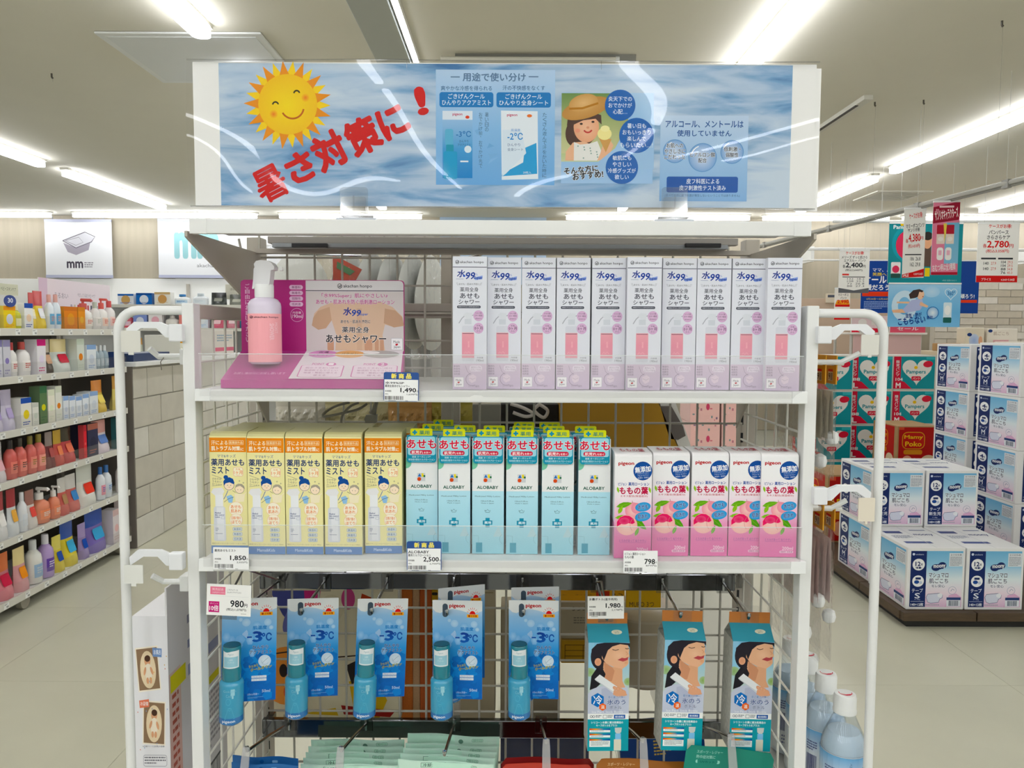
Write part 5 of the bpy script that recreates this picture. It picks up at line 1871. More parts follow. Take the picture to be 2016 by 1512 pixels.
# ================================================================== goods on the far side of the mesh
def pad_pack(label, px_, py_, Yd, rz, col='eceee9', hgt=0.2, wid=0.15, head=True, group='pale grey seat pads in clear bags', wavy=False):
    """a padded seat cushion in a clear bag with a white header card"""
    q = at(px_, py_, Yd)
    t = thing('seat_pad_pack', label, 'seat pad', q, (0, 0, rz), group)

    def f(u, v, s):
        a = 2 * PI * u
        rr = v
        wv = 1 + (0.10 * math.cos(3 * a) if wavy else 0)
        return Vector((wid / 2 * rr * wv * math.cos(a), s * 0.012 * math.sqrt(max(0, 1 - rr ** 4)), hgt / 2 * rr * math.sin(a) * (1 + 0.1 * math.sin(a))))
    mb = MB()
    mb.grid(lambda u, v: f(u, v, 1), 24, 6)
    mb.grid(lambda u, v: f(u, v, -1), 24, 6)
    mb.build('pad', mat('pad_' + col, col, 0.5), t)
    MB().box(-wid / 2 - 0.004, wid / 2 + 0.004, -0.016, 0.016, -hgt / 2 - 0.006, hgt / 2 + 0.02, 0.008).build('clear_bag', FILM, t)
    if head:
        MB().box(-wid / 2 - 0.004, wid / 2 + 0.004, -0.002, 0.002, hgt / 2 + 0.02, hgt / 2 + 0.048).build('header_card', PAPER, t)
        p = Print((0, 0, 100, 20), wid, 0.028)
        ah_logo(p, 20, 7, 80, 13, '55585e')
        link('printed_header', p.mesh('header_print'), None, t, (0, -0.0022, hgt / 2 + 0.02))
    return t


for i, (x, y) in enumerate(((690, 600), (735, 600), (775, 602), (815, 604), (850, 606))):
    pad_pack('pale oval seat pad in clear bag behind the mesh, %s of five' % nth(i, 5), x, y, 1.62, 1.2)
for i, x in enumerate((795, 832, 869)):
    pad_pack('grey wavy seat pad behind the mesh below the beam, %s of three' % nth(i, 3), x, 705, 1.82, 1.2, 'b3afa6', 0.16, 0.11, False, 'grey wavy pads in clear bags', True)
pad_pack('white round seat pad in clear bag behind the tester display', 590, 580, 1.66, 0.1, 'e4e5df', 0.17, 0.13, False)
q = at(868, 600, 1.95)
t = thing('bath_support', 'bright yellow moulded plastic seat behind the mesh', 'seat', q, (0, 0, 0.4))
MB().tube([(0, 0, 0.078), (0, -0.1, 0.10), (0, 1.502 - 1.95, 0.10)], 0.003, 6).build('hanging_wire', STEEL, t)
MB().lathe([(0.02, -0.13), (0.05, -0.12), (0.055, -0.02), (0.045, 0.05), (0.03, 0.075), (0.008, 0.08)], 18, sx=1.0, sy=0.5).build('shell', pm('f0d81e', 0.3), t)
MB().box(-0.03, 0.03, -0.035, -0.028, -0.10, 0.02, 0.004).build('inner_panel', pm('e6c915', 0.3), t)
q = at(676, 535, 1.55)
t = thing('gift_bag', 'clear pouch with red and green print behind the upper mesh', 'pouch', q, (0, 0.5, 0))
MB().prism([(-0.035, 0.02), (0.03, 0.022), (0.028, -0.03), (-0.01, -0.025)], 0, 0.004).build('pouch_body', pm('c4553f'), t)
MB().prism([(-0.02, 0.012), (0.02, 0.012), (0.015, 0.0), (-0.015, 0.0)], -0.002, 0.0).build('green_band', pm('5d8a5f'), t)
q0, q1 = at(590, 500, 1.50), at(712, 503, 1.50)
t = thing('hanging_rod', 'chrome rod with white end behind the upper mesh', 'rod', (0, 0, 0))
MB().tube([q0, q1], 0.0028, 8).build('rod', CHROME, t)
MB().tube([q1, at(742, 500, 1.50)], 0.0034, 8).build('rod_end', WPLAST, t)
# centre post of the far side
a, b = at(868, 560, 1.475), at(905, 500, 1.475)
t = MB().box(a.x, b.x, 1.475, 1.50, 0.18, b.z, 0.002).build('centre_post', TAUPE)
tag(t, 'taupe steel post standing in the middle of the far side', 'post')


# crinkled clear bags between the shelves
def crinkle_bag(label, x0, x1, y0, y1, Yd, col, seed):
    a, b = at(x0, y1, Yd), at(x1, y0, Yd)
    r = random.Random(seed)
    ph = [r.uniform(0, 6) for _ in range(8)]
    cx, w_, h_ = (a.x + b.x) / 2, b.x - a.x, b.z - a.z
    t = thing('crinkled_bag', label, 'bag', (cx, Yd, a.z), group='crinkled plastic bags')

    def f(u, v, s):
        e = (1 - abs(2 * u - 1) ** 6) * (1 - abs(2 * v - 1) ** 6)
        n = 0.35 * math.sin(u * 17 + v * 9 + ph[0]) + 0.3 * math.sin(u * 31 - v * 23 + ph[1]) + 0.25 * math.sin(u * 43 + v * 37 + ph[2]) + 0.2 * math.sin(v * 51 + ph[3])
        return Vector((-w_ / 2 + w_ * u, s * (0.002 + 0.022 * e) + 0.008 * n * e, h_ * v))
    mb = MB()
    mb.grid(lambda u, v: f(u, v, -1), 36, 20, False)
    mb.grid(lambda u, v: f(u, v, 1), 36, 20, False)
    mb.build('bag_body', mat('crinkle_' + col, col, 0.16), t)
    MB().box(-w_ / 2, w_ / 2, -0.001, 0.001, h_, h_ + 0.012).build('bag_seal', mat('crinkle_' + col), t)


crinkle_bag('crinkled whitish plastic bag behind the yellow cartons', 545, 640, 800, 900, 1.56, 'cfcabb', 1)
crinkle_bag('crinkled cream plastic bag behind the power cord', 630, 790, 796, 900, 1.60, 'c6bd93', 2)
crinkle_bag('crinkled orange tinted bag next to the cream one', 765, 850, 802, 900, 1.57, 'c99a5e', 3)
crinkle_bag('crinkled olive yellow bag left of the middle post', 835, 930, 796, 900, 1.60, 'b7a84e', 4)


def ground(p, m, hh):
    c = m.node_tree.nodes['Principled BSDF'].inputs['Base Color'].default_value
    p._put([(1, 1), (99, 1), (99, hh - 1), (1, hh - 1)], [(0, 1, 2, 3)], [tuple(c)[:3]] * 4)


def slab(name, label, cat, x0, y0, x1, y1, Yd, dep, m, fn=None, rz=0.0, ry=0.0, bev=0.003, res=200):
    """a box-shaped good given by the rectangle it covers at depth Yd"""
    a, b = at(x0, y1, Yd), at(x1, y0, Yd)
    w_, h_ = b.x - a.x, b.z - a.z
    t = thing(name, label, cat, ((a.x + b.x) / 2, Yd, a.z), (0, ry, rz))
    MB().box(-w_ / 2, w_ / 2, 0, dep, 0, h_, min(bev, w_ / 5, dep / 3)).build('body', m, t)
    if fn:
        p = Print((0, 0, 100, 100 * h_ / w_), w_, h_, 0.0001)
        ground(p, m, 100 * h_ / w_)
        fn(p, 100 * h_ / w_)
        link('printed_front', p.mesh(name + '_print'), None, t)
    return t


slab('storage_panel', 'grey plastic panel beside the middle post behind the mesh', 'panel', 930, 796, 986, 900, 1.55, 0.02, pm('8d8a80'))
t = slab('strap_bag', 'black bag with looped white straps behind the mesh', 'bag', 985, 796, 1100, 900, 1.66, 0.05, mat('black_fabric', '22201f', 0.8, vary=0.2, scale=90))
lo = t.location
for k_, pts in enumerate((((1005, 795), (1030, 803), (1050, 815), (1035, 820), (1010, 812)), ((1060, 795), (1078, 808), (1070, 822), (1052, 808), (1062, 796)))):
    MB().tube([q - lo for q in smooth([at(x, y, 1.645) for x, y in pts])], 0.004, 6).build('strap', pm('cfcac4'), t)
# leaning yellow board with slanted edge
a = [at(x, y, 1.60) for x, y in ((1104, 900), (1104, 792), (1296, 792), (1343, 900))]
t = thing('play_board', 'big mustard yellow box panel with a slanted edge behind the mesh', 'box', (a[0].x, 1.60, a[0].z))
MB().prism([(q.x - a[0].x, q.z - a[0].z) for q in a], 0, 0.12).build('body', mat('mustard_card', 'b58714', 0.5, vary=0.05, scale=8), t)
a = [at(x, y, 1.605) for x, y in ((1345, 900), (1298, 792), (1330, 792), (1368, 900))]
MB().prism([(q.x - t.location.x, q.z - t.location.z) for q in a], 0.006, 0.12).build('white_edge', pm('e6e5df'), t)
a = [at(x, y, 1.60) for x, y in ((1318, 864), (1300, 800), (1322, 800), (1345, 840), (1350, 858), (1335, 866))]
MB().prism([(q.x - t.location.x, q.z - t.location.z) for q in a], 0, 0.005).build('grey_picture', pm('6b645f'), t)


# pink speckled cartons further back
def specks(p, hh):
    r = random.Random(3)
    for _ in range(16):
        x, y = r.uniform(5, 90), r.uniform(4, hh - 10)
        p.rect(x, y, x + r.uniform(3, 8), y + r.uniform(3, 9), r.choice(('b9808a', '8a6f86', 'c9707e', 'e9c6c4', '7d8f90')))
    p.ell(60, hh * 0.5, 6, 11, 'c3556e')


PINKC = mat('pink_carton_board', 'e6c0bb', 0.6)
for k_ in range(8):
    for c_ in range(2):
        slab('pink_carton', 'pink speckled carton behind the mesh, %s column, %s from top' % (('left', 'right')[c_], ORD[k_]), 'carton', 1358 + c_ * 62, 770 + k_ * 63, 1418 + c_ * 62, 832 + k_ * 63, 3.3, 0.2, PINKC, specks)
# lower zone
TOW = mat('cream_cloth', 'd8cfb8', 0.85, vary=0.04, scale=200)


def blobs(p, hh):
    p.poly([(5, 2), (32, 2), (36, 30), (26, 34), (14, 20)], '4a4f86')
    p.poly([(30, 2), (42, 2), (40, 22), (31, 26)], 'c0457a')
    p.ell(22, 22, 6, 14, '6e6fa6', 25)
    p.ell(50, 15, 9, 10, 'd9d0bb', rim='d0c6ae')
    p.ell(48, 16, 4, 5, '2b6e58')
    p.ell(62, 8, 5, 8, 'b9567f')
    p.poly([(72, 4), (86, 10), (88, 36), (76, 42), (68, 24)], 'a9482a')
    p.ell(82, 24, 5, 9, 'd8cfb8', -20)
    p.ell(94, 18, 5, 9, '7d2742')
    p.ell(16, 66, 18, 22, 'e09a63')
    p.ell(14, 62, 3, 5, '2f2522')
    p.ell(22, 78, 8, 9, 'c2502f')
    p.poly([(62, 70), (80, 64), (90, 84), (84, 98), (66, 96)], 'c9a81f')
    p.poly([(60, 58), (72, 52), (74, 68), (64, 72)], '2b2422')
    p.poly([(56, 88), (96, 92), (92, hh - 2), (58, hh - 4)], '8f2b22')
    p.poly([(30, 94), (52, 90), (54, hh - 3), (34, hh - 4)], 'c9a81f')
    p.line([(3, 50), (30, 46), (50, 52), (96, 48)], 1, '3a2c26')


slab('printed_cloth', 'cream cloth printed with bold coloured shapes behind the lower mesh', 'cloth', 522, 1158, 788, 1416, 1.50, 0.03, TOW, blobs)
for k_, (x0, x1, c) in enumerate(((787, 812, 'c4661c'), (813, 826, 'b98f68'), (827, 850, 'b9551a'))):
    slab('folded_towel', ('wide orange folded towel', 'narrow tan folded towel', 'rust orange folded towel')[k_] + ' standing behind the lower mesh', 'towel', x0, 1158, x1, 1418, 1.52, 0.06, mat('towel_' + c, c, 0.9, vary=0.08, scale=300))
slab('ring_binder', 'yellow ring binder with black coils behind the lower mesh', 'binder', 850, 1158, 892, 1300, 1.52, 0.03, pm('b58f1c'), lambda p, hh: [p.rect(2, 20 + i * 42, 28, 34 + i * 42, '211d18', 6) for i in range(int(hh / 42))])
slab('beige_carton', 'tall beige carton behind the lower mesh, left one', 'carton', 876, 1160, 975, 1425, 1.56, 0.08, mat('beige_card', 'b3a994', 0.7, vary=0.03, scale=12), lambda p, hh: (p.rect(4, 6, 96, 8, '8f866f'), p.lines(20, 30, 80, 60, 4, '9a907b', 3)))
slab('beige_carton', 'darker beige carton behind the lower mesh, right one', 'carton', 985, 1200, 1100, 1425, 1.58, 0.08, mat('beige_card2', 'a2967c', 0.7, vary=0.03, scale=12))


def ylab(p, hh):
    p.rect(0, 0, 100, hh, 'cf9c22')
    p.text('最大吸水', 8, 6, 40, hh - 6, '4a3812', 0.02)
    p.text('お得', 48, 6, 66, hh - 6, '4a3812', 0.02)
    p.rect(70, 2, 84, hh - 2, 'b5452a')
    p.text('5つ', 87, 8, 98, hh - 8, '4a3812', 0.02)


slab('shelf_label', 'long mustard yellow header label behind the lower mesh', 'label', 1042, 1160, 1230, 1182, 1.50, 0.004, pm('cf9c22'), ylab)


def info(p, hh):
    p.text('3つのポイント', 18, 6, 82, 14, '4a463c', 0.01)
    p.lines(20, 24, 80, 36, 3, '6a655a', 5)
    p.ring(58, 52, 20, 1.5, '6a655a', ry=10)
    p.ring(50, 68, 18, 1.5, '6a655a', ry=9)


slab('potty_carton', 'taupe info carton with line drawings behind the lower mesh', 'carton', 1104, 1186, 1230, 1258, 1.52, 0.05, mat('taupe_card', '9a917f', 0.7), info)
slab('form_card', 'mustard form card with dark grid behind the lower mesh', 'card', 1104, 1260, 1228, 1306, 1.515, 0.05, pm('9c7a24'), lambda p, hh: ([p.rect(6, 8 + i * 9, 94, 9 + i * 9, '4a3a14') for i in range(4)], [p.rect(6 + i * 29, 8, 7 + i * 29, 36, '4a3a14') for i in range(4)]))
q = at(1268, 1340, 1.60)
t = thing('potty_bucket', 'beige plastic potty bucket with lid behind the lower mesh', 'bucket', q)
MB().lathe([(0.045, 0), (0.058, 0.02), (0.062, 0.12), (0.068, 0.14), (0.07, 0.15)], 24).build('bowl', pm('a89b83', 0.35), t)
MB().lathe([(0.072, 0.15), (0.074, 0.156), (0.06, 0.168), (0.02, 0.172)], 24).build('lid', pm('b3a78f', 0.35), t)
slab('bucket_sleeve', 'yellow paper sleeve on the beige potty bucket', 'sleeve', 1232, 1160, 1302, 1200, 1.52, 0.01, pm('c9a43a'), lambda p, hh: p.text('MUPO 3つ', 10, hh - 22, 80, hh - 8, '3c3527'))
for k_, (x0, x1, y0, y1) in enumerate(((1302, 1380, 1162, 1290), (1382, 1462, 1162, 1290), (1302, 1380, 1292, 1425), (1382, 1462, 1292, 1425))):
    slab('white_carton', 'plain white carton seen through the lower mesh, %s' % ('upper left', 'upper right', 'lower left', 'lower right')[k_], 'carton', x0, y0, x1, y1, 1.75, 0.15, mat('white_box', 'e2e0d6', 0.6))
slab('navy_box', 'dark navy glossy box behind the red pouch', 'box', 985, 1452, 1160, 1530, 1.50, 0.06, pm('16204a', 0.25))
slab('navy_box', 'blue glossy box with silver lettering behind the orange pouch', 'box', 1225, 1440, 1395, 1530, 1.52, 0.06, pm('1f3f7c', 0.2), lambda p, hh: p.lines(40, 6, 60, 30, 6, 'c0a86a', 4), 0, -0.1)

# ================================================================== left aisle
GX = -2.27                       # front edge of the left gondola
gy0, gy1 = 2.45, yX(262, GX) - 0.045
gz = [at(0, y, yX(0, GX)).z for y in (646, 744, 852, 952, 1066, 1186)]
GO = thing('aisle_gondola', 'long white shop gondola along the left aisle with six loaded shelves', 'gondola', (0, 0, 0))
LIPM = mat('shelf_lip', 'd8d6cc', 0.4)
MB().box(GX - 0.45, GX - 0.42, gy0, gy1 - 0.02, 0.08, gz[0] + 0.04).build('back_panel', mat('dark_taupe_panel', '6f685c', 0.6), GO)
for y in (gy0, (gy0 + gy1) / 2, gy1 - 0.03):
    MB().box(GX - 0.42, GX - 0.39, y, y + 0.03, 0.06, gz[0] + 0.02).build('upright', TAUPE, GO)
MB().box(GX - 0.42, GX - 0.06, gy0, gy1, 0.07, gz[5] - 0.03).build('base', mat('base_grey', '8a857a', 0.6), GO)  # base in one even warm grey
TAGW = Print((0, 0, 10, 8), 0.036, 0.026)
TAGW.rect(0, 0, 10, 8, 'f1f2f0')
TAGW.lines(1, 1, 7, 3, 2, '555', 1)
TAGW.text('980', 4.5, 4, 9, 7, '222', 0.02)
TAGM = TAGW.mesh('tag_print')
for i, z in enumerate(gz):
    s_ = MB().box(GX - 0.42, GX - 0.012, gy0, gy1, z - 0.03, z - 0.008).build('shelf', WHITE, GO)
    MB().box(GX - 0.012, GX, gy0, gy1, z - 0.034, z, 0.002).build('front_lip', LIPM, s_)
    MB().box(GX - 0.003, GX - 0.001, gy0, gy1, z, z + 0.06).build('clear_fence', clear('fence_thin', 0.985, 0.7, 0.05), s_)
    r = random.Random(i)
    for k_ in range(9):
        yk = 3.38 + k_ * 0.145 + r.uniform(-0.03, 0.03)
        if yk < gy1 - 0.06:
            link('price_tag', TAGM, None, s_, (GX + 0.001, yk, z - 0.031), (0, 0, PI / 2))
for y in (3.55, 4.45):
    w_ = MB().lathe([(0.012, -0.012), (0.034, -0.012), (0.036, 0), (0.034, 0.012), (0.012, 0.012)], 16, M=Matrix.Translation((GX - 0.03, y, 0.037)) @ Matrix.Rotation(PI / 2, 4, 'Y')).build('caster', pm('8f8a7d'), GO)


# ---- generic shelf goods (origin at the base, facing -Y)
def g_carton(t, w_, d_, h_, c1, c2, c3):
    MB().box(-w_ / 2, w_ / 2, 0, d_, 0, h_, 0.001).build('carton', pm(c1), t)
    p = Print((0, 0, 100, 100 * h_ / w_), w_, h_, 0.0002)
    H_ = 100 * h_ / w_
    p.rect(0.3, 0.3, 99.7, H_ - 0.3, c1)
    p.rect(0, 0, 100, H_ * 0.18, c2)
    p.ell(50, H_ * 0.55, 28, 28, c3)
    p.lines(15, H_ * 0.78, 85, H_ * 0.92, 2, c2, 3)
    link('printed_front', p.mesh('g_print'), None, t)


def g_pouch(t, w_, d_, h_, c1, c2, c3):
    def f(u, v, s):
        e = (1 - abs(2 * u - 1) ** 3)
        th = d_ / 2 * e * (1 - v ** 1.6) * (0.55 + 0.45 * math.sin(PI * min(1, v * 1.6 + 0.3)))
        return Vector(((-0.5 + u) * w_ * (1 - 0.08 * v), d_ / 2 + s * (th + 0.001), h_ * v))
    for nm, v0, v1, c in (('pouch_body', 0, 0.62, c1), ('pouch_top', 0.62, 1.0, c2)):
        mb = MB()
        for s in (-1, 1):
            mb.grid(lambda u, v: f(u, v0 + (v1 - v0) * v, s), 10, 6)
        mb.build(nm, pm(c, 0.25), t)
    p = Print((0, 0, 100, 60), w_ * 0.52, h_ * 0.26, 0.0004)
    p.rect(0, 0, 100, 60, c3, 12)
    p.lines(12, 12, 88, 48, 3, c1, 5)
    link('label', p.mesh('g_print', lambda v: Vector((v.x, f(0.5, 0.30 + v.z / h_, -1).y - 0.0015 + v.y, v.z + h_ * 0.30))), None, t)


def g_bottle(t, w_, d_, h_, c1, c2, c3):
    r = w_ / 2
    k_ = min(0.9, d_ / w_)
    MB().lathe([(r * .6, 0), (r * .95, 0.004), (r, 0.02), (r, h_ * .55), (r * .9, h_ * .66), (r * .5, h_ * .76), (r * .38, h_ * .78)], 18, (0, d_ / 2, 0), 1, k_).build('bottle', pm(c1, 0.25), t)
    MB().lathe([(r * .4, h_ * .78), (r * .4, h_ * .98), (r * .36, h_)], 14, (0, d_ / 2, 0), 1, 1).build('cap', pm(c2), t)
    lab = Print((0, 0, 100, 60), 1.0, h_ * 0.3, 0.0003)
    for i in range(8):
        lab.rect(i * 12.5, 0, i * 12.5 + 12.5, 60, c3)
    lab.lines(20, 14, 80, 46, 3, c2, 6)
    link('label', lab.mesh('g_print', lambda v: Vector(((r + .0006 - v.y) * math.sin(v.x * 1.7), d_ / 2 - (r * k_ + .0006 - v.y) * math.cos(v.x * 1.7), v.z + h_ * 0.16))), None, t)


def g_pump(t, w_, d_, h_, c1, c2, c3):
    g_bottle(t, w_, d_, h_ * 0.86, c1, c2, c3)
    MB().tube([(0, d_ / 2, h_ * .84), (0, d_ / 2, h_ * .96)], w_ * 0.07, 8).build('pump_stem', pm(c2), t)
    MB().tube([(0, d_ / 2 + w_ * .1, h_ * .97), (0, d_ / 2 - w_ * .45, h_ * .96), (0, d_ / 2 - w_ * .5, h_ * .92)], w_ * 0.09, 8).build('pump_spout', pm(c2), t)


def g_badge(t, w_, d_, h_, c1, c2, c3):
    g_carton(t, w_, d_, h_ * 0.68, c1, 'e8a32c', c3)
    MB().prism([(w_ * .5 * math.cos(a * PI / 10), h_ * .82 + h_ * .17 * math.sin(a * PI / 10)) for a in range(20)], -0.006, -0.003).build('badge', pm(c2), t)
    p = Print((0, 0, 100, 50), w_ * 0.6, w_ * 0.3)
    p.text('30', 15, 5, 85, 45, 'f0f2f8', 0.03)
    link('badge_number', p.mesh('g_print'), None, t, (0, -0.0061, h_ * .76))


KIND = {'c': (g_carton, 'carton', 'carton'), 'p': (g_pouch, 'refill_pouch', 'pouch'), 'b': (g_bottle, 'bottle', 'bottle'), 'u': (g_pump, 'pump_bottle', 'bottle'), 'x': (g_badge, 'badge_carton', 'carton')}
NAMES = {'c': 'carton', 'p': 'refill pouch', 'b': 'bottle', 'u': 'pump bottle', 'x': 'carton with round badge'}
SHN = ['top', 'second', 'third', 'fourth', 'fifth', 'lowest']
# per shelf: kind, x0, x1, top y, colours, colour words
GOODS = [
    [('u', 0, 17, 572, 'e3e1ec', '7a5a9c', 'd5d0e6', 'white lilac-capped'), ('x', 17, 42, 577, 'edd447', '23408f', 'dfe3ee', 'yellow and blue'), ('b', 43, 57, 597, 'c9c91e', 'e9e4c2', 'f0eec6', 'lime'),
     ('c', 58, 76, 594, 'efefee', '2b4fa0', 'f2d9c0', 'white blue-dotted'), ('p', 74, 86, 573, 'e6c717', 'c94a4a', 'f2ecd0', 'yellow red-topped'), ('p', 88, 108, 570, 'e9cb1a', 'c7403f', 'eef0f2', 'wide yellow red-topped'),
     ('b', 109, 121, 577, 'dfe8f0', 'e0a79d', '7fb0d2', 'pale blue'), ('b', 122, 134, 577, 'dfe8f0', 'e0a79d', '6fa8cc', 'blue striped'), ('c', 135, 162, 601, 'd98a18', 'c87a10', 'e0a040', 'amber'),
     ('c', 163, 177, 602, 'e09a2e', 'cf8a20', 'e8b862', 'small amber'), ('u', 178, 198, 586, 'eceae4', 'c9504a', 'f4efe8', 'white red-topped'), ('b', 199, 211, 592, 'e9e6e2', 'b8c0b0', 'f3efec', 'slim white'),
     ('u', 212, 226, 585, 'f0ece8', 'd9564c', 'f7e0d4', 'white coral-topped'), ('b', 227, 240, 590, 'ece8e6', 'd04848', 'f4d9d4', 'white scarlet-capped'), ('c', 243, 259, 606, '9a86b8', 'd8dcec', 'e4dced', 'violet')],
    [('c', 0, 13, 661, 'd9d9e2', '8a86b0', 'e6e3ee', 'grey lilac'), ('c', 14, 29, 661, 'd3d3dc', '9a96b8', '8a80b4', 'pale violet'), ('b', 31, 46, 671, 'eceae6', 'c93a38', 'f2eeea', 'white red-capped'),
     ('b', 53, 74, 670, 'eeebe8', 'c94b42', 'f3efec', 'wide white red-capped'), ('c', 80, 98, 658, 'ece9ee', 'c5317c', 'e8dff0', 'tall white magenta-topped'), ('p', 98, 120, 661, '4a4038', 'cdbfae', 'c8a58c', 'dark brown'),
     ('p', 122, 157, 659, 'dde3dc', 'e9d79a', 'c3304a', 'white yellow-headed'), ('c', 158, 173, 662, 'd8ded6', 'c9d3c6', 'd98a3a', 'pale green orange-spotted'), ('c', 177, 196, 676, 'e6ebef', '8faad0', 'd3dbe6', 'white blue-topped'),
     ('b', 197, 206, 678, '9fb0ba', 'e6eaec', 'c0ccd2', 'grey blue'), ('b', 206, 214, 677, 'a6b6bf', 'e6eaec', 'c6d0d6', 'pale grey blue'), ('b', 214, 223, 677, '94a8b4', 'e6eaec', 'b9c6ce', 'deep grey blue'), ('c', 236, 254, 690, '24427c', '1c3262', '4a6aa2', 'navy')],
    [('p', 0, 17, 767, 'cfc9de', 'b6aecb', 'a99cc4', 'lilac'), ('p', 18, 41, 764, 'd3cde2', 'c0b9d4', 'b3a7cc', 'light lilac'), ('c', 44, 66, 780, 'eceae2', '2b4fa0', 'e9d44c', 'white blue-spotted'),
     ('c', 67, 80, 790, 'e4e4de', 'c9cbc4', 'd4dcd2', 'leaning white'), ('c', 82, 97, 757, '5f7a58', '3f6a4c', 'd9d44a', 'dark green'), ('c', 98, 112, 764, 'efede0', 'dfe3d0', 'e6ecd4', 'cream white'),
     ('c', 113, 126, 757, 'e9eae2', 'd7dccc', 'd98a3a', 'white orange-spotted'), ('c', 128, 139, 777, 'e6eaf0', '8fa9d2', 'd0d8e6', 'slim white blue-topped'), ('c', 140, 152, 777, 'e8ecf2', '90aad4', 'd3dbe8', 'glossy white'),
     ('c', 153, 165, 778, 'eaeef4', '8ca6d0', 'd6dee8', 'bright white'), ('c', 166, 179, 773, 'e6eaf0', '8fa9d2', 'c3cede', 'white grey-spotted'), ('c', 180, 197, 768, 'e8ecf0', '94acd2', 'd8dfe8', 'broad white'),
     ('p', 199, 222, 746, 'e6c24a', 'e8923a', 'f0dc8a', 'golden yellow'), ('p', 234, 254, 736, 'e3cf6a', 'd9a24a', 'f0e4a8', 'pale yellow')],
    [('p', 0, 21, 856, 'dfd6da', 'c9c9c9', 'e6b9c0', 'pale pink white'), ('b', 22, 40, 858, 'd9615a', '2a2420', 'e08a80', 'coral black-capped'), ('b', 41, 59, 856, 'dc685e', '3a3226', 'e8948a', 'wide coral black-capped'),
     ('b', 62, 78, 850, 'dd6b62', '8a7a2e', 'e79a8e', 'coral gold-capped'), ('b', 79, 96, 845, 'e0726a', '9a8a34', 'eaa89c', 'bright coral gold-capped'), ('p', 99, 115, 838, '7a3a3e', '9a8c88', 'a85a58', 'maroon'),
     ('p', 116, 133, 834, 'd4554c', 'c9a33a', 'e08a6a', 'red gold-topped'), ('p', 134, 158, 826, 'cf4a4c', '3f3a2a', 'e0806a', 'red black-topped'), ('c', 166, 172, 830, 'd0444c', 'b03a42', 'd86a6a', 'slim red'),
     ('c', 173, 195, 824, '2e2f48', 'a86a5e', '24253c', 'navy red-topped'), ('p', 196, 227, 822, 'e6d9e2', 'e0a29c', '6a86c0', 'white pink-topped'), ('c', 236, 246, 818, '2f6a70', 'dfe6e4', '3f8088', 'teal'), ('b', 247, 257, 822, 'e6ecea', 'cfe0d8', 'd9e8e0', 'mint white')],
    [('p', 0, 19, 962, 'e4e4e4', 'b33a42', 'f0eeec', 'white red-topped'), ('p', 20, 40, 958, 'dfe3e6', 'b0363e', 'e0b06a', 'white crimson-topped'), ('b', 41, 55, 966, 'e9ecf0', 'e6e9ee', 'dfe4ea', 'slim white'),
     ('p', 57, 77, 962, 'e3dcd6', 'a8746a', 'd9605a', 'white brown-topped'), ('u', 78, 104, 957, 'e88a68', 'f0ece8', 'ec9a7a', 'orange coral'), ('u', 105, 121, 953, 'e98c6a', 'f0ece8', 'ee9e80', 'smaller orange coral'),
     ('p', 122, 140, 938, 'd9685e', 'd6d3cf', 'b08a6a', 'coral silver-topped'), ('p', 141, 163, 931, 'd86e66', 'd9d6d2', '4f86c0', 'coral blue-labelled'), ('p', 164, 198, 902, 'e8e8e0', 'd8dcd4', 'e0502e', 'tall white red-dotted'),
     ('b', 199, 210, 917, 'e6eaf0', '2f6ab0', 'e0a0ae', 'white blue-capped'), ('b', 211, 223, 913, 'e3e8ee', '3470b4', 'd8e0ea', 'clear blue-capped'), ('b', 237, 246, 904, 'e9e0de', 'd98a86', 'f0e8e6', 'white pink-capped'), ('b', 247, 258, 900, 'ece0d0', 'd98a2e', 'f2e8e0', 'white orange-capped')],
    [('p', 0, 30, 1088, 'd97a86', 'e0743a', 'c23a52', 'pink orange-topped'), ('p', 32, 58, 1075, 'dfa3a6', 'ecd89a', 'e89a4c', 'pink yellow-topped'), ('b', 61, 84, 1060, 'e6e6e0', 'd3d6d8', 'a3bcd6', 'tall white'),
     ('b', 86, 107, 1049, 'b79cd2', 'e9e6ee', '6a4fa0', 'lilac white-capped'), ('p', 108, 128, 1052, 'e0cc3c', 'e6d860', '2f4f9c', 'yellow blue-labelled'), ('p', 129, 157, 1008, 'e3d02e', '2a55b0', '5fb0d8', 'yellow blue-headed'),
     ('p', 159, 176, 1028, '9a86c0', 'a894cc', '2a4fa8', 'violet'), ('p', 177, 216, 988, '7a68b8', '1f4fb0', '5aa8d8', 'purple blue-headed'), ('c', 218, 233, 1000, 'e0d8da', 'd0b8b8', 'e4c0c0', 'pale rose'), ('c', 237, 249, 975, 'e9dcd8', 'd98a90', 'e8a8ac', 'rose flowered'),
     ('c', 250, 262, 970, 'ece2de', 'e09a9a', 'd98a98', 'white rose-topped')],
]
XP = GX - 0.018
for si, row in enumerate(GOODS):
    for gi, (kd, x0, x1, yt, c1, c2, c3, words) in enumerate(row):
        ya, yb = yX(x0 - 6 if x0 == 0 else x0, XP), yX(x1, XP)
        if ya > gy1 - 0.05:
            continue
        if yb > gy1 - 0.01:
            yb = gy1 - 0.012
            ya = min(ya, yb - 0.04)
        w_ = (yb - ya) * 0.93
        zt_ = at((x0 + x1) / 2, yt, (ya + yb) / 2).z
        h_ = max(0.07, min(zt_ - gz[si], (gz[si - 1] - gz[si] - 0.045) if si else 0.4))
        fn, nm, cat = KIND[kd]
        lab = '%s %s on the %s shelf of the left aisle' % (words, NAMES[kd], SHN[si])
        t = thing(nm, lab, cat, (XP, (ya + yb) / 2, gz[si] - 0.0075), (0, 0, PI / 2), 'goods on the %s left shelf' % SHN[si])
        fn(t, w_, min(0.10, max(0.03, w_ * 0.9)), h_, c1, c2, c3)

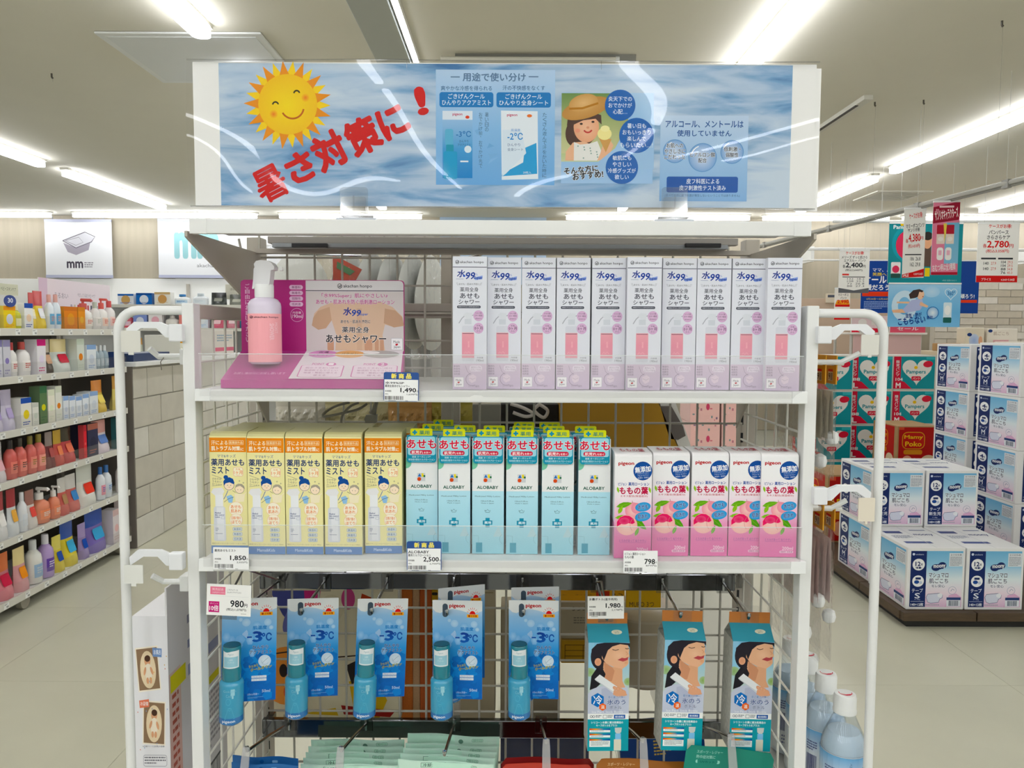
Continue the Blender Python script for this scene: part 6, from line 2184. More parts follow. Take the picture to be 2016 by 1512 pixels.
# header card behind the top shelf
a, b = at(88, 645, 4.25), at(226, 546, 4.25)
t = thing('header_board', 'pale pink promotional board standing behind the top left shelf', 'sign', (GX - 0.2, 0, 0))
y0_, y1_ = yX(88, GX - 0.2), yX(226, GX - 0.2)
w_ = y1_ - y0_
h_ = at(150, 552, (y0_ + y1_) / 2).z - gz[0]
t.location = (GX - 0.2, (y0_ + y1_) / 2, gz[0] - 0.0075)
t.rotation_euler = (0, 0, PI / 2)
MB().box(-w_ / 2, w_ / 2, 0, 0.004, 0, h_).build('board', PAPER, t)
p = Print((690, 30, 1740, 400), w_, h_, 0.0003)
p.rect(690, 30, 1740, 400, 'e9e0e6')
p.rect(690, 30, 800, 400, 'd9c6d6')
p.text('うるおい', 890, 125, 1080, 165, '8a8490')
p.text('やさしくうるおうベビーケア', 1220, 115, 1490, 145, '8a8490')
for i, c in enumerate(('b0a8b4', 'c9c0b0', 'c45a5a', '6a4a44', 'c06a5a', 'b85a5a', '5a5a66', 'a8a4b0', 'b8b4bc')):
    p.rect(1110 + i * 50, 205, 1135 + i * 50, 270, c, 6)
link('printed_face', p.mesh('header_print'), None, t)
y0_, y1_ = yX(4, GX - 0.2), yX(53, GX - 0.2)
t = thing('shelf_sign', 'small pale green category sign above the top left shelf', 'sign', (GX - 0.2, (y0_ + y1_) / 2, gz[0] - 0.0075), (0, 0, PI / 2))
zt_ = at(28, 556, (y0_ + y1_) / 2).z - gz[0]
MB().box(-0.075, 0.075, 0, 0.003, zt_ - 0.055, zt_).build('plate', pm('d5d9c0'), t)
MB().tube([(0, 0.006, 0), (0, 0.006, zt_ - 0.03)], 0.004, 6).build('stem', WPLAST, t)
p = Print((0, 0, 100, 36), 0.15, 0.055)
p.text('ベビースキンケア', 12, 10, 88, 22, '6a7060')
link('printed_face', p.mesh('sign_print'), None, t, (0, -0.0005, zt_ - 0.055))

# ---- low counter faced with pale brick tiles
ky0, ky1 = yX(266, GX + 0.01), 6.9
kx = GX + 0.01
kz = at(266, 722, ky0).z
CT = thing('brick_counter', 'low counter faced with pale grey brick tiles beyond the left shelves', 'counter', (0, 0, 0))
MB().box(kx - 0.5, kx - 0.012, ky0, ky1, 0, kz - 0.004).build('body', mat('grout', 'b5b1a6', 0.8), CT)
MB().box(kx - 0.52, kx, ky0 - 0.012, ky0 - 0.001, 0.0, kz).build('end_panel', mat('dark_edge', '6c655e', 0.6), CT)
BRK = [mat('pale_brick_%d' % i, c, 0.7, vary=0.05, scale=9) for i, c in enumerate(('cbc7bb', 'c4bfb2', 'd2cfc5', 'bdb8aa'))]
bh_ = (kz - 0.012) / 6
rb_ = random.Random(5)
for r_ in range(6):
    y = ky0
    L = 0.36 if r_ % 2 == 0 else 0.18
    while y < ky1 - 0.02:
        e = min(y + L, ky1)
        MB().box(kx - 0.012, kx - rb_.uniform(0, 0.003), y + 0.004, e - 0.004, r_ * bh_ + 0.004, (r_ + 1) * bh_ - 0.004).build('brick', rb_.choice(BRK), CT)
        y, L = e, 0.36
MB().box(kx - 0.54, kx + 0.03, ky0 - 0.02, ky1 + 0.02, kz, kz + 0.025, 0.003).build('counter_top', WHITE, CT)


def on_counter(name, label, cat, x, dy, dx, sx, sy, sz, m, fn=None):
    t = thing(name, label, cat, (kx - dx, yX(x, kx - dx) + dy, kz + 0.0252), (0, 0, PI / 2))
    MB().box(-sx / 2, sx / 2, 0, sy, 0, sz, 0.004).build('body', m, t)
    if fn:
        p = Print((0, 0, 100, 100 * sz / sx), sx, sz, 0.0003)
        ground(p, m, 100 * sz / sx)
        fn(p, 100 * sz / sx)
        link('printed_front', p.mesh('counter_print'), None, t)
    return t


on_counter('tray', 'dark blue shallow tray on the brick counter', 'tray', 268, 0.25, 0.05, 0.5, 0.3, 0.05, pm('2c3f66'))
on_counter('product_stand', 'white box stand with orange top on the brick counter', 'box', 322, 0.45, 0.06, 0.30, 0.25, 0.16, pm('e3e1d4'), lambda p, hh: (p.rect(0, 0, 45, hh * 0.35, 'd9a04a'), p.rect(55, 8, 95, hh * 0.5, 'efeee8', 3), p.lines(10, hh * .55, 90, hh * .9, 4, '9ab08a', 2)))
on_counter('product_stand', 'pale box with pink stripe farther along the brick counter', 'box', 352, 0.9, 0.06, 0.4, 0.25, 0.2, pm('dcd6cf'), lambda p, hh: (p.rect(0, hh * .7, 100, hh * .85, 'cf7a8c'), p.lines(10, hh * .2, 90, hh * .5, 3, '8aa0b0', 2)))

# ---- wall shelving at the back, white upper panels and goods
for k_, (x0, x1) in enumerate(((-120, 94), (96, 221), (223, 347), (349, 468), (470, 600))):
    a, b = at(x0, 645, BY), at(x1, 549, BY)
    MB().box(a.x, b.x, BY - 0.02, BY, 0.1, b.z, 0.002).build('white_panel', mat('white_laminate', 'f0f0ec', 0.4), wb)
SW = 9.75
WS = thing('wall_shelving', 'white wall shelving along the back wall behind the left aisle', 'shelving', (0, 0, 0))
xl_, xr_ = at(60, 645, SW).x, at(600, 645, SW).x
wz = [at(300, y, SW).z for y in (600, 646, 700, 760)]
for z in wz:
    s_ = MB().box(xl_, xr_, SW, BY - 0.03, z - 0.03, z).build('shelf', WHITE, WS)
    MB().box(xl_, xr_, SW - 0.012, SW, z - 0.035, z + 0.004).build('front_lip', LIPM, s_)
for x in (xl_, (xl_ + xr_) / 2, xr_):
    MB().box(x - 0.015, x + 0.015, BY - 0.08, BY - 0.03, 0, wz[0] + 0.3).build('upright', TAUPE, WS)
back = [[('c', 'dfe3ea', '2b5fa8', 'c9a878', 'white tan-spotted'), ('c', '2f6ab0', '1f4f90', 'dfe6ee', 'blue'), ('c', 'e6e4dc', 'c9b088', 'caa070', 'photo-fronted cream'), ('b', 'e9ecee', '2f7ab8', 'c9dcea', 'white blue-capped'), ('b', 'e3e8ec', 'c9d3da', 'dfe6ea', 'white'),
         ('p', '3f4440', '2a2d2c', '8a8c84', 'black'), ('p', '7a7c70', '5a5c54', 'b0b0a4', 'grey green'), ('p', '23262c', '2f3436', '70767c', 'dark grey'), ('c', 'd9e3ee', '9ab8dc', 'b8cfe6', 'pale blue'), ('c', 'ecece6', 'cfd4d6', 'dfe3e6', 'plain white')],
        [('b', 'd9596a', 'c9c4e0', 'e8c8d0', 'red'), ('c', '8a9ad0', 'd0607a', 'dfe3f0', 'blue pink-topped'), ('c', 'efeaea', 'c94a6a', 'e8b8c4', 'white red-topped'), ('u', 'e9e6e0', 'd9d6d0', 'f2efe9', 'cream'), ('c', 'e89a94', 'e0706c', 'f0c4bc', 'salmon'), ('c', 'dfe6ee', 'b0c8e0', 'e9eef2', 'ice blue'),
         ('p', 'd9607a', 'e8a0ac', 'f0d0d4', 'rose'), ('p', 'e08a9a', 'cf4a62', 'f2dadd', 'pink'), ('c', '2f6f86', '1f5468', '6aa8b8', 'teal'), ('b', 'ecdca0', 'd9a83a', 'f2ecd0', 'yellow'), ('c', 'd0507a', 'e6b0c4', 'f0d8e0', 'magenta'), ('c', 'c9a82e', 'e0cc6a', 'efe6b0', 'ochre')],
        [('p', 'c9d0b8', 'd9a04a', 'e6e2cc', 'pale green'), ('c', 'e6e2d4', 'cfa070', 'dfd6c0', 'beige'), ('c', 'dfe3e6', '9ab0c0', 'cfd9e0', 'grey white'), ('b', 'd9c3a0', 'a87a4a', 'ece0cc', 'tan'), ('c', 'c9c2b4', '9a9284', 'dcd6ca', 'taupe'), ('p', 'e3dccc', 'b8a888', 'efe9dc', 'sand')]]
for ri, row in enumerate(back):
    n = len(row)
    for gi, (kd, c1, c2, c3, words) in enumerate(row):
        xa = 232 + gi * (600 - 240) / n
        q = at(xa + 170 / n, 646, SW + 0.03)
        w_ = (at(600, 646, SW).x - at(240, 646, SW).x) / n * 0.9
        fn, nm, cat = KIND[kd]
        h_ = (0.16, 0.22, 0.26)[ri] * (0.85 + 0.15 * ((gi * 7) % 3) / 2)
        t = thing(nm, '%s %s on the %s shelf at the back wall' % (words, NAMES[kd], ('top', 'second', 'third')[ri]), cat, (q.x, SW + 0.03, wz[ri] + 0.0005), (0, 0, 0), 'goods on the back wall shelves')
        fn(t, min(w_, 0.2), 0.12, h_, c1, c2, c3)
t = thing('category_sign', 'cream category sign on the back wall shelf beside the tester display', 'sign', (at(456, 600, SW + 0.05).x, SW + 0.2, wz[0] + 0.0005))
h_ = at(456, 560, SW + 0.2).z - wz[0]
MB().box(-0.13, 0.13, 0, 0.004, h_ - 0.19, h_).build('plate', pm('dcd9c8'), t)
MB().tube([(0, 0.008, 0), (0, 0.008, h_ - 0.05)], 0.005, 6).build('stem', WPLAST, t)
p = Print((0, 0, 100, 73), 0.26, 0.19)
p.text('ほ乳びん', 24, 16, 76, 30, '7a786a')
p.text('さく乳器', 26, 46, 74, 60, '7a786a')
link('printed_face', p.mesh('sign_print'), None, t, (0, -0.0005, h_ - 0.19))


# ---- hanging wall banners
def wall_banner(label, x0, x1, y0, y1, fn):
    Yd = BY - 0.06
    a, b = at(x0, y1, Yd), at(x1, y0, Yd)
    w_, h_ = b.x - a.x, b.z - a.z
    t = thing('wall_banner', label, 'banner', ((a.x + b.x) / 2, Yd, a.z), group='white banners on the back wall')
    MB().box(-w_ / 2, w_ / 2, 0, 0.004, 0.03, h_ - 0.03).build('cloth', pm('e9eaec', 0.7), t)
    MB().box(-w_ / 2, w_ / 2, -0.006, 0.01, h_ - 0.035, h_).build('top_bar', pm('b3b6cc'), t)
    MB().box(-w_ / 2, w_ / 2, -0.006, 0.01, 0, 0.04).build('bottom_bar', pm('b6bad2'), t)
    for s in (-0.38, 0.38):
        MB().tube([(s * w_, 0.002, h_), (s * w_, 0.002, h_ + 0.04)], 0.01, 6).build('hook', pm('9a9a9a'), t)
    p = Print((x0, y0, x1, y1), w_, h_, 0.0003)
    p.rect(x0 + 0.5, y0 + 8, x1 - 0.5, y1 - 8, 'e9eaec')
    fn(p)
    link('printed_face', p.mesh('banner_print'), None, t)


def bath(p):
    p.poly([(125, 474), (165, 457), (186, 468), (180, 478), (150, 490)], 'd9d9de')
    p.poly([(126, 478), (150, 488), (178, 476), (174, 492), (150, 502), (134, 496)], 'a9a4ae')
    p.line([(125, 474), (150, 488), (180, 476), (187, 466), (168, 457), (125, 474)], 1.6, '77747c')
    p.line([(130, 474), (150, 483), (164, 477), (156, 467), (130, 474)], 1, '98959c')
    p.text('mm', 132, 515, 162, 527, '4a4550', 0.04)
    p.lines(165, 516, 182, 528, 3, '8a8790', 2)


def bigmm(p):
    p.text('mm', 347, 462, 430, 505, '9fc4c8', 0.06)
    p.text('akachan convenience series', 388, 519, 520, 526, '77797c')


wall_banner('white wall banner with a baby bath drawing and mm logo', 91, 219, 432, 547, bath)
wall_banner('white wall banner with large pale teal mm letters behind the stand', 313, 622, 432, 547, bigmm)
a, b = at(866, 560, BY - 0.02), at(1076, 405, BY - 0.02)
MB().box(a.x, b.x, BY - 0.02, BY, a.z, b.z).build('blue_panel', pm('b9d0ea'), wb)

# ================================================================== right side: nappy cartons on a low platform
CARTW = mat('white_corrugated', 'e9e9ea', 0.55)


def p_moon(w_, h_, big, size, qty):
    """printed face of the pale blue nappy carton"""
    p = Print((715, 1025, 1080, 1425), w_, h_, 0.0002)
    p.grad(833, 1045, 1065, 1408, '7fb3d6', '9cc6df', 'e3edf2', 'ecdfe9', 'dcc0d8')
    p.poly([(960, 1408), (985, 1330), (1030, 1320), (1065, 1345), (1065, 1408)], 'd9b3cf')
    p.rect(735, 1045, 835, 1408, '1b2a5c')
    p.ell(752, 1066, 8, 8, 'cfd8ea')
    p.text('unicharm', 765, 1062, 815, 1072, 'cfd8ea')
    p.ell(785, 1133, 39, 38, 'f2f3f5')
    p.text(qty, 765, 1115, 796, 1142, '1b2a5c', 0.04)
    p.text('枚', 798, 1124, 812, 1140, '1b2a5c', 0.02)
    p.text('増量!', 766, 1147, 806, 1160, '1b2a5c', 0.03)
    p.ell(785, 1240, 37, 37, 'f2f3f5')
    p.ell(776, 1246, 16, 12, '2b4a8c')
    p.rect(768, 1216, 802, 1230, '1b2a5c')
    p.ell(802, 1250, 10, 10, 'c3ccdc')
    p.text(big, 748, 1288, 818, 1314, 'e9edf5', 0.015)
    if len(size) == 1:
        p.text(size, 768, 1318, 800, 1352, 'e9edf5', 0.02)
    else:
        p.text(size, 742, 1320, 826, 1345, 'e9edf5', 0.015)
    p.text('4〜8kg', 766, 1356, 802, 1364, 'cfd8ea')
    p.rect(742, 1371, 826, 1373, 'cfd8ea')
    p.text('140+12枚', 744, 1382, 824, 1402, 'e9edf5', 0.03)
    # moony mark
    p.ell(895, 1152, 28, 22, '1b2a5c')
    p.ell(935, 1138, 26, 22, '1b2a5c')
    p.ell(915, 1146, 26, 18, '1b2a5c')
    p.text('moony', 880, 1134, 955, 1160, 'f2f4f8', 0.035, rot=-4)
    p.text('マシュマロ', 852, 1186, 976, 1216, '33405c', 0.02, out=('f5f6f8', 0.06))
    p.text('肌ごこち', 856, 1222, 976, 1254, '33405c', 0.02, out=('f5f6f8', 0.06))
    p.text('モレ安心', 872, 1262, 956, 1281, '4a5878', 0.01)
    p.ring(1005, 1300, 26, 2.5, 'a9b0c4')
    p.line([(995, 1305), (1005, 1290), (1018, 1298)], 3, '7a86a2')
    p.rect(978, 1058, 1064, 1144, 'dfe3e8', 2)
    p.text('21058', 985, 1064, 1055, 1074, '5a606c')
    p.lines(984, 1082, 1058, 1142, 7, '8a909c', 4, 0.5)
    p.poly([(840, 1345), (850, 1325), (925, 1318), (945, 1330), (942, 1350), (928, 1355), (920, 1378), (870, 1384), (850, 1376)], 'd9dcea')
    p.line([(840, 1345), (850, 1325), (925, 1318), (945, 1330), (942, 1350), (928, 1355), (920, 1378), (870, 1384), (850, 1376), (840, 1345)], 3, '5a6286')
    p.ell(928, 1332, 16, 14, 'eceef4')
    p.rect(970, 1345, 1060, 1405, 'e4e8ee')
    p.rect(970, 1345, 1060, 1362, '2f4170')
    p.bars(985, 1366, 1046, 1400, '33405c', 5)
    p.lines(838, 1392, 945, 1402, 1, '9aa0ac', 6)
    return p


MW, MH, MD = 0.258, 0.282, 0.368
MF = p_moon(MW, MH, 'テープ', 'S', '12').mesh('moon_front_S')
MFN = p_moon(MW, MH, 'テープ', '新生児', '12').mesh('moon_front_NB')
MSD = p_moon(MD, MH, 'テープ', 'M', '4').mesh('moon_side_M')
tp = Print((0, 0, 100, 140), MW, MD, 0.0003)
tp.rect(8, 30, 40, 45, '3a4678')
tp.rect(62, 20, 92, 26, '8a90a8')
tp.text('moony', 55, 50, 90, 62, '3a4678', 0.03)
tp.lines(10, 60, 45, 80, 4, '8a90a8', 3)
tp.rect(12, 100, 60, 112, '4a5688')
tp.rect(50, 0, 51, 140, 'c9cbd2')
MTP = tp.mesh('moon_top', lambda v: Vector((v.x, v.z, -v.y)))
PZ = 0.075


def moon_box(label, x, y, z, front, group='moony nappy cartons'):
    t = thing('nappy_carton', label, 'carton', (x, y, z), (0, 0, 0), group)
    MB().box(-MW / 2, MW / 2, 0, MD, 0, MH, 0.003).build('carton', CARTW, t)
    link('printed_front', front, None, t, (0, -0.0004, 0))
    link('printed_side', MSD, None, t, (-MW / 2 - 0.0004, MD / 2, 0), (0, 0, -PI / 2))
    link('printed_top', MTP, None, t, (0, 0, MH + 0.0002))
    return t


ax = at(1787, 1105, 3.39).x + MW / 2
A = moon_box('nappy carton size S in the front row, left one', ax, 3.39, PZ, MF)
dup(A, 'nappy carton size S in the front row, right one', (ax + MW + 0.006, 3.39, PZ))
cx_ = at(1716, 1000, 3.77).x + MW / 2
zz2 = PZ + MH + 0.001
t = moon_box('bottom nappy carton below the newborn ones, left', cx_, 3.77, PZ, MFN)
dup(t, 'bottom nappy carton below the newborn ones, right', (cx_ + MW + 0.008, 3.77, PZ))
dup(t, 'newborn size nappy carton on the second layer, left one', (cx_, 3.77, zz2))
dup(t, 'newborn size nappy carton on the second layer, right one', (cx_ + MW + 0.008, 3.77, zz2))


def moon_long(label, x, y, z):
    t = thing('nappy_carton', label, 'carton', (x, y, z), (0, 0, 0), 'moony nappy cartons')
    MB().box(0, 0.30, -MD / 2, MD / 2, 0, MH, 0.003).build('carton', CARTW, t)
    link('printed_side', MSD, None, t, (-0.0004, 0, 0), (0, 0, -PI / 2))
    link('printed_front', MF, None, t, (0.15, -MD / 2 - 0.0004, 0))
    return t


Mproto = None
for ci, (X_, Yc, zo) in enumerate(((2.66, 4.20, 0.06), (2.75, 4.80, 0.045))):
    for k_ in range(4):
        z = PZ + zo + k_ * (MH + 0.001)
        lab = 'size M nappy carton in the %s tall stack, %s from the bottom' % (('nearer', 'farther')[ci], ORD[k_])
        if Mproto is None:
            Mproto = moon_long(lab, X_, Yc, z)
        else:
            dup(Mproto, lab, (X_, Yc, z))
# platform under the cartons: dark plinth with a wooden edge of boards
PLX0, PLX1, PLY0, PLY1 = ax - MW / 2 - 0.03, 3.6, 3.35, 7.4
PT = thing('pallet_platform', 'low dark platform with wooden edge boards under the nappy cartons', 'platform', (0, 0, 0))
pol = [(PLX0, PLY0), (PLX1, PLY0), (PLX1, PLY1), (cx_ - MW / 2 - 0.05, PLY1), (cx_ - MW / 2 - 0.05, 3.7), (PLX0, 3.7)]
pol = [(PLX0, PLY0), (PLX1, PLY0), (PLX1, PLY1), (PLX0 - 0.02, PLY1)]
MB().prism([(x + 0.03 if x < 3 else x, y + 0.03) for x, y in pol], 0.0, 0.035, 'z').build('plinth', pm('1d1c1a', 0.6), PT)
DW = mat('dark_wood', '4d3c29', 0.55, vary=0.2, scale=12, stretch=(1, 1, 6))
k_ = 0
for x in [PLX0 + i * 0.33 for i in range(6)]:
    MB().box(x, min(x + 0.325, PLX1), PLY0, PLY0 + 0.03, 0.035, PZ - 0.001, 0.003).build('edge_board', DW, PT)
for i in range(10):
    y = PLY0 + 0.03 + i * 0.4
    MB().box(PLX0 - 0.005, PLX0 + 0.03, y, y + 0.395, 0.035, PZ - 0.001, 0.003).build('edge_board', DW, PT)
MB().box(PLX0 + 0.03, PLX1, PLY0 + 0.03, PLY1, 0.035, PZ - 0.001).build('deck', DW, PT)
MB().box(2.62, 3.4, 4.0, 5.05, PZ - 0.001, PZ + 0.0435).build('riser', DW, PT)
MB().box(2.62, 3.4, 4.0, 4.40, PZ + 0.0435, PZ + 0.0585).build('riser', DW, PT)


# ---- teal and red nappy cartons
def p_pamp(w_, h_, size, num):
    p = Print((720, 1140, 1005, 1400), w_, h_, 0.0003)
    p.rect(728, 1150, 998, 1392, '1f8f98')
    p.rect(728, 1150, 775, 1392, 'c63a4c')
    p.poly([(728, 1320), (800, 1340), (850, 1392), (728, 1392)], 'c63a4c')
    heart = []
    for k in range(40):
        a = 2 * PI * k / 40
        heart.append((880 + 6.0 * 16 * math.sin(a) ** 3, 1255 - 6.6 * (13 * math.cos(a) - 5 * math.cos(2 * a) - 2 * math.cos(3 * a) - math.cos(4 * a))))
    p.poly([(x, min(1385, max(1156, y))) for x, y in heart], 'e8e6e2')
    p.text('Pampers', 812, 1250, 938, 1285, '1f8a94', 0.035)
    p.ell(873, 1232, 12, 12, 'e3c04a')
    p.ell(952, 1206, 32, 24, 'c8404e', -10)
    p.rect(846, 1298, 908, 1330, 'c63a4c', 8)
    p.text('パンツ', 854, 1305, 900, 1322, 'f3e9e6', 0.02)
    p.vtext('限定パンツ', 754, 1180, 1300, 22, 'e9f0f2', 0.02)
    p.text(num, 742, 1310, 788, 1332, 'f2ecec', 0.03)
    p.text(size, 745, 1348, 775, 1385, 'f2ecec', 0.04)
    p.rect(940, 1152, 996, 1172, '57b0b8')
    return p.mesh('pamp_print')


PW, PH, PD = 0.335, 0.268, 0.30
PA_, PB_ = p_pamp(PW, PH, 'M', '104'), p_pamp(PW, PH, 'L', '88')
GBOX = mat('grey_white_carton', 'd2d0c8', 0.6)
YP = 5.95


def pamp(label, x, y, z, pr):
    t = thing('nappy_carton', label, 'carton', (x, y, z), (0, 0, 0), 'teal nappy cartons')
    MB().box(-PW / 2, PW / 2, 0, PD, 0, PH, 0.003).build('carton', GBOX, t)
    link('printed_front', pr, None, t, (0, -0.0005, 0))
    link('printed_side', pr, None, t, (-PW / 2 - 0.0005, PD / 2, 0), (0, 0, -PI / 2))
    return t


cols = [(at(1797, 800, YP).x, PA_, 'right', YP), (at(1711, 800, YP).x, PB_, 'middle', YP - 0.02), (at(1632, 800, YP).x - 0.03, PA_, 'left', YP - 0.1)]
for xx, pr, nm, yy in cols:
    pp = None
    for k_ in range(4):
        z = PZ + k_ * (PH + 0.001)
        lab = 'teal and red nappy carton in the %s column, %s from the bottom' % (nm, ORD[k_])
        if pp is None:
            pp = pamp(lab, xx, yy, z, pr)
        else:
            dup(pp, lab, (xx + 0.001 * math.sin(k_ * 2), yy, z))


# ---- red and kraft cartons
def p_mamy(w_, h_):
    p = Print((665, 190, 885, 430), w_, h_, 0.0003)
    p.rect(672, 196, 880, 424, 'a83228')
    p.frame(690, 222, 812, 318, 'd0a23c', 4, 'b5382a', 30)
    p.text('Mamy', 702, 240, 800, 266, 'e6bb52', 0.035)
    p.text('Poko', 708, 276, 794, 302, 'e6bb52', 0.035)
    p.rect(700, 322, 800, 348, 'c98a3a', 10)
    p.ell(720, 380, 26, 26, 'dca48c')
    p.ell(835, 390, 44, 40, 'd9c7ac')
    p.rect(672, 196, 700, 210, 'c75a48')
    return p.mesh('mamy_print')


KW, KH, KD = 0.285, 0.30, 0.36
KP = p_mamy(KW, KH)


def kraft(label, x, y, z):
    t = thing('kraft_carton', label, 'carton', (x, y, z), (0, 0, 0), 'red and kraft cartons')
    MB().box(-KW / 2, KW / 2, 0, KD, 0, KH, 0.003).build('carton', CARD, t)
    link('printed_front', KP, None, t, (0, -0.0005, 0))
    link('printed_side', KP, None, t, (-KW / 2 - 0.0005, KD / 2, 0), (0, 0, -PI / 2))
    return t


kx_ = at(1807, 870, 5.3).x
kk_ = kraft('red and kraft carton at the bottom behind the newborn cartons', kx_, 5.3, PZ)
ztop_ = at(1807, 838, 5.3).z
dup(kk_, 'red and kraft carton on top of the stack behind the newborn cartons', (kx_, 5.3, PZ + KH + 0.001))
xk = at(1655, 1100, 4.72).x - KW / 2 + 0.1
dup(kk_, 'tall red and kraft carton at the platform edge behind the clear bags', (xk, 4.50, PZ), scale=(1, 1, 1.35))

# ---- partition of whitewashed bricks and the items on it
WYB = 9.4
a, b = at(1838, 690, WYB), at(2140, 548, WYB)
BRW = struct(MB().box(a.x, b.x, WYB, WYB + 0.1, 0, b.z).build('wall_brick', mat('pale_grout', 'cfc9bd', 0.8)), 'partition wall of pale whitewashed bricks at the right')
BWM = [mat('whitewashed_brick_%d' % i, c, 0.75, vary=0.05, scale=12) for i, c in enumerate(('d6cfc2', 'cdc4b4', 'e0dad0', 'c5bba9'))]
rb_ = random.Random(9)
bh2 = 0.085
zb_ = b.z - 1.25
meshes = {}
for r_ in range(14):
    x = a.x - (0.15 if r_ % 2 else 0)
    while x < b.x - 0.03:
        x0_, x1_ = max(x, a.x), min(x + 0.30, b.x)
        if x1_ - x0_ > 0.03:
            key = (round(x1_ - x0_, 3), rb_.randrange(4))
            if key not in meshes:
                me = MB().box(0.004, key[0] - 0.004, -0.012, 0, 0.004, bh2 - 0.004, 0.002).mesh('brick')
                me.materials.append(BWM[key[1]])
                meshes[key] = me
            link('brick', meshes[key], None, BRW, (x0_, WYB + rb_.uniform(-0.002, 0.002), zb_ + r_ * bh2))
        x += 0.30
# ledge with packs in front of the bricks
LG = thing('display_ledge', 'pale display ledge in front of the brick partition', 'shelf', (0, 0, 0))
lz_ = at(1950, 692, 8.3).z
MB().box(at(1835, 690, 8.3).x, at(2120, 690, 8.3).x, 8.15, 8.8, lz_ - 0.04, lz_, 0.003).build('top', pm('d9c9ae'), LG)
MB().box(at(1845, 690, 8.3).x, at(2110, 690, 8.3).x, 8.35, 8.75, 0, lz_ - 0.04).build('base', OFFW, LG)


def ledge_pack(label, x0, x1, yt, c, fn, Yd=8.36):
    a_, b_ = at(x0, 692, Yd), at(x1, yt, Yd)
    w_, h_ = b_.x - a_.x, b_.z - lz_
    t = thing('nappy_pack', label, 'pack', ((a_.x + b_.x) / 2, Yd, lz_ + 0.0005), group='nappy packs on the ledge')
    MB().box(-w_ / 2, w_ / 2, 0, 0.16, 0, h_, min(0.012, h_ / 5)).build('pack_body', pm(c), t)
    p = Print((0, 0, 100, 100 * h_ / w_), w_, h_, 0.0005)
    fn(p, 100 * h_ / w_)
    link('printed_front', p.mesh('ledge_print'), None, t)


ledge_pack('pale nappy pack with a blue heart on the ledge', 1898, 1939, 645, 'e3d9c4', lambda p, hh: (p.ell(48, hh * .55, 26, 34, '9fb4dc', rim='c8d2e6'), p.ell(24, hh * .3, 12, 9, '24386e'), p.ell(80, hh * .55, 10, 22, 'e0b498')))
ledge_pack('wide cream nappy pack on the ledge', 1942, 2005, 647, 'e6dfd2', lambda p, hh: (p.ell(10, 8, 7, 5, '24386e'), p.text('肌ごこち', 20, 10, 70, 22, 'a8968a'), p.rect(20, hh * .5, 70, hh * .6, 'e0b4b8')))
ledge_pack('low cream nappy pack at the right picture edge', 1974, 2040, 673, 'e9e2d6', lambda p, hh: (p.ell(10, 14, 7, 6, '24386e'), p.text('マシュマロ', 24, 10, 80, 20, '8a8090')), 8.18)
ledge_pack('small kraft box on the ledge behind the teal cartons', 1850, 1893, 676, 'b08a5a', lambda p, hh: p.rect(30, 20, 70, 50, 'd99a3a'))

# ---- tan partition, pink table and posters further back
a, b = at(1560, 760, 9.2), at(1748, 588, 9.2)
o = MB().box(a.x, b.x, 9.2, 9.28, 0, b.z, 0.003).build('tan_partition', mat('tan_partition', 'c3ab96', 0.6))
tag(o, 'plain tan partition panel behind the right posters', 'partition')
o = thing('wall_rail', 'long white wall rail below the wood panels at the right', 'rail', (0, 0, 0))
for y in (490, 512):
    MB().tube([at(1570, y, 9.9), at(2100, y + 3, 9.9)], 0.02 if y == 490 else 0.012, 8).build('rail_tube', WPLAST, o)
for px_ in (1600, 2050):
    MB().box(at(px_, 500, 9.9).x - 0.02, at(px_, 500, 9.9).x + 0.02, 9.9, BY, at(px_, 515, 9.9).z, at(px_, 485, 9.9).z).build('rail_bracket', WPLAST, o)
o = thing('thermostat', 'small beige wall control box with dark display on the tan partition', 'control box', at(1637, 588, 9.17))
MB().box(-0.06, 0.06, 0, 0.03, -0.05, 0.06, 0.004).build('case', pm('d0c3ae'), o)
MB().box(-0.045, 0.045, -0.002, 0, 0.015, 0.045).build('display', pm('4a5060'), o)
TB = thing('promo_table', 'white table with pink skirt and pink cards at the right rear', 'table', (0, 0, 0))
a, b = at(1672, 700, 7.6), at(1826, 655, 7.6)
MB().box(a.x, b.x, 7.6, 8.1, b.z - 0.02, b.z, 0.003).build('table_top', pm('efe9e4'), TB)
MB().box(a.x + 0.05, b.x - 0.05, 7.62, 7.64, b.z - 0.30, b.z - 0.02).build('skirt', pm('d9b3b0'), TB)
for x in (a.x + 0.04, b.x - 0.04):
    for y in (7.66, 8.04):
        MB().tube([(x, y, 0), (x, y, b.z - 0.02)], 0.015, 8).build('leg', pm('c9c6be'), TB)
zt_ = b.z
for k_, (x0, x1, y0, fn) in enumerate(((1676, 1748, 622, lambda p, hh: (p.rect(0, 0, 100, hh, 'e6d3d6'), p.rect(0, hh * .75, 100, hh, 'c9384a'), p.ell(30, hh * .4, 12, 10, 'f0ece8'), p.rect(55, hh * .2, 80, hh * .55, 'e9e4e0'))),
                                      (1752, 1822, 640, lambda p, hh: (p.rect(0, 0, 100, hh, 'd9697a'), p.text('セール', 20, hh * .3, 80, hh * .7, 'f6e6e8', 0.03))))):
    a_, b_ = at(x0, 655, 7.7), at(x1, y0, 7.7)
    t = thing('table_card', ('tall pink promotional card on the rear table', 'low red promotional card on the rear table')[k_], 'sign', ((a_.x + b_.x) / 2, 7.7, zt_ + 0.0005))
    w_, h_ = b_.x - a_.x, b_.z - zt_
    MB().box(-w_ / 2, w_ / 2, 0, 0.02, 0, h_).build('card', PAPER, t)
    p = Print((0, 0, 100, 100 * h_ / w_), w_, h_, 0.0005)
    fn(p, 100 * h_ / w_)
    link('printed_face', p.mesh('card_print'), None, t)


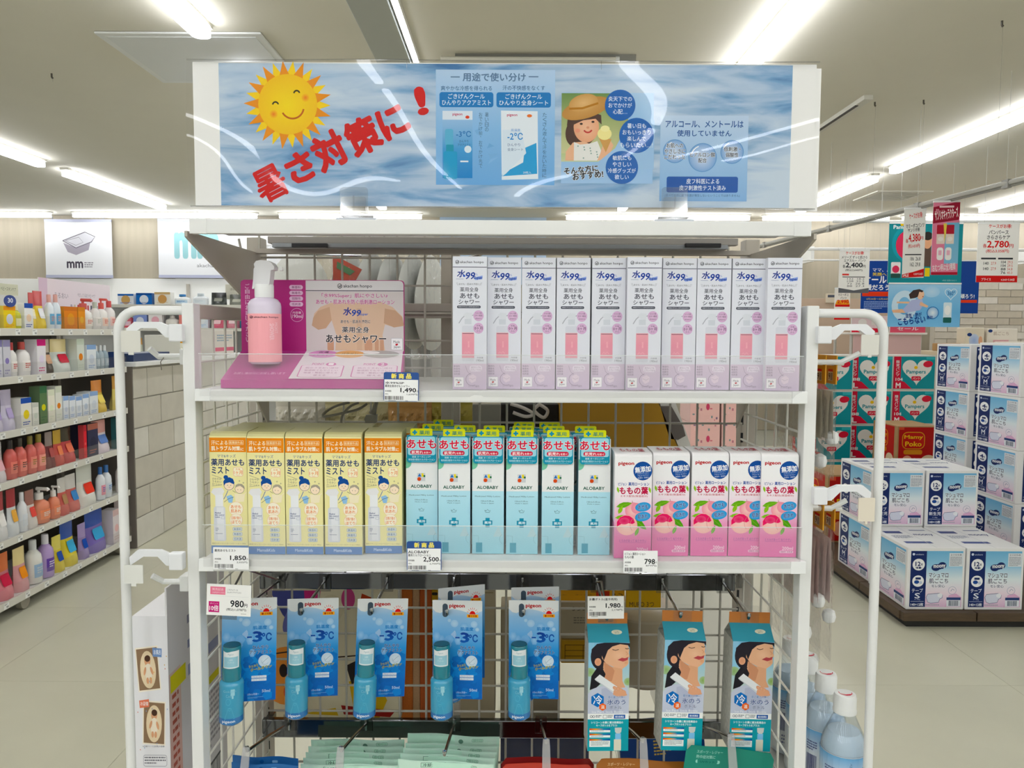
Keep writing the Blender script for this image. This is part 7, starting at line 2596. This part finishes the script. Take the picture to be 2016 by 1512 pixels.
# ---- hanging rails and posters
def poster(name, label, x0, y0, x1, y1, Yd, fn, rz=0.0, hang=None, ref=None, cat='poster'):
    a_, b_ = at(x0, y1, Yd), at(x1, y0, Yd)
    w_, h_ = b_.x - a_.x, b_.z - a_.z
    t = thing(name, label, cat, ((a_.x + b_.x) / 2, Yd, a_.z), (0, 0, rz))
    MB().box(-w_ / 2, w_ / 2, 0, 0.003, 0, h_).build('sheet', PAPER, t)
    p = Print(ref or (x0, y0, x1, y1), w_, h_, 0.0004)
    fn(p)
    link('printed_face', p.mesh('poster_print'), None, t)
    MB().box(-w_ / 2, w_ / 2, -0.004, 0.008, h_ - 0.006, h_ + 0.006).build('top_strip', WPLAST, t)
    if hang:
        for s in (-0.35, 0.35):
            MB().tube([(s * w_, 0.002, h_), (s * w_, 0.002, hang - a_.z)], 0.001, 4).build('hanger', pm('b0b0ac'), t)
    return t


r0, r1 = at(2060, 341, 4.35), at(1470, 490, 7.6)
HR = thing('hanging_rail', 'grey rail hung on threads sloping across the upper right', 'rail', (0, 0, 0))
MB().tube([r0, r1], 0.016, 8).build('tube', mat('grey_rail', 'b4b3ac', 0.4), HR)
MB().tube([r0 + Vector((0, 0, -0.022)), r1 + Vector((0, 0, -0.022))], 0.006, 6).build('lower_channel', pm('8a8880'), HR)
for t_ in (0.08, 0.3, 0.6, 0.9):
    q = r0.lerp(r1, t_)
    MB().box(q.x - 0.012, q.x + 0.012, q.y - 0.03, q.y + 0.03, q.z - 0.03, q.z + 0.02).build('clip', pm('8f8e88'), HR)
    MB().tube([q, (q.x, q.y, CZ)], 0.0012, 4).build('thread', pm('c9c8c2'), HR)
r2, r3 = at(1640, 436, 7.1), at(2120, 436, 7.1)
HR2 = thing('hanging_rail', 'white rail hung level above the large green poster', 'rail', (0, 0, 0))
MB().tube([r2, r3], 0.014, 8).build('tube', WHITE, HR2)
for t_ in (0.2, 0.8):
    q = r2.lerp(r3, t_)
    MB().tube([q, (q.x, q.y, CZ)], 0.0012, 4).build('thread', pm('c9c8c2'), HR2)


def pr_mamy(p):       # ref in zoom pixels of the photo crop
    p.rect(780, 110, 945, 600, 'efeeea')
    p.text('ケースがお得!', 818, 140, 918, 180, 'c83a3e', 0.02, rot=-8)
    p.text('マミーポコパンツ', 797, 215, 935, 245, '2a2c30', 0.025, rot=-5)
    p.text('サンリオ柄', 812, 248, 900, 275, '2a2c30', 0.025, rot=-5)
    p.text('各', 798, 325, 818, 352, 'c8343a', 0.02)
    p.text('4,380', 820, 290, 908, 350, 'c8343a', 0.03, rot=-3)
    p.text('円', 908, 308, 930, 332, 'c8343a', 0.02)
    p.text('(税込4,818円)', 818, 360, 908, 392, 'c8343a', 0.015, rot=-3)
    p.rect(796, 432, 922, 440, '2a2c30')
    p.text('186  26.8', 838, 452, 915, 478, '3a3c40', 0.01)
    p.text('162  29.8', 838, 492, 915, 518, '3a3c40', 0.01)
    p.poly([(776, 575), (860, 560), (945, 535), (945, 592), (776, 600)], 'c8343a')
    p.text('SALE', 785, 572, 830, 592, 'f4e6e4', 0.03)
    p.text('4.24から30日', 868, 565, 935, 582, 'f4e6e4', 0.02)


def pr_red(p):
    p.rect(985, 60, 1185, 580, 'd98aa0')
    p.grad(1080, 210, 1185, 500, '7fb6d2', '8fbcd6')
    p.poly([(985, 100), (1185, 50), (1185, 190), (985, 215)], '8f2438')
    p.text('サンリオキャラクターズ', 998, 112, 1172, 185, 'f6ecec', 0.035, out=('c23a52', 0.08), rot=-8)
    p.text('限定', 1005, 112, 1028, 140, 'f0a8b8', 0.02)
    p.rect(1030, 90, 1140, 104, 'e6c8cc', 5)
    for x in (1018, 1088):
        p.rect(x, 225, x + 60, 360, 'e9dcd2', 4)
        p.rect(x, 225, x + 60, 290, 'a8303e', 4)
        p.ell(x + 30, 325, 20, 16, 'f2ece6')
    p.poly([(1066, 215), (1092, 215), (1080, 360)], 'e8d27a')
    for x in (1048, 1110):
        p.rect(x - 24, 385, x + 24, 475, 'f4f2f0', 18)
        p.rect(x - 12, 405, x + 12, 440, 'e6b8c8', 4)
    p.text('おむつ柄は全3種類', 995, 500, 1168, 550, 'f6eef0', 0.02, rot=-5)
    p.rect(985, 560, 1185, 580, 'a8303e')


def pr_green(p):
    p.rect(672, 215, 1212, 640, '19828a')
    p.ring(830, 360, 135, 26, '2f95a2')
    p.ell(820, 370, 95, 105, 'c94a62')
    p.poly([(930, 290), (975, 285), (985, 420), (985, 520), (930, 520)], '5b4a42')
    p.ell(955, 345, 34, 50, 'd9aa8c')
    p.ell(955, 305, 36, 30, '2a2422')
    p.text('Pampers', 704, 230, 850, 264, 'e9f0f0', 0.035)
    p.ell(765, 226, 12, 10, 'e3c04a')
    p.rect(695, 490, 765, 600, 'e4e0e0', 8)
    p.ell(730, 540, 26, 26, 'c94a62')
    p.rect(695, 570, 765, 602, '2a4a44', 6)
    p.rect(944, 530, 980, 590, 'e0c83a')
    p.text('※吸収 夜間のおむつ', 1075, 612, 1180, 624, 'a8d0d2')


def pr_blue(p):
    p.grad(672, 642, 1198, 948, 'a9cde6', '8fbfe0', '7db4dc', '8cc0e4')
    p.ring(790, 800, 92, 46, 'cfe2ef', ry=108)
    p.ell(985, 700, 60, 40, 'c3daec', rim='a9cde6')
    # child with arms stretched
    p.poly([(735, 770), (860, 770), (870, 785), (735, 782)], 'e6bfa3')
    p.poly([(840, 760), (915, 745), (930, 790), (905, 830), (800, 850), (770, 835)], 'b3b9d8')
    p.poly([(700, 830), (775, 822), (800, 850), (710, 848)], 'e3b99c')
    p.poly([(905, 770), (965, 800), (955, 812), (900, 795)], 'e6bfa3')
    p.ell(905, 722, 26, 32, 'eac5ab', 10)
    p.poly([(820, 720), (850, 690), (895, 682), (925, 694), (915, 705), (895, 700), (885, 735), (865, 745), (830, 750)], '3a2c2a')
    p.ell(922, 735, 4, 4, 'b0504c')
    p.ell(998, 848, 42, 44, 'e6eef4', rim='8fb4d4')
    p.ring(998, 848, 44, 5, '2f6eae')
    p.text('360°', 1100, 695, 1152, 725, '3f70a8', 0.03)
    hrt = [(1125 + 2.7 * 16 * math.sin(2 * PI * k / 30) ** 3, 712 - 2.7 * (13 * math.cos(2 * PI * k / 30) - 5 * math.cos(4 * PI * k / 30) - 2 * math.cos(6 * PI * k / 30) - math.cos(8 * PI * k / 30))) for k in range(31)]
    p.line(hrt, 4, 'eaf2f8')
    p.rect(1075, 775, 1135, 915, 'd9e6ec', 8)
    p.rect(1075, 880, 1135, 918, '2c5f5a', 6)
    p.ell(1105, 830, 22, 34, 'f0f2f2')
    p.text('湿気・熱が', 800, 850, 918, 880, '1f3f86', 0.025, rot=-6)
    p.text('こもらない', 748, 878, 945, 928, '1f3f86', 0.035, rot=-6)
    p.text('設計', 956, 868, 1000, 892, '2a4f96', 0.02, rot=-6)


def pr_meries(p):
    p.rect(325, 405, 550, 708, 'efeeea')
    p.text('ケースがお得!', 372, 414, 505, 438, 'c8343a', 0.025)
    p.text('メリーズ ずっと肌さら', 342, 445, 532, 466, '2a2c30', 0.02)
    p.text('エアスルー パンツ', 360, 470, 520, 488, '2a2c30', 0.02)
    p.text('各', 352, 508, 370, 530, '2a2c30', 0.02)
    p.text('2,400', 374, 494, 498, 532, '22242a', 0.035)
    p.text('円', 500, 510, 520, 530, '2a2c30', 0.02)
    p.text('(税込2,640円)', 372, 538, 500, 556, '2a2c30', 0.015)
    p.rect(350, 572, 400, 584, 'c8504c')
    p.rect(352, 592, 520, 597, '2a2c30')
    for i, s in enumerate(('132  18.2', '108  22.2', '72  26.8', '88  27.3')):
        p.text(s, 388, 602 + i * 17, 516, 614 + i * 17, '4a4c50')
    p.poly([(325, 672), (440, 690), (550, 672), (550, 708), (325, 708)], '5f6064')


def pr_pampers(p):
    p.rect(1300, 215, 1612, 632, 'efeeea')
    p.text('ケースがお得!', 1380, 222, 1550, 250, 'c8343a', 0.025)
    p.text('パンパース', 1382, 264, 1530, 292, '2a2c30', 0.025)
    p.text('さらさらケア', 1370, 300, 1542, 328, '2a2c30', 0.025)
    p.text('各', 1342, 360, 1370, 388, 'c8343a', 0.02)
    p.text('2,780', 1374, 340, 1536, 392, 'c8343a', 0.035)
    p.text('円', 1540, 362, 1570, 388, 'c8343a', 0.02)
    p.text('(税込3,058円)', 1366, 398, 1540, 426, 'c8343a', 0.015)
    for x in (1332, 1460):
        p.rect(x, 458, x + 112, 470, '2a2c30')
    for i, (a_, b_) in enumerate((('140', '27.9'), ('140', '27.9'))):
        p.text(a_, 1352, 488 + i * 38, 1390, 508 + i * 38, '3a3c40', 0.015)
        p.text(b_, 1408, 488 + i * 38, 1446, 508 + i * 38, 'c8504c')
    for i, (a_, b_) in enumerate((('104', '29.5'), ('104', '29.5'), ('88', '34.8'), ('76', '40.3'))):
        p.text(a_, 1484, 480 + i * 25, 1520, 498 + i * 25, '3a3c40', 0.015)
        p.text(b_, 1532, 480 + i * 25, 1572, 498 + i * 25, 'c8504c')
    p.rect(1300, 585, 1612, 632, 'c8343a')
    p.text('プライス', 1340, 602, 1412, 620, 'f4e6e4', 0.02)
    p.text('4.24から30日', 1488, 606, 1590, 622, 'f4e6e4', 0.02)


def pr_navy(p):
    p.rect(480, 480, 1330, 850, '24448c')
    p.text('ママ、パパの', 560, 535, 760, 560, 'e9ecf4', 0.02)
    p.text('笑顔へ', 560, 566, 660, 590, 'e0c83a', 0.02)
    p.text('オール', 500, 590, 660, 640, 'f0f2f6', 0.04)
    p.text('応援だろう!', 470, 650, 700, 690, 'f0f2f6', 0.04)
    p.rect(490, 700, 700, 732, 'd9543a')
    p.text('4月24日〜5月30日', 520, 745, 680, 758, 'e0c83a')
    p.lines(505, 768, 680, 825, 5, '9ab0d8', 3)
    p.text('頑ろう!', 1200, 715, 1300, 745, 'f0f2f6', 0.04)
    p.rect(1200, 755, 1320, 775, 'd9543a')


def pr_yel(p):
    p.rect(294, 675, 412, 898, 'efeae4')
    p.text('マミーポコ', 320, 712, 396, 730, '2a2c30', 0.02)
    p.text('パンツ', 338, 736, 384, 752, '2a2c30', 0.02)
    p.poly([(300, 790), (312, 760), (400, 755), (410, 790)], 'e0a02c')
    p.text('2,990', 316, 758, 400, 786, 'c8242a', 0.04)
    p.rect(300, 790, 410, 806, 'c8343a')
    p.rect(294, 875, 412, 898, 'c8343a')


Z = lambda x, y: (1560 + x / 3.6, 380 + y / 3.6)


def zp(label, x0, y0, x1, y1, Yd, fn, rz=0.0, hang=None, name='poster'):
    a_, b_ = Z(x0, y0), Z(x1, y1)
    return poster(name, label, a_[0], a_[1], b_[0], b_[1], Yd, fn, rz, hang, (x0, y0, x1, y1))


zp('navy campaign poster mostly hidden behind the green poster', 480, 480, 1330, 850, 8.0, pr_navy, 0, CZ)
zp('large teal green poster with pink heart on the right', 672, 215, 1212, 640, 7.05, pr_green, 0, CZ)
zp('light blue poster of a child swimming in the air', 672, 642, 1198, 948, 7.05, pr_blue, 0, None)
zp('white price poster reading 2,400 yen', 325, 405, 550, 708, 6.9, pr_meries, 0, CZ, 'price_poster')
zp('white price poster reading 2,780 yen at the right', 1300, 215, 1612, 632, 6.4, pr_pampers, 0, CZ, 'price_poster')
zp('small price poster with yellow flash reading 2,990 yen', 294, 675, 412, 898, 7.4, pr_yel, 0, CZ, 'price_poster')
q = r0.lerp(r1, 0.28)
for nm, lab, (x0, y0, x1, y1), fn in (('price_poster', 'white price poster reading 4,380 yen hanging on the sloping rail', (780, 110, 945, 600), pr_mamy), ('poster', 'crimson and pink poster hanging on the sloping rail', (985, 60, 1185, 580), pr_red)):
    xm = Z((x0 + x1) / 2, 0)[0]
    # depth of the rail where this poster hangs
    best = min(range(101), key=lambda k: abs(1008 + F * (r0.lerp(r1, k / 100).x / r0.lerp(r1, k / 100).y) - xm))
    zp(lab, x0, y0, x1, y1, r0.lerp(r1, best / 100).y, fn, -0.12, r0.lerp(r1, best / 100).z - 0.04, nm)

# ================================================================== things on the sides of the display stand
# ---- tall white carton hanging outside the left mesh
cy0 = 1.17
xa, xb = at(262, 1300, cy0).x, at(331, 1300, cy0).x
zc = at(300, 1213, cy0).z
zc2 = at(331, 1158, cy0).z
BC = thing('cushion_carton', 'tall white carton with baby photos hanging outside the left mesh', 'carton', ((xa + xb) / 2, cy0, zc))
cw, cd, ch = xb - xa, 0.235, 0.42
MB().box(-cw / 2, cw / 2, 0, cd, -ch, 0, 0.001).build('carton', mat('white_gloss_board', 'e9e8ea', 0.4), BC)
MB().box(cw / 2 - 0.003, cw / 2, 0, cd, 0, zc2 - zc, 0.0008).build('back_panel', mat('white_gloss_board'), BC)
p = Print((222, 415, 500, 1860), cw, ch, 0.00005)
p.rect(222, 415, 500, 1860, 'e7e7ea')
for (x, y, r_, c) in ((340, 705, -5, 'd9cbb8'), (376, 1005, 3, 'd4c3ae')):
    co, si = math.cos(math.radians(r_)), math.sin(math.radians(r_))
    rot = lambda u, v: (x + u * co - v * si, y + u * si + v * co)
    p.poly([rot(-90, -122), rot(90, -122), rot(90, 122), rot(-90, 122)], 'efe8da')
    p.poly([rot(-82, -114), rot(82, -114), rot(82, 114), rot(-82, 114)], '8a7460')
    p.ell(*rot(0, 4), 62, 104, 'ecdfc8', r_, rim='e3d2b6')
    p.ell(*rot(0, -44), 24, 28, 'd7a88a', r_)
    p.ell(*rot(2, -58), 23, 18, '4a342a', r_)
    p.ell(*rot(2, 16), 30, 46, 'efe6d6', r_)
    p.ell(*rot(-26, 10), 9, 24, 'd7a88a', r_ + 20)
    p.ell(*rot(28, 12), 9, 24, 'd7a88a', r_ - 20)
    p.ell(*rot(-10, 64), 10, 18, 'd7a88a', r_)
    p.ell(*rot(14, 64), 10, 18, 'd7a88a', r_)
p.poly([(378, 588), (452, 592), (450, 640), (380, 636)], '7a93bc')
p.text('お風呂', 388, 600, 444, 625, 'e8edf4', 0.02)
p.poly([(262, 880), (340, 872), (342, 915), (266, 922)], 'd9856f')
p.text('お昼寝', 272, 886, 334, 908, 'f6e9e4', 0.02)
p.text('※月齢ページ(玄関)の画像', 280, 1130, 454, 1142, '6a6a70')
p.frame(282, 1183, 472, 1248, '9a9aa4', 3, 'e7e7ea', 16)
p.lines(292, 1194, 462, 1240, 3, '7a7a82', 4, 0.5)
p.ring(386, 1412, 104, 4, 'c9695e')
p.line([(330, 1350), (320, 1440), (345, 1480)], 3, '55555c')
p.line([(365, 1330), (385, 1312), (405, 1330), (430, 1350), (455, 1470)], 3, '55555c')
p.frame(330, 1350, 370, 1410, '55555c', 3, 'e7e7ea', 10)
p.rect(408, 1408, 452, 1452, 'dd9486', 4)
p.frame(385, 1385, 440, 1465, '55555c', 3, 'e7e7ea', 10)
p.rect(408, 1412, 450, 1450, 'dd9486', 4)
p.text('お出かけにも', 314, 1478, 472, 1502, 'b8473c', 0.03)
p.text('使える', 350, 1512, 440, 1538, 'b8473c', 0.03)
for i in range(14):
    r_ = random.Random(i + 50)
    x, y = r_.uniform(235, 490), r_.uniform(600, 1180)
    p.rect(x, y, x + 6, y + 6, r_.choice(('c97a6c', '8aa0c0', 'd9b36a')))
link('printed_front', p.mesh('carton_print'), None, BC, (0, -0.0003, -ch))
ps = Print((0, 0, 100, 200), cd, ch + zc2 - zc, 0.00008)
ps.rect(0, 0, 100, 200, 'dcdade')
ps.grad(0, 60, 18, 200, 'd9c6c2', 'c98a80')
ps.lines(4, 70, 14, 190, 20, 'a85a50', 2)
ps.rect(2, 62, 26, 74, 'd9d23a')
ps.rect(30, 30, 60, 36, '8a8aa0')
ps.rect(30, 48, 66, 54, '8a90b0')
ps.rect(30, 66, 92, 74, '9aa0c0')
ps.rect(34, 92, 88, 98, 'd6d05a')
ps.lines(34, 104, 90, 150, 10, '9a98a0', 7)
ps.rect(62, 160, 90, 190, '3a3d44')
ps.bars(64, 162, 88, 188, 'e0e0e2', 9)
link('printed_side', ps.mesh('carton_side'), None, BC, (cw / 2 + 0.0003, cd / 2, -ch), (0, 0, PI / 2))
# white peg over the carton, fixed to the left mesh
PEGM = WPLAST
pg = thing('mesh_peg', 'white bent peg on the left side above the white carton', 'peg', (at(362, 1145, 1.16).x, 1.16, at(362, 1145, 1.16).z))
MB().tube([(-CX * 0, 0, 0), (at(322, 1145, 1.16).x - pg.location.x, 0, 0.0), (at(300, 1137, 1.15).x - pg.location.x, -0.01, 0.012)], 0.0045, 8).build('peg_wire', PEGM, pg)
MB().box(-0.002, 0.012, -0.012, 0.012, -0.012, 0.012, 0.002).build('mount', PEGM, pg)
pg = thing('mesh_peg', 'white bent peg on the left side above the brick counter', 'peg', (at(362, 700, 1.16).x, 1.16, at(362, 702, 1.16).z))
MB().tube([(0, 0, 0), (at(312, 702, 1.16).x - pg.location.x, 0, 0), (at(294, 686, 1.15).x - pg.location.x, -0.01, 0.012)], 0.0045, 8).build('peg_wire', PEGM, pg)
MB().box(-0.002, 0.012, -0.012, 0.012, -0.012, 0.012, 0.002).build('mount', PEGM, pg)
MB().tube([(at(325, 700, 1.16).x - pg.location.x, -0.002, 0), (at(316, 712, 1.15).x - pg.location.x, -0.01, -0.008), (at(318, 728, 1.15).x - pg.location.x, -0.01, -0.02)], 0.0007, 5).build('wire_loop', pm('77736a'), pg)


# ---- translucent label arms on the posts
def label_arm(label, s, px_post, py, px_plate0, py0, px_plate1, py1, tone='d9d8cf'):
    q = at(px_post, py, PF - 0.014)
    t = thing('label_arm', label, 'label holder', q, group='label arms on the stand posts')
    ex = at((px_plate0 + px_plate1) / 2, py, PF - 0.02).x - q.x
    L = abs(ex)
    sg = 1 if ex > 0 else -1
    P = [(0, 0.009), (sg * L * .28, 0.011), (sg * L * .45, 0.016), (sg * L * .95, 0.016), (sg * L * 1.12, 0.006), (sg * L * 1.1, -0.006), (sg * L * .9, 0.003), (sg * L * .82, 0.007), (sg * L * .5, 0.007), (sg * L * .32, -0.006), (0, -0.008)]
    MB().prism(P, -0.004, 0.004).build('arm', mat('milky_plastic', 'e6e8ea', 0.3), t)
    MB().box(-0.004 if sg > 0 else -0.016, 0.016 if sg > 0 else 0.004, -0.008, 0.006, -0.012, 0.013, 0.002).build('clamp', mat('milky_plastic'), t)
    a, b = at(px_plate0, py1, PF - 0.03), at(px_plate1, py0, PF - 0.03)
    pl = MB().prism(rrect(a.x - q.x, a.z - q.z, b.x - q.x, b.z - q.z, 0.001), -0.018, -0.0165).build('plate', mat('plate_' + tone, tone, 0.45), t)
    MB().box(a.x - q.x + 0.01, b.x - q.x - 0.01, -0.018, -0.0165, a.z - q.z - 0.004, a.z - q.z).build('plate_tab', mat('plate_' + tone), t)
    MB().box((a.x + b.x) / 2 - q.x - 0.004, (a.x + b.x) / 2 - q.x + 0.004, -0.0165, -0.003, b.z - q.z - 0.014, b.z - q.z - 0.004).build('plate_neck', mat('milky_plastic'), t)


label_arm('empty label arm on the left post beside the top shelves', -1, 358, 656, 240, 651, 277, 693)
label_arm('empty label arm low on the left post above the white carton', -1, 358, 1104, 246, 1112, 282, 1148, 'dfe0da')
label_arm('empty label arm on the right post before the teal cartons', 1, 1612, 660, 1694, 659, 1730, 698)
label_arm('empty label arm low on the right post before the nappy cartons', 1, 1604, 976, 1688, 980, 1722, 1026, 'e3dac8')


# ---- clear bags with yellow header cards on pegs outside the right mesh
def side_bag(label, X_, y0, y1, ztop, h_, soft, seed):
    """bag hanging in the Y-Z plane"""
    t = thing('clear_bag_pack', label, 'bag', (X_, (y0 + y1) / 2, ztop), (0, 0, random.Random(seed).uniform(-0.02, 0.02)), 'clear bags with yellow headers')
    L = y1 - y0
    MB().box(-0.001, 0.001, -L / 2, L / 2, -0.045, 0, 0.0004).build('header_card', pm('e0a21c'), t)
    sp = Print((0, 0, 10, 10), 0.018, 0.018)
    sp.rect(0, 0, 10, 10, 'e9dfcf')
    sp.rect(0, 0, 10, 2, 'c23a2c')
    sp.bars(5, 3, 9.5, 9.5, '5a3a2a', 2)
    sp.text('9', 1, 3.4, 4.4, 9, '3a2a20', 0.02)
    link('price_sticker', sp.mesh('sticker'), None, t, (-0.0016, -L / 2 + 0.02, -0.04), (0, 0, -PI / 2))
    MB().tube([(-0.006, -L / 2 + 0.01, -0.012), (0.014, -L / 2 + 0.01, -0.012)], 0.004, 8).build('peg_eye', WPLAST, t)

    def f(u, v, s):
        e = (1 - abs(2 * u - 1) ** 4) * math.sin(PI * min(1, v * 0.9 + 0.08)) ** 0.6
        n = 0.3 * math.sin(u * 13 + v * 7 + seed) + 0.2 * math.sin(u * 23 - v * 19 + seed * 2)
        return Vector((s * (0.001 + 0.006 * e * (1 + 0.3 * n)), -L / 2 + L * u, -0.045 - h_ * (1 - v)))
    mb = MB()
    for s in (-1, 1):
        mb.grid(lambda u, v: f(u, v, s), 14, 18)
    mb.build('clear_bag', FILM, t)
    g = lambda u, v, s: f(0.12 + 0.76 * u, 0.42 + 0.5 * v, s * 0.8)
    mb = MB()
    for s in (-1, 1):
        mb.grid(lambda u, v: g(u, v, s), 12, 12)
    mb.build('soft_filling', mat('filling_' + soft, soft, 0.8, vary=0.08, scale=60), t)
    for k_ in range(1):
        MB().lathe([(0.002, -0.012), (0.009, -0.008), (0.011, 0), (0.009, 0.008), (0.002, 0.012)], 12, (0.008, -L / 2 + 0.03 + k_ * 0.05, -0.05 - h_ * (0.55 + 0.12 * (seed % 3)))).build('white_knob', WPLAST, t)


zu = at(1640, 698, 1.17).z
zl = at(1640, 982, 1.17).z
for i in range(3):
    side_bag('clear bag with yellow header on the upper right peg, %s from the mesh' % ORD[i], 0.455 + i * 0.024, 1.165 + i * 0.012, 1.33, zu - i * 0.001, 0.15, ('d3cbb8', 'ddd6c6', 'e6e0d3')[i], i + 1)
    side_bag('clear bag with yellow header on the lower right peg, %s from the mesh' % ORD[i], 0.455 + i * 0.024, 1.155 + i * 0.012, 1.33, zl - i * 0.004, 0.21, ('e3d3ca', 'f0dad5', 'f2e2de')[i], i + 5)
for nm, zz_, tip in (('upper', zu, 1690), ('lower', zl - 0.005, 1674)):
    q = at(1600, 700, 1.19)
    pgx = 0.436
    t = thing('mesh_peg', 'white bent peg carrying clear bags, %s one on the right' % nm, 'peg', (pgx, 1.178, zz_ - 0.012))
    L = at(tip, 700, 1.178).x - pgx
    MB().tube([(0, 0, 0), (L * 0.72, 0, 0), (L, -0.004, 0.014)], 0.0042, 8).build('peg_wire', WPLAST, t)
    MB().box(-0.004, 0.003, -0.01, 0.01, -0.01, 0.01, 0.001).build('mount', WPLAST, t)

# ---- water bottles in a tray outside the right mesh
BZ = at(1676, 1364, 1.168).z - 0.212
PETM = clear('pet_bottle', 0.95, 1.3, 0.05, (0.92, 0.96, 1.0))
WATM = mat('pale_blue_liquid', 'd3e2ec', 0.15)
LABM = mat('white_blue_label', 'dfe6ec', 0.35)


def water(label, x, y, sc_=1.0, rz=0.0):
    t = thing('water_bottle', label, 'bottle', (x, y, BZ), (0, 0, rz), 'baby water bottles')
    R = 0.034
    MB().lathe([(0.028, 0), (0.033, 0.004), (R, 0.012), (R, 0.125)], 24).build('bottle_body', LABM, t)
    MB().lathe([(R, 0.125), (R * .98, 0.135), (R * .86, 0.148), (R * .62, 0.166), (R * .47, 0.178), (0.0145, 0.184)], 24).build('shoulder', PETM, t)
    MB().lathe([(R * .96, 0.125), (R * .93, 0.135), (R * .8, 0.148), (R * .7, 0.153)], 24).build('water', WATM, t)
    MB().lathe([(0.0175, 0.182), (0.0178, 0.186), (0.0172, 0.188), (0.0172, 0.206), (0.0155, 0.211), (0.012, 0.212)], 22).build('cap', WPLAST, t)
    cp_ = Print((0, 0, 10, 10), 0.022, 0.022, 0.0002)
    cp_.ring(5, 5, 4.6, 0.5, 'cf3a52', 0, 200)
    cp_.poly([(1, 6.2), (4, 8), (8.4, 7.2), (7, 9), (4, 9.4)], 'd23e56')
    link('cap_mark', cp_.mesh('cap_mark', lambda v: Vector((v.x, v.z - 0.011, 0.2122 - v.y))), None, t)
    lb = Print((0, 0, 100, 60), 1.0, 0.113, 0.0002)
    for i in range(16):
        lb.grad(i * 6.25, 0, i * 6.25 + 6.25, 60, '7fb0d8', 'dfe6ee', 'e6e9ec', 'e6e9ec')
    lb.rect(45, 8, 62, 13, '24386e')
    lb.lines(46, 15, 62, 55, 14, '4a5688', 3)
    lb.text('ベビーのじかん', 38, 12, 58, 15, '3a4a80', rot=90)
    lb.bars(22, 22, 34, 40, '3a3f78', 4)
    lb.lines(22, 10, 34, 19, 4, '5a628c', 3)
    lb.lines(24, 44, 32, 54, 3, '7a809c', 3)
    lb.lines(68, 14, 84, 55, 14, '4a5688', 9)
    link('label', lb.mesh('water_label', lambda v: Vector(((R + .0006 - v.y) * math.sin(v.x * 4.4), -(R + .0006 - v.y) * math.cos(v.x * 4.4), v.z + 0.011))), None, t)
    return t


wb_ = water('nearest white-capped baby water bottle outside the right mesh', 0.523, 1.168)
for i, (Yd, lab) in enumerate(((1.241, 'second white-capped water bottle outside the right mesh'), (1.314, 'third white-capped water bottle outside the right mesh'), (1.387, 'farthest white-capped water bottle seen through the right mesh'))):
    dup(wb_, lab, (0.523 - 0.002 * i, Yd, BZ), (0, 0, 0.2 * i))
# tray that carries the bottles
TR = thing('side_tray', 'white wire tray holding water bottles outside the right mesh', 'tray', (0.515, 1.28, BZ - 0.004))
MB().box(-0.06, 0.046, -0.15, 0.145, -0.003, 0.0035).build('tray_floor', WHITE, TR)
MB().tube([(0.0455, -0.149, 0.03), (0.0455, 0.145, 0.03)], 0.002, 6).build('rim_wire', WIRE, TR)
MB().tube([(-0.06, -0.149, 0.03), (0.0455, -0.149, 0.03)], 0.002, 6).build('rim_wire', WIRE, TR)
for yy_ in (-0.149, 0.145):
    MB().tube([(0.0455, yy_, -0.001), (0.0455, yy_, 0.03)], 0.002, 6).build('rim_wire', WIRE, TR)
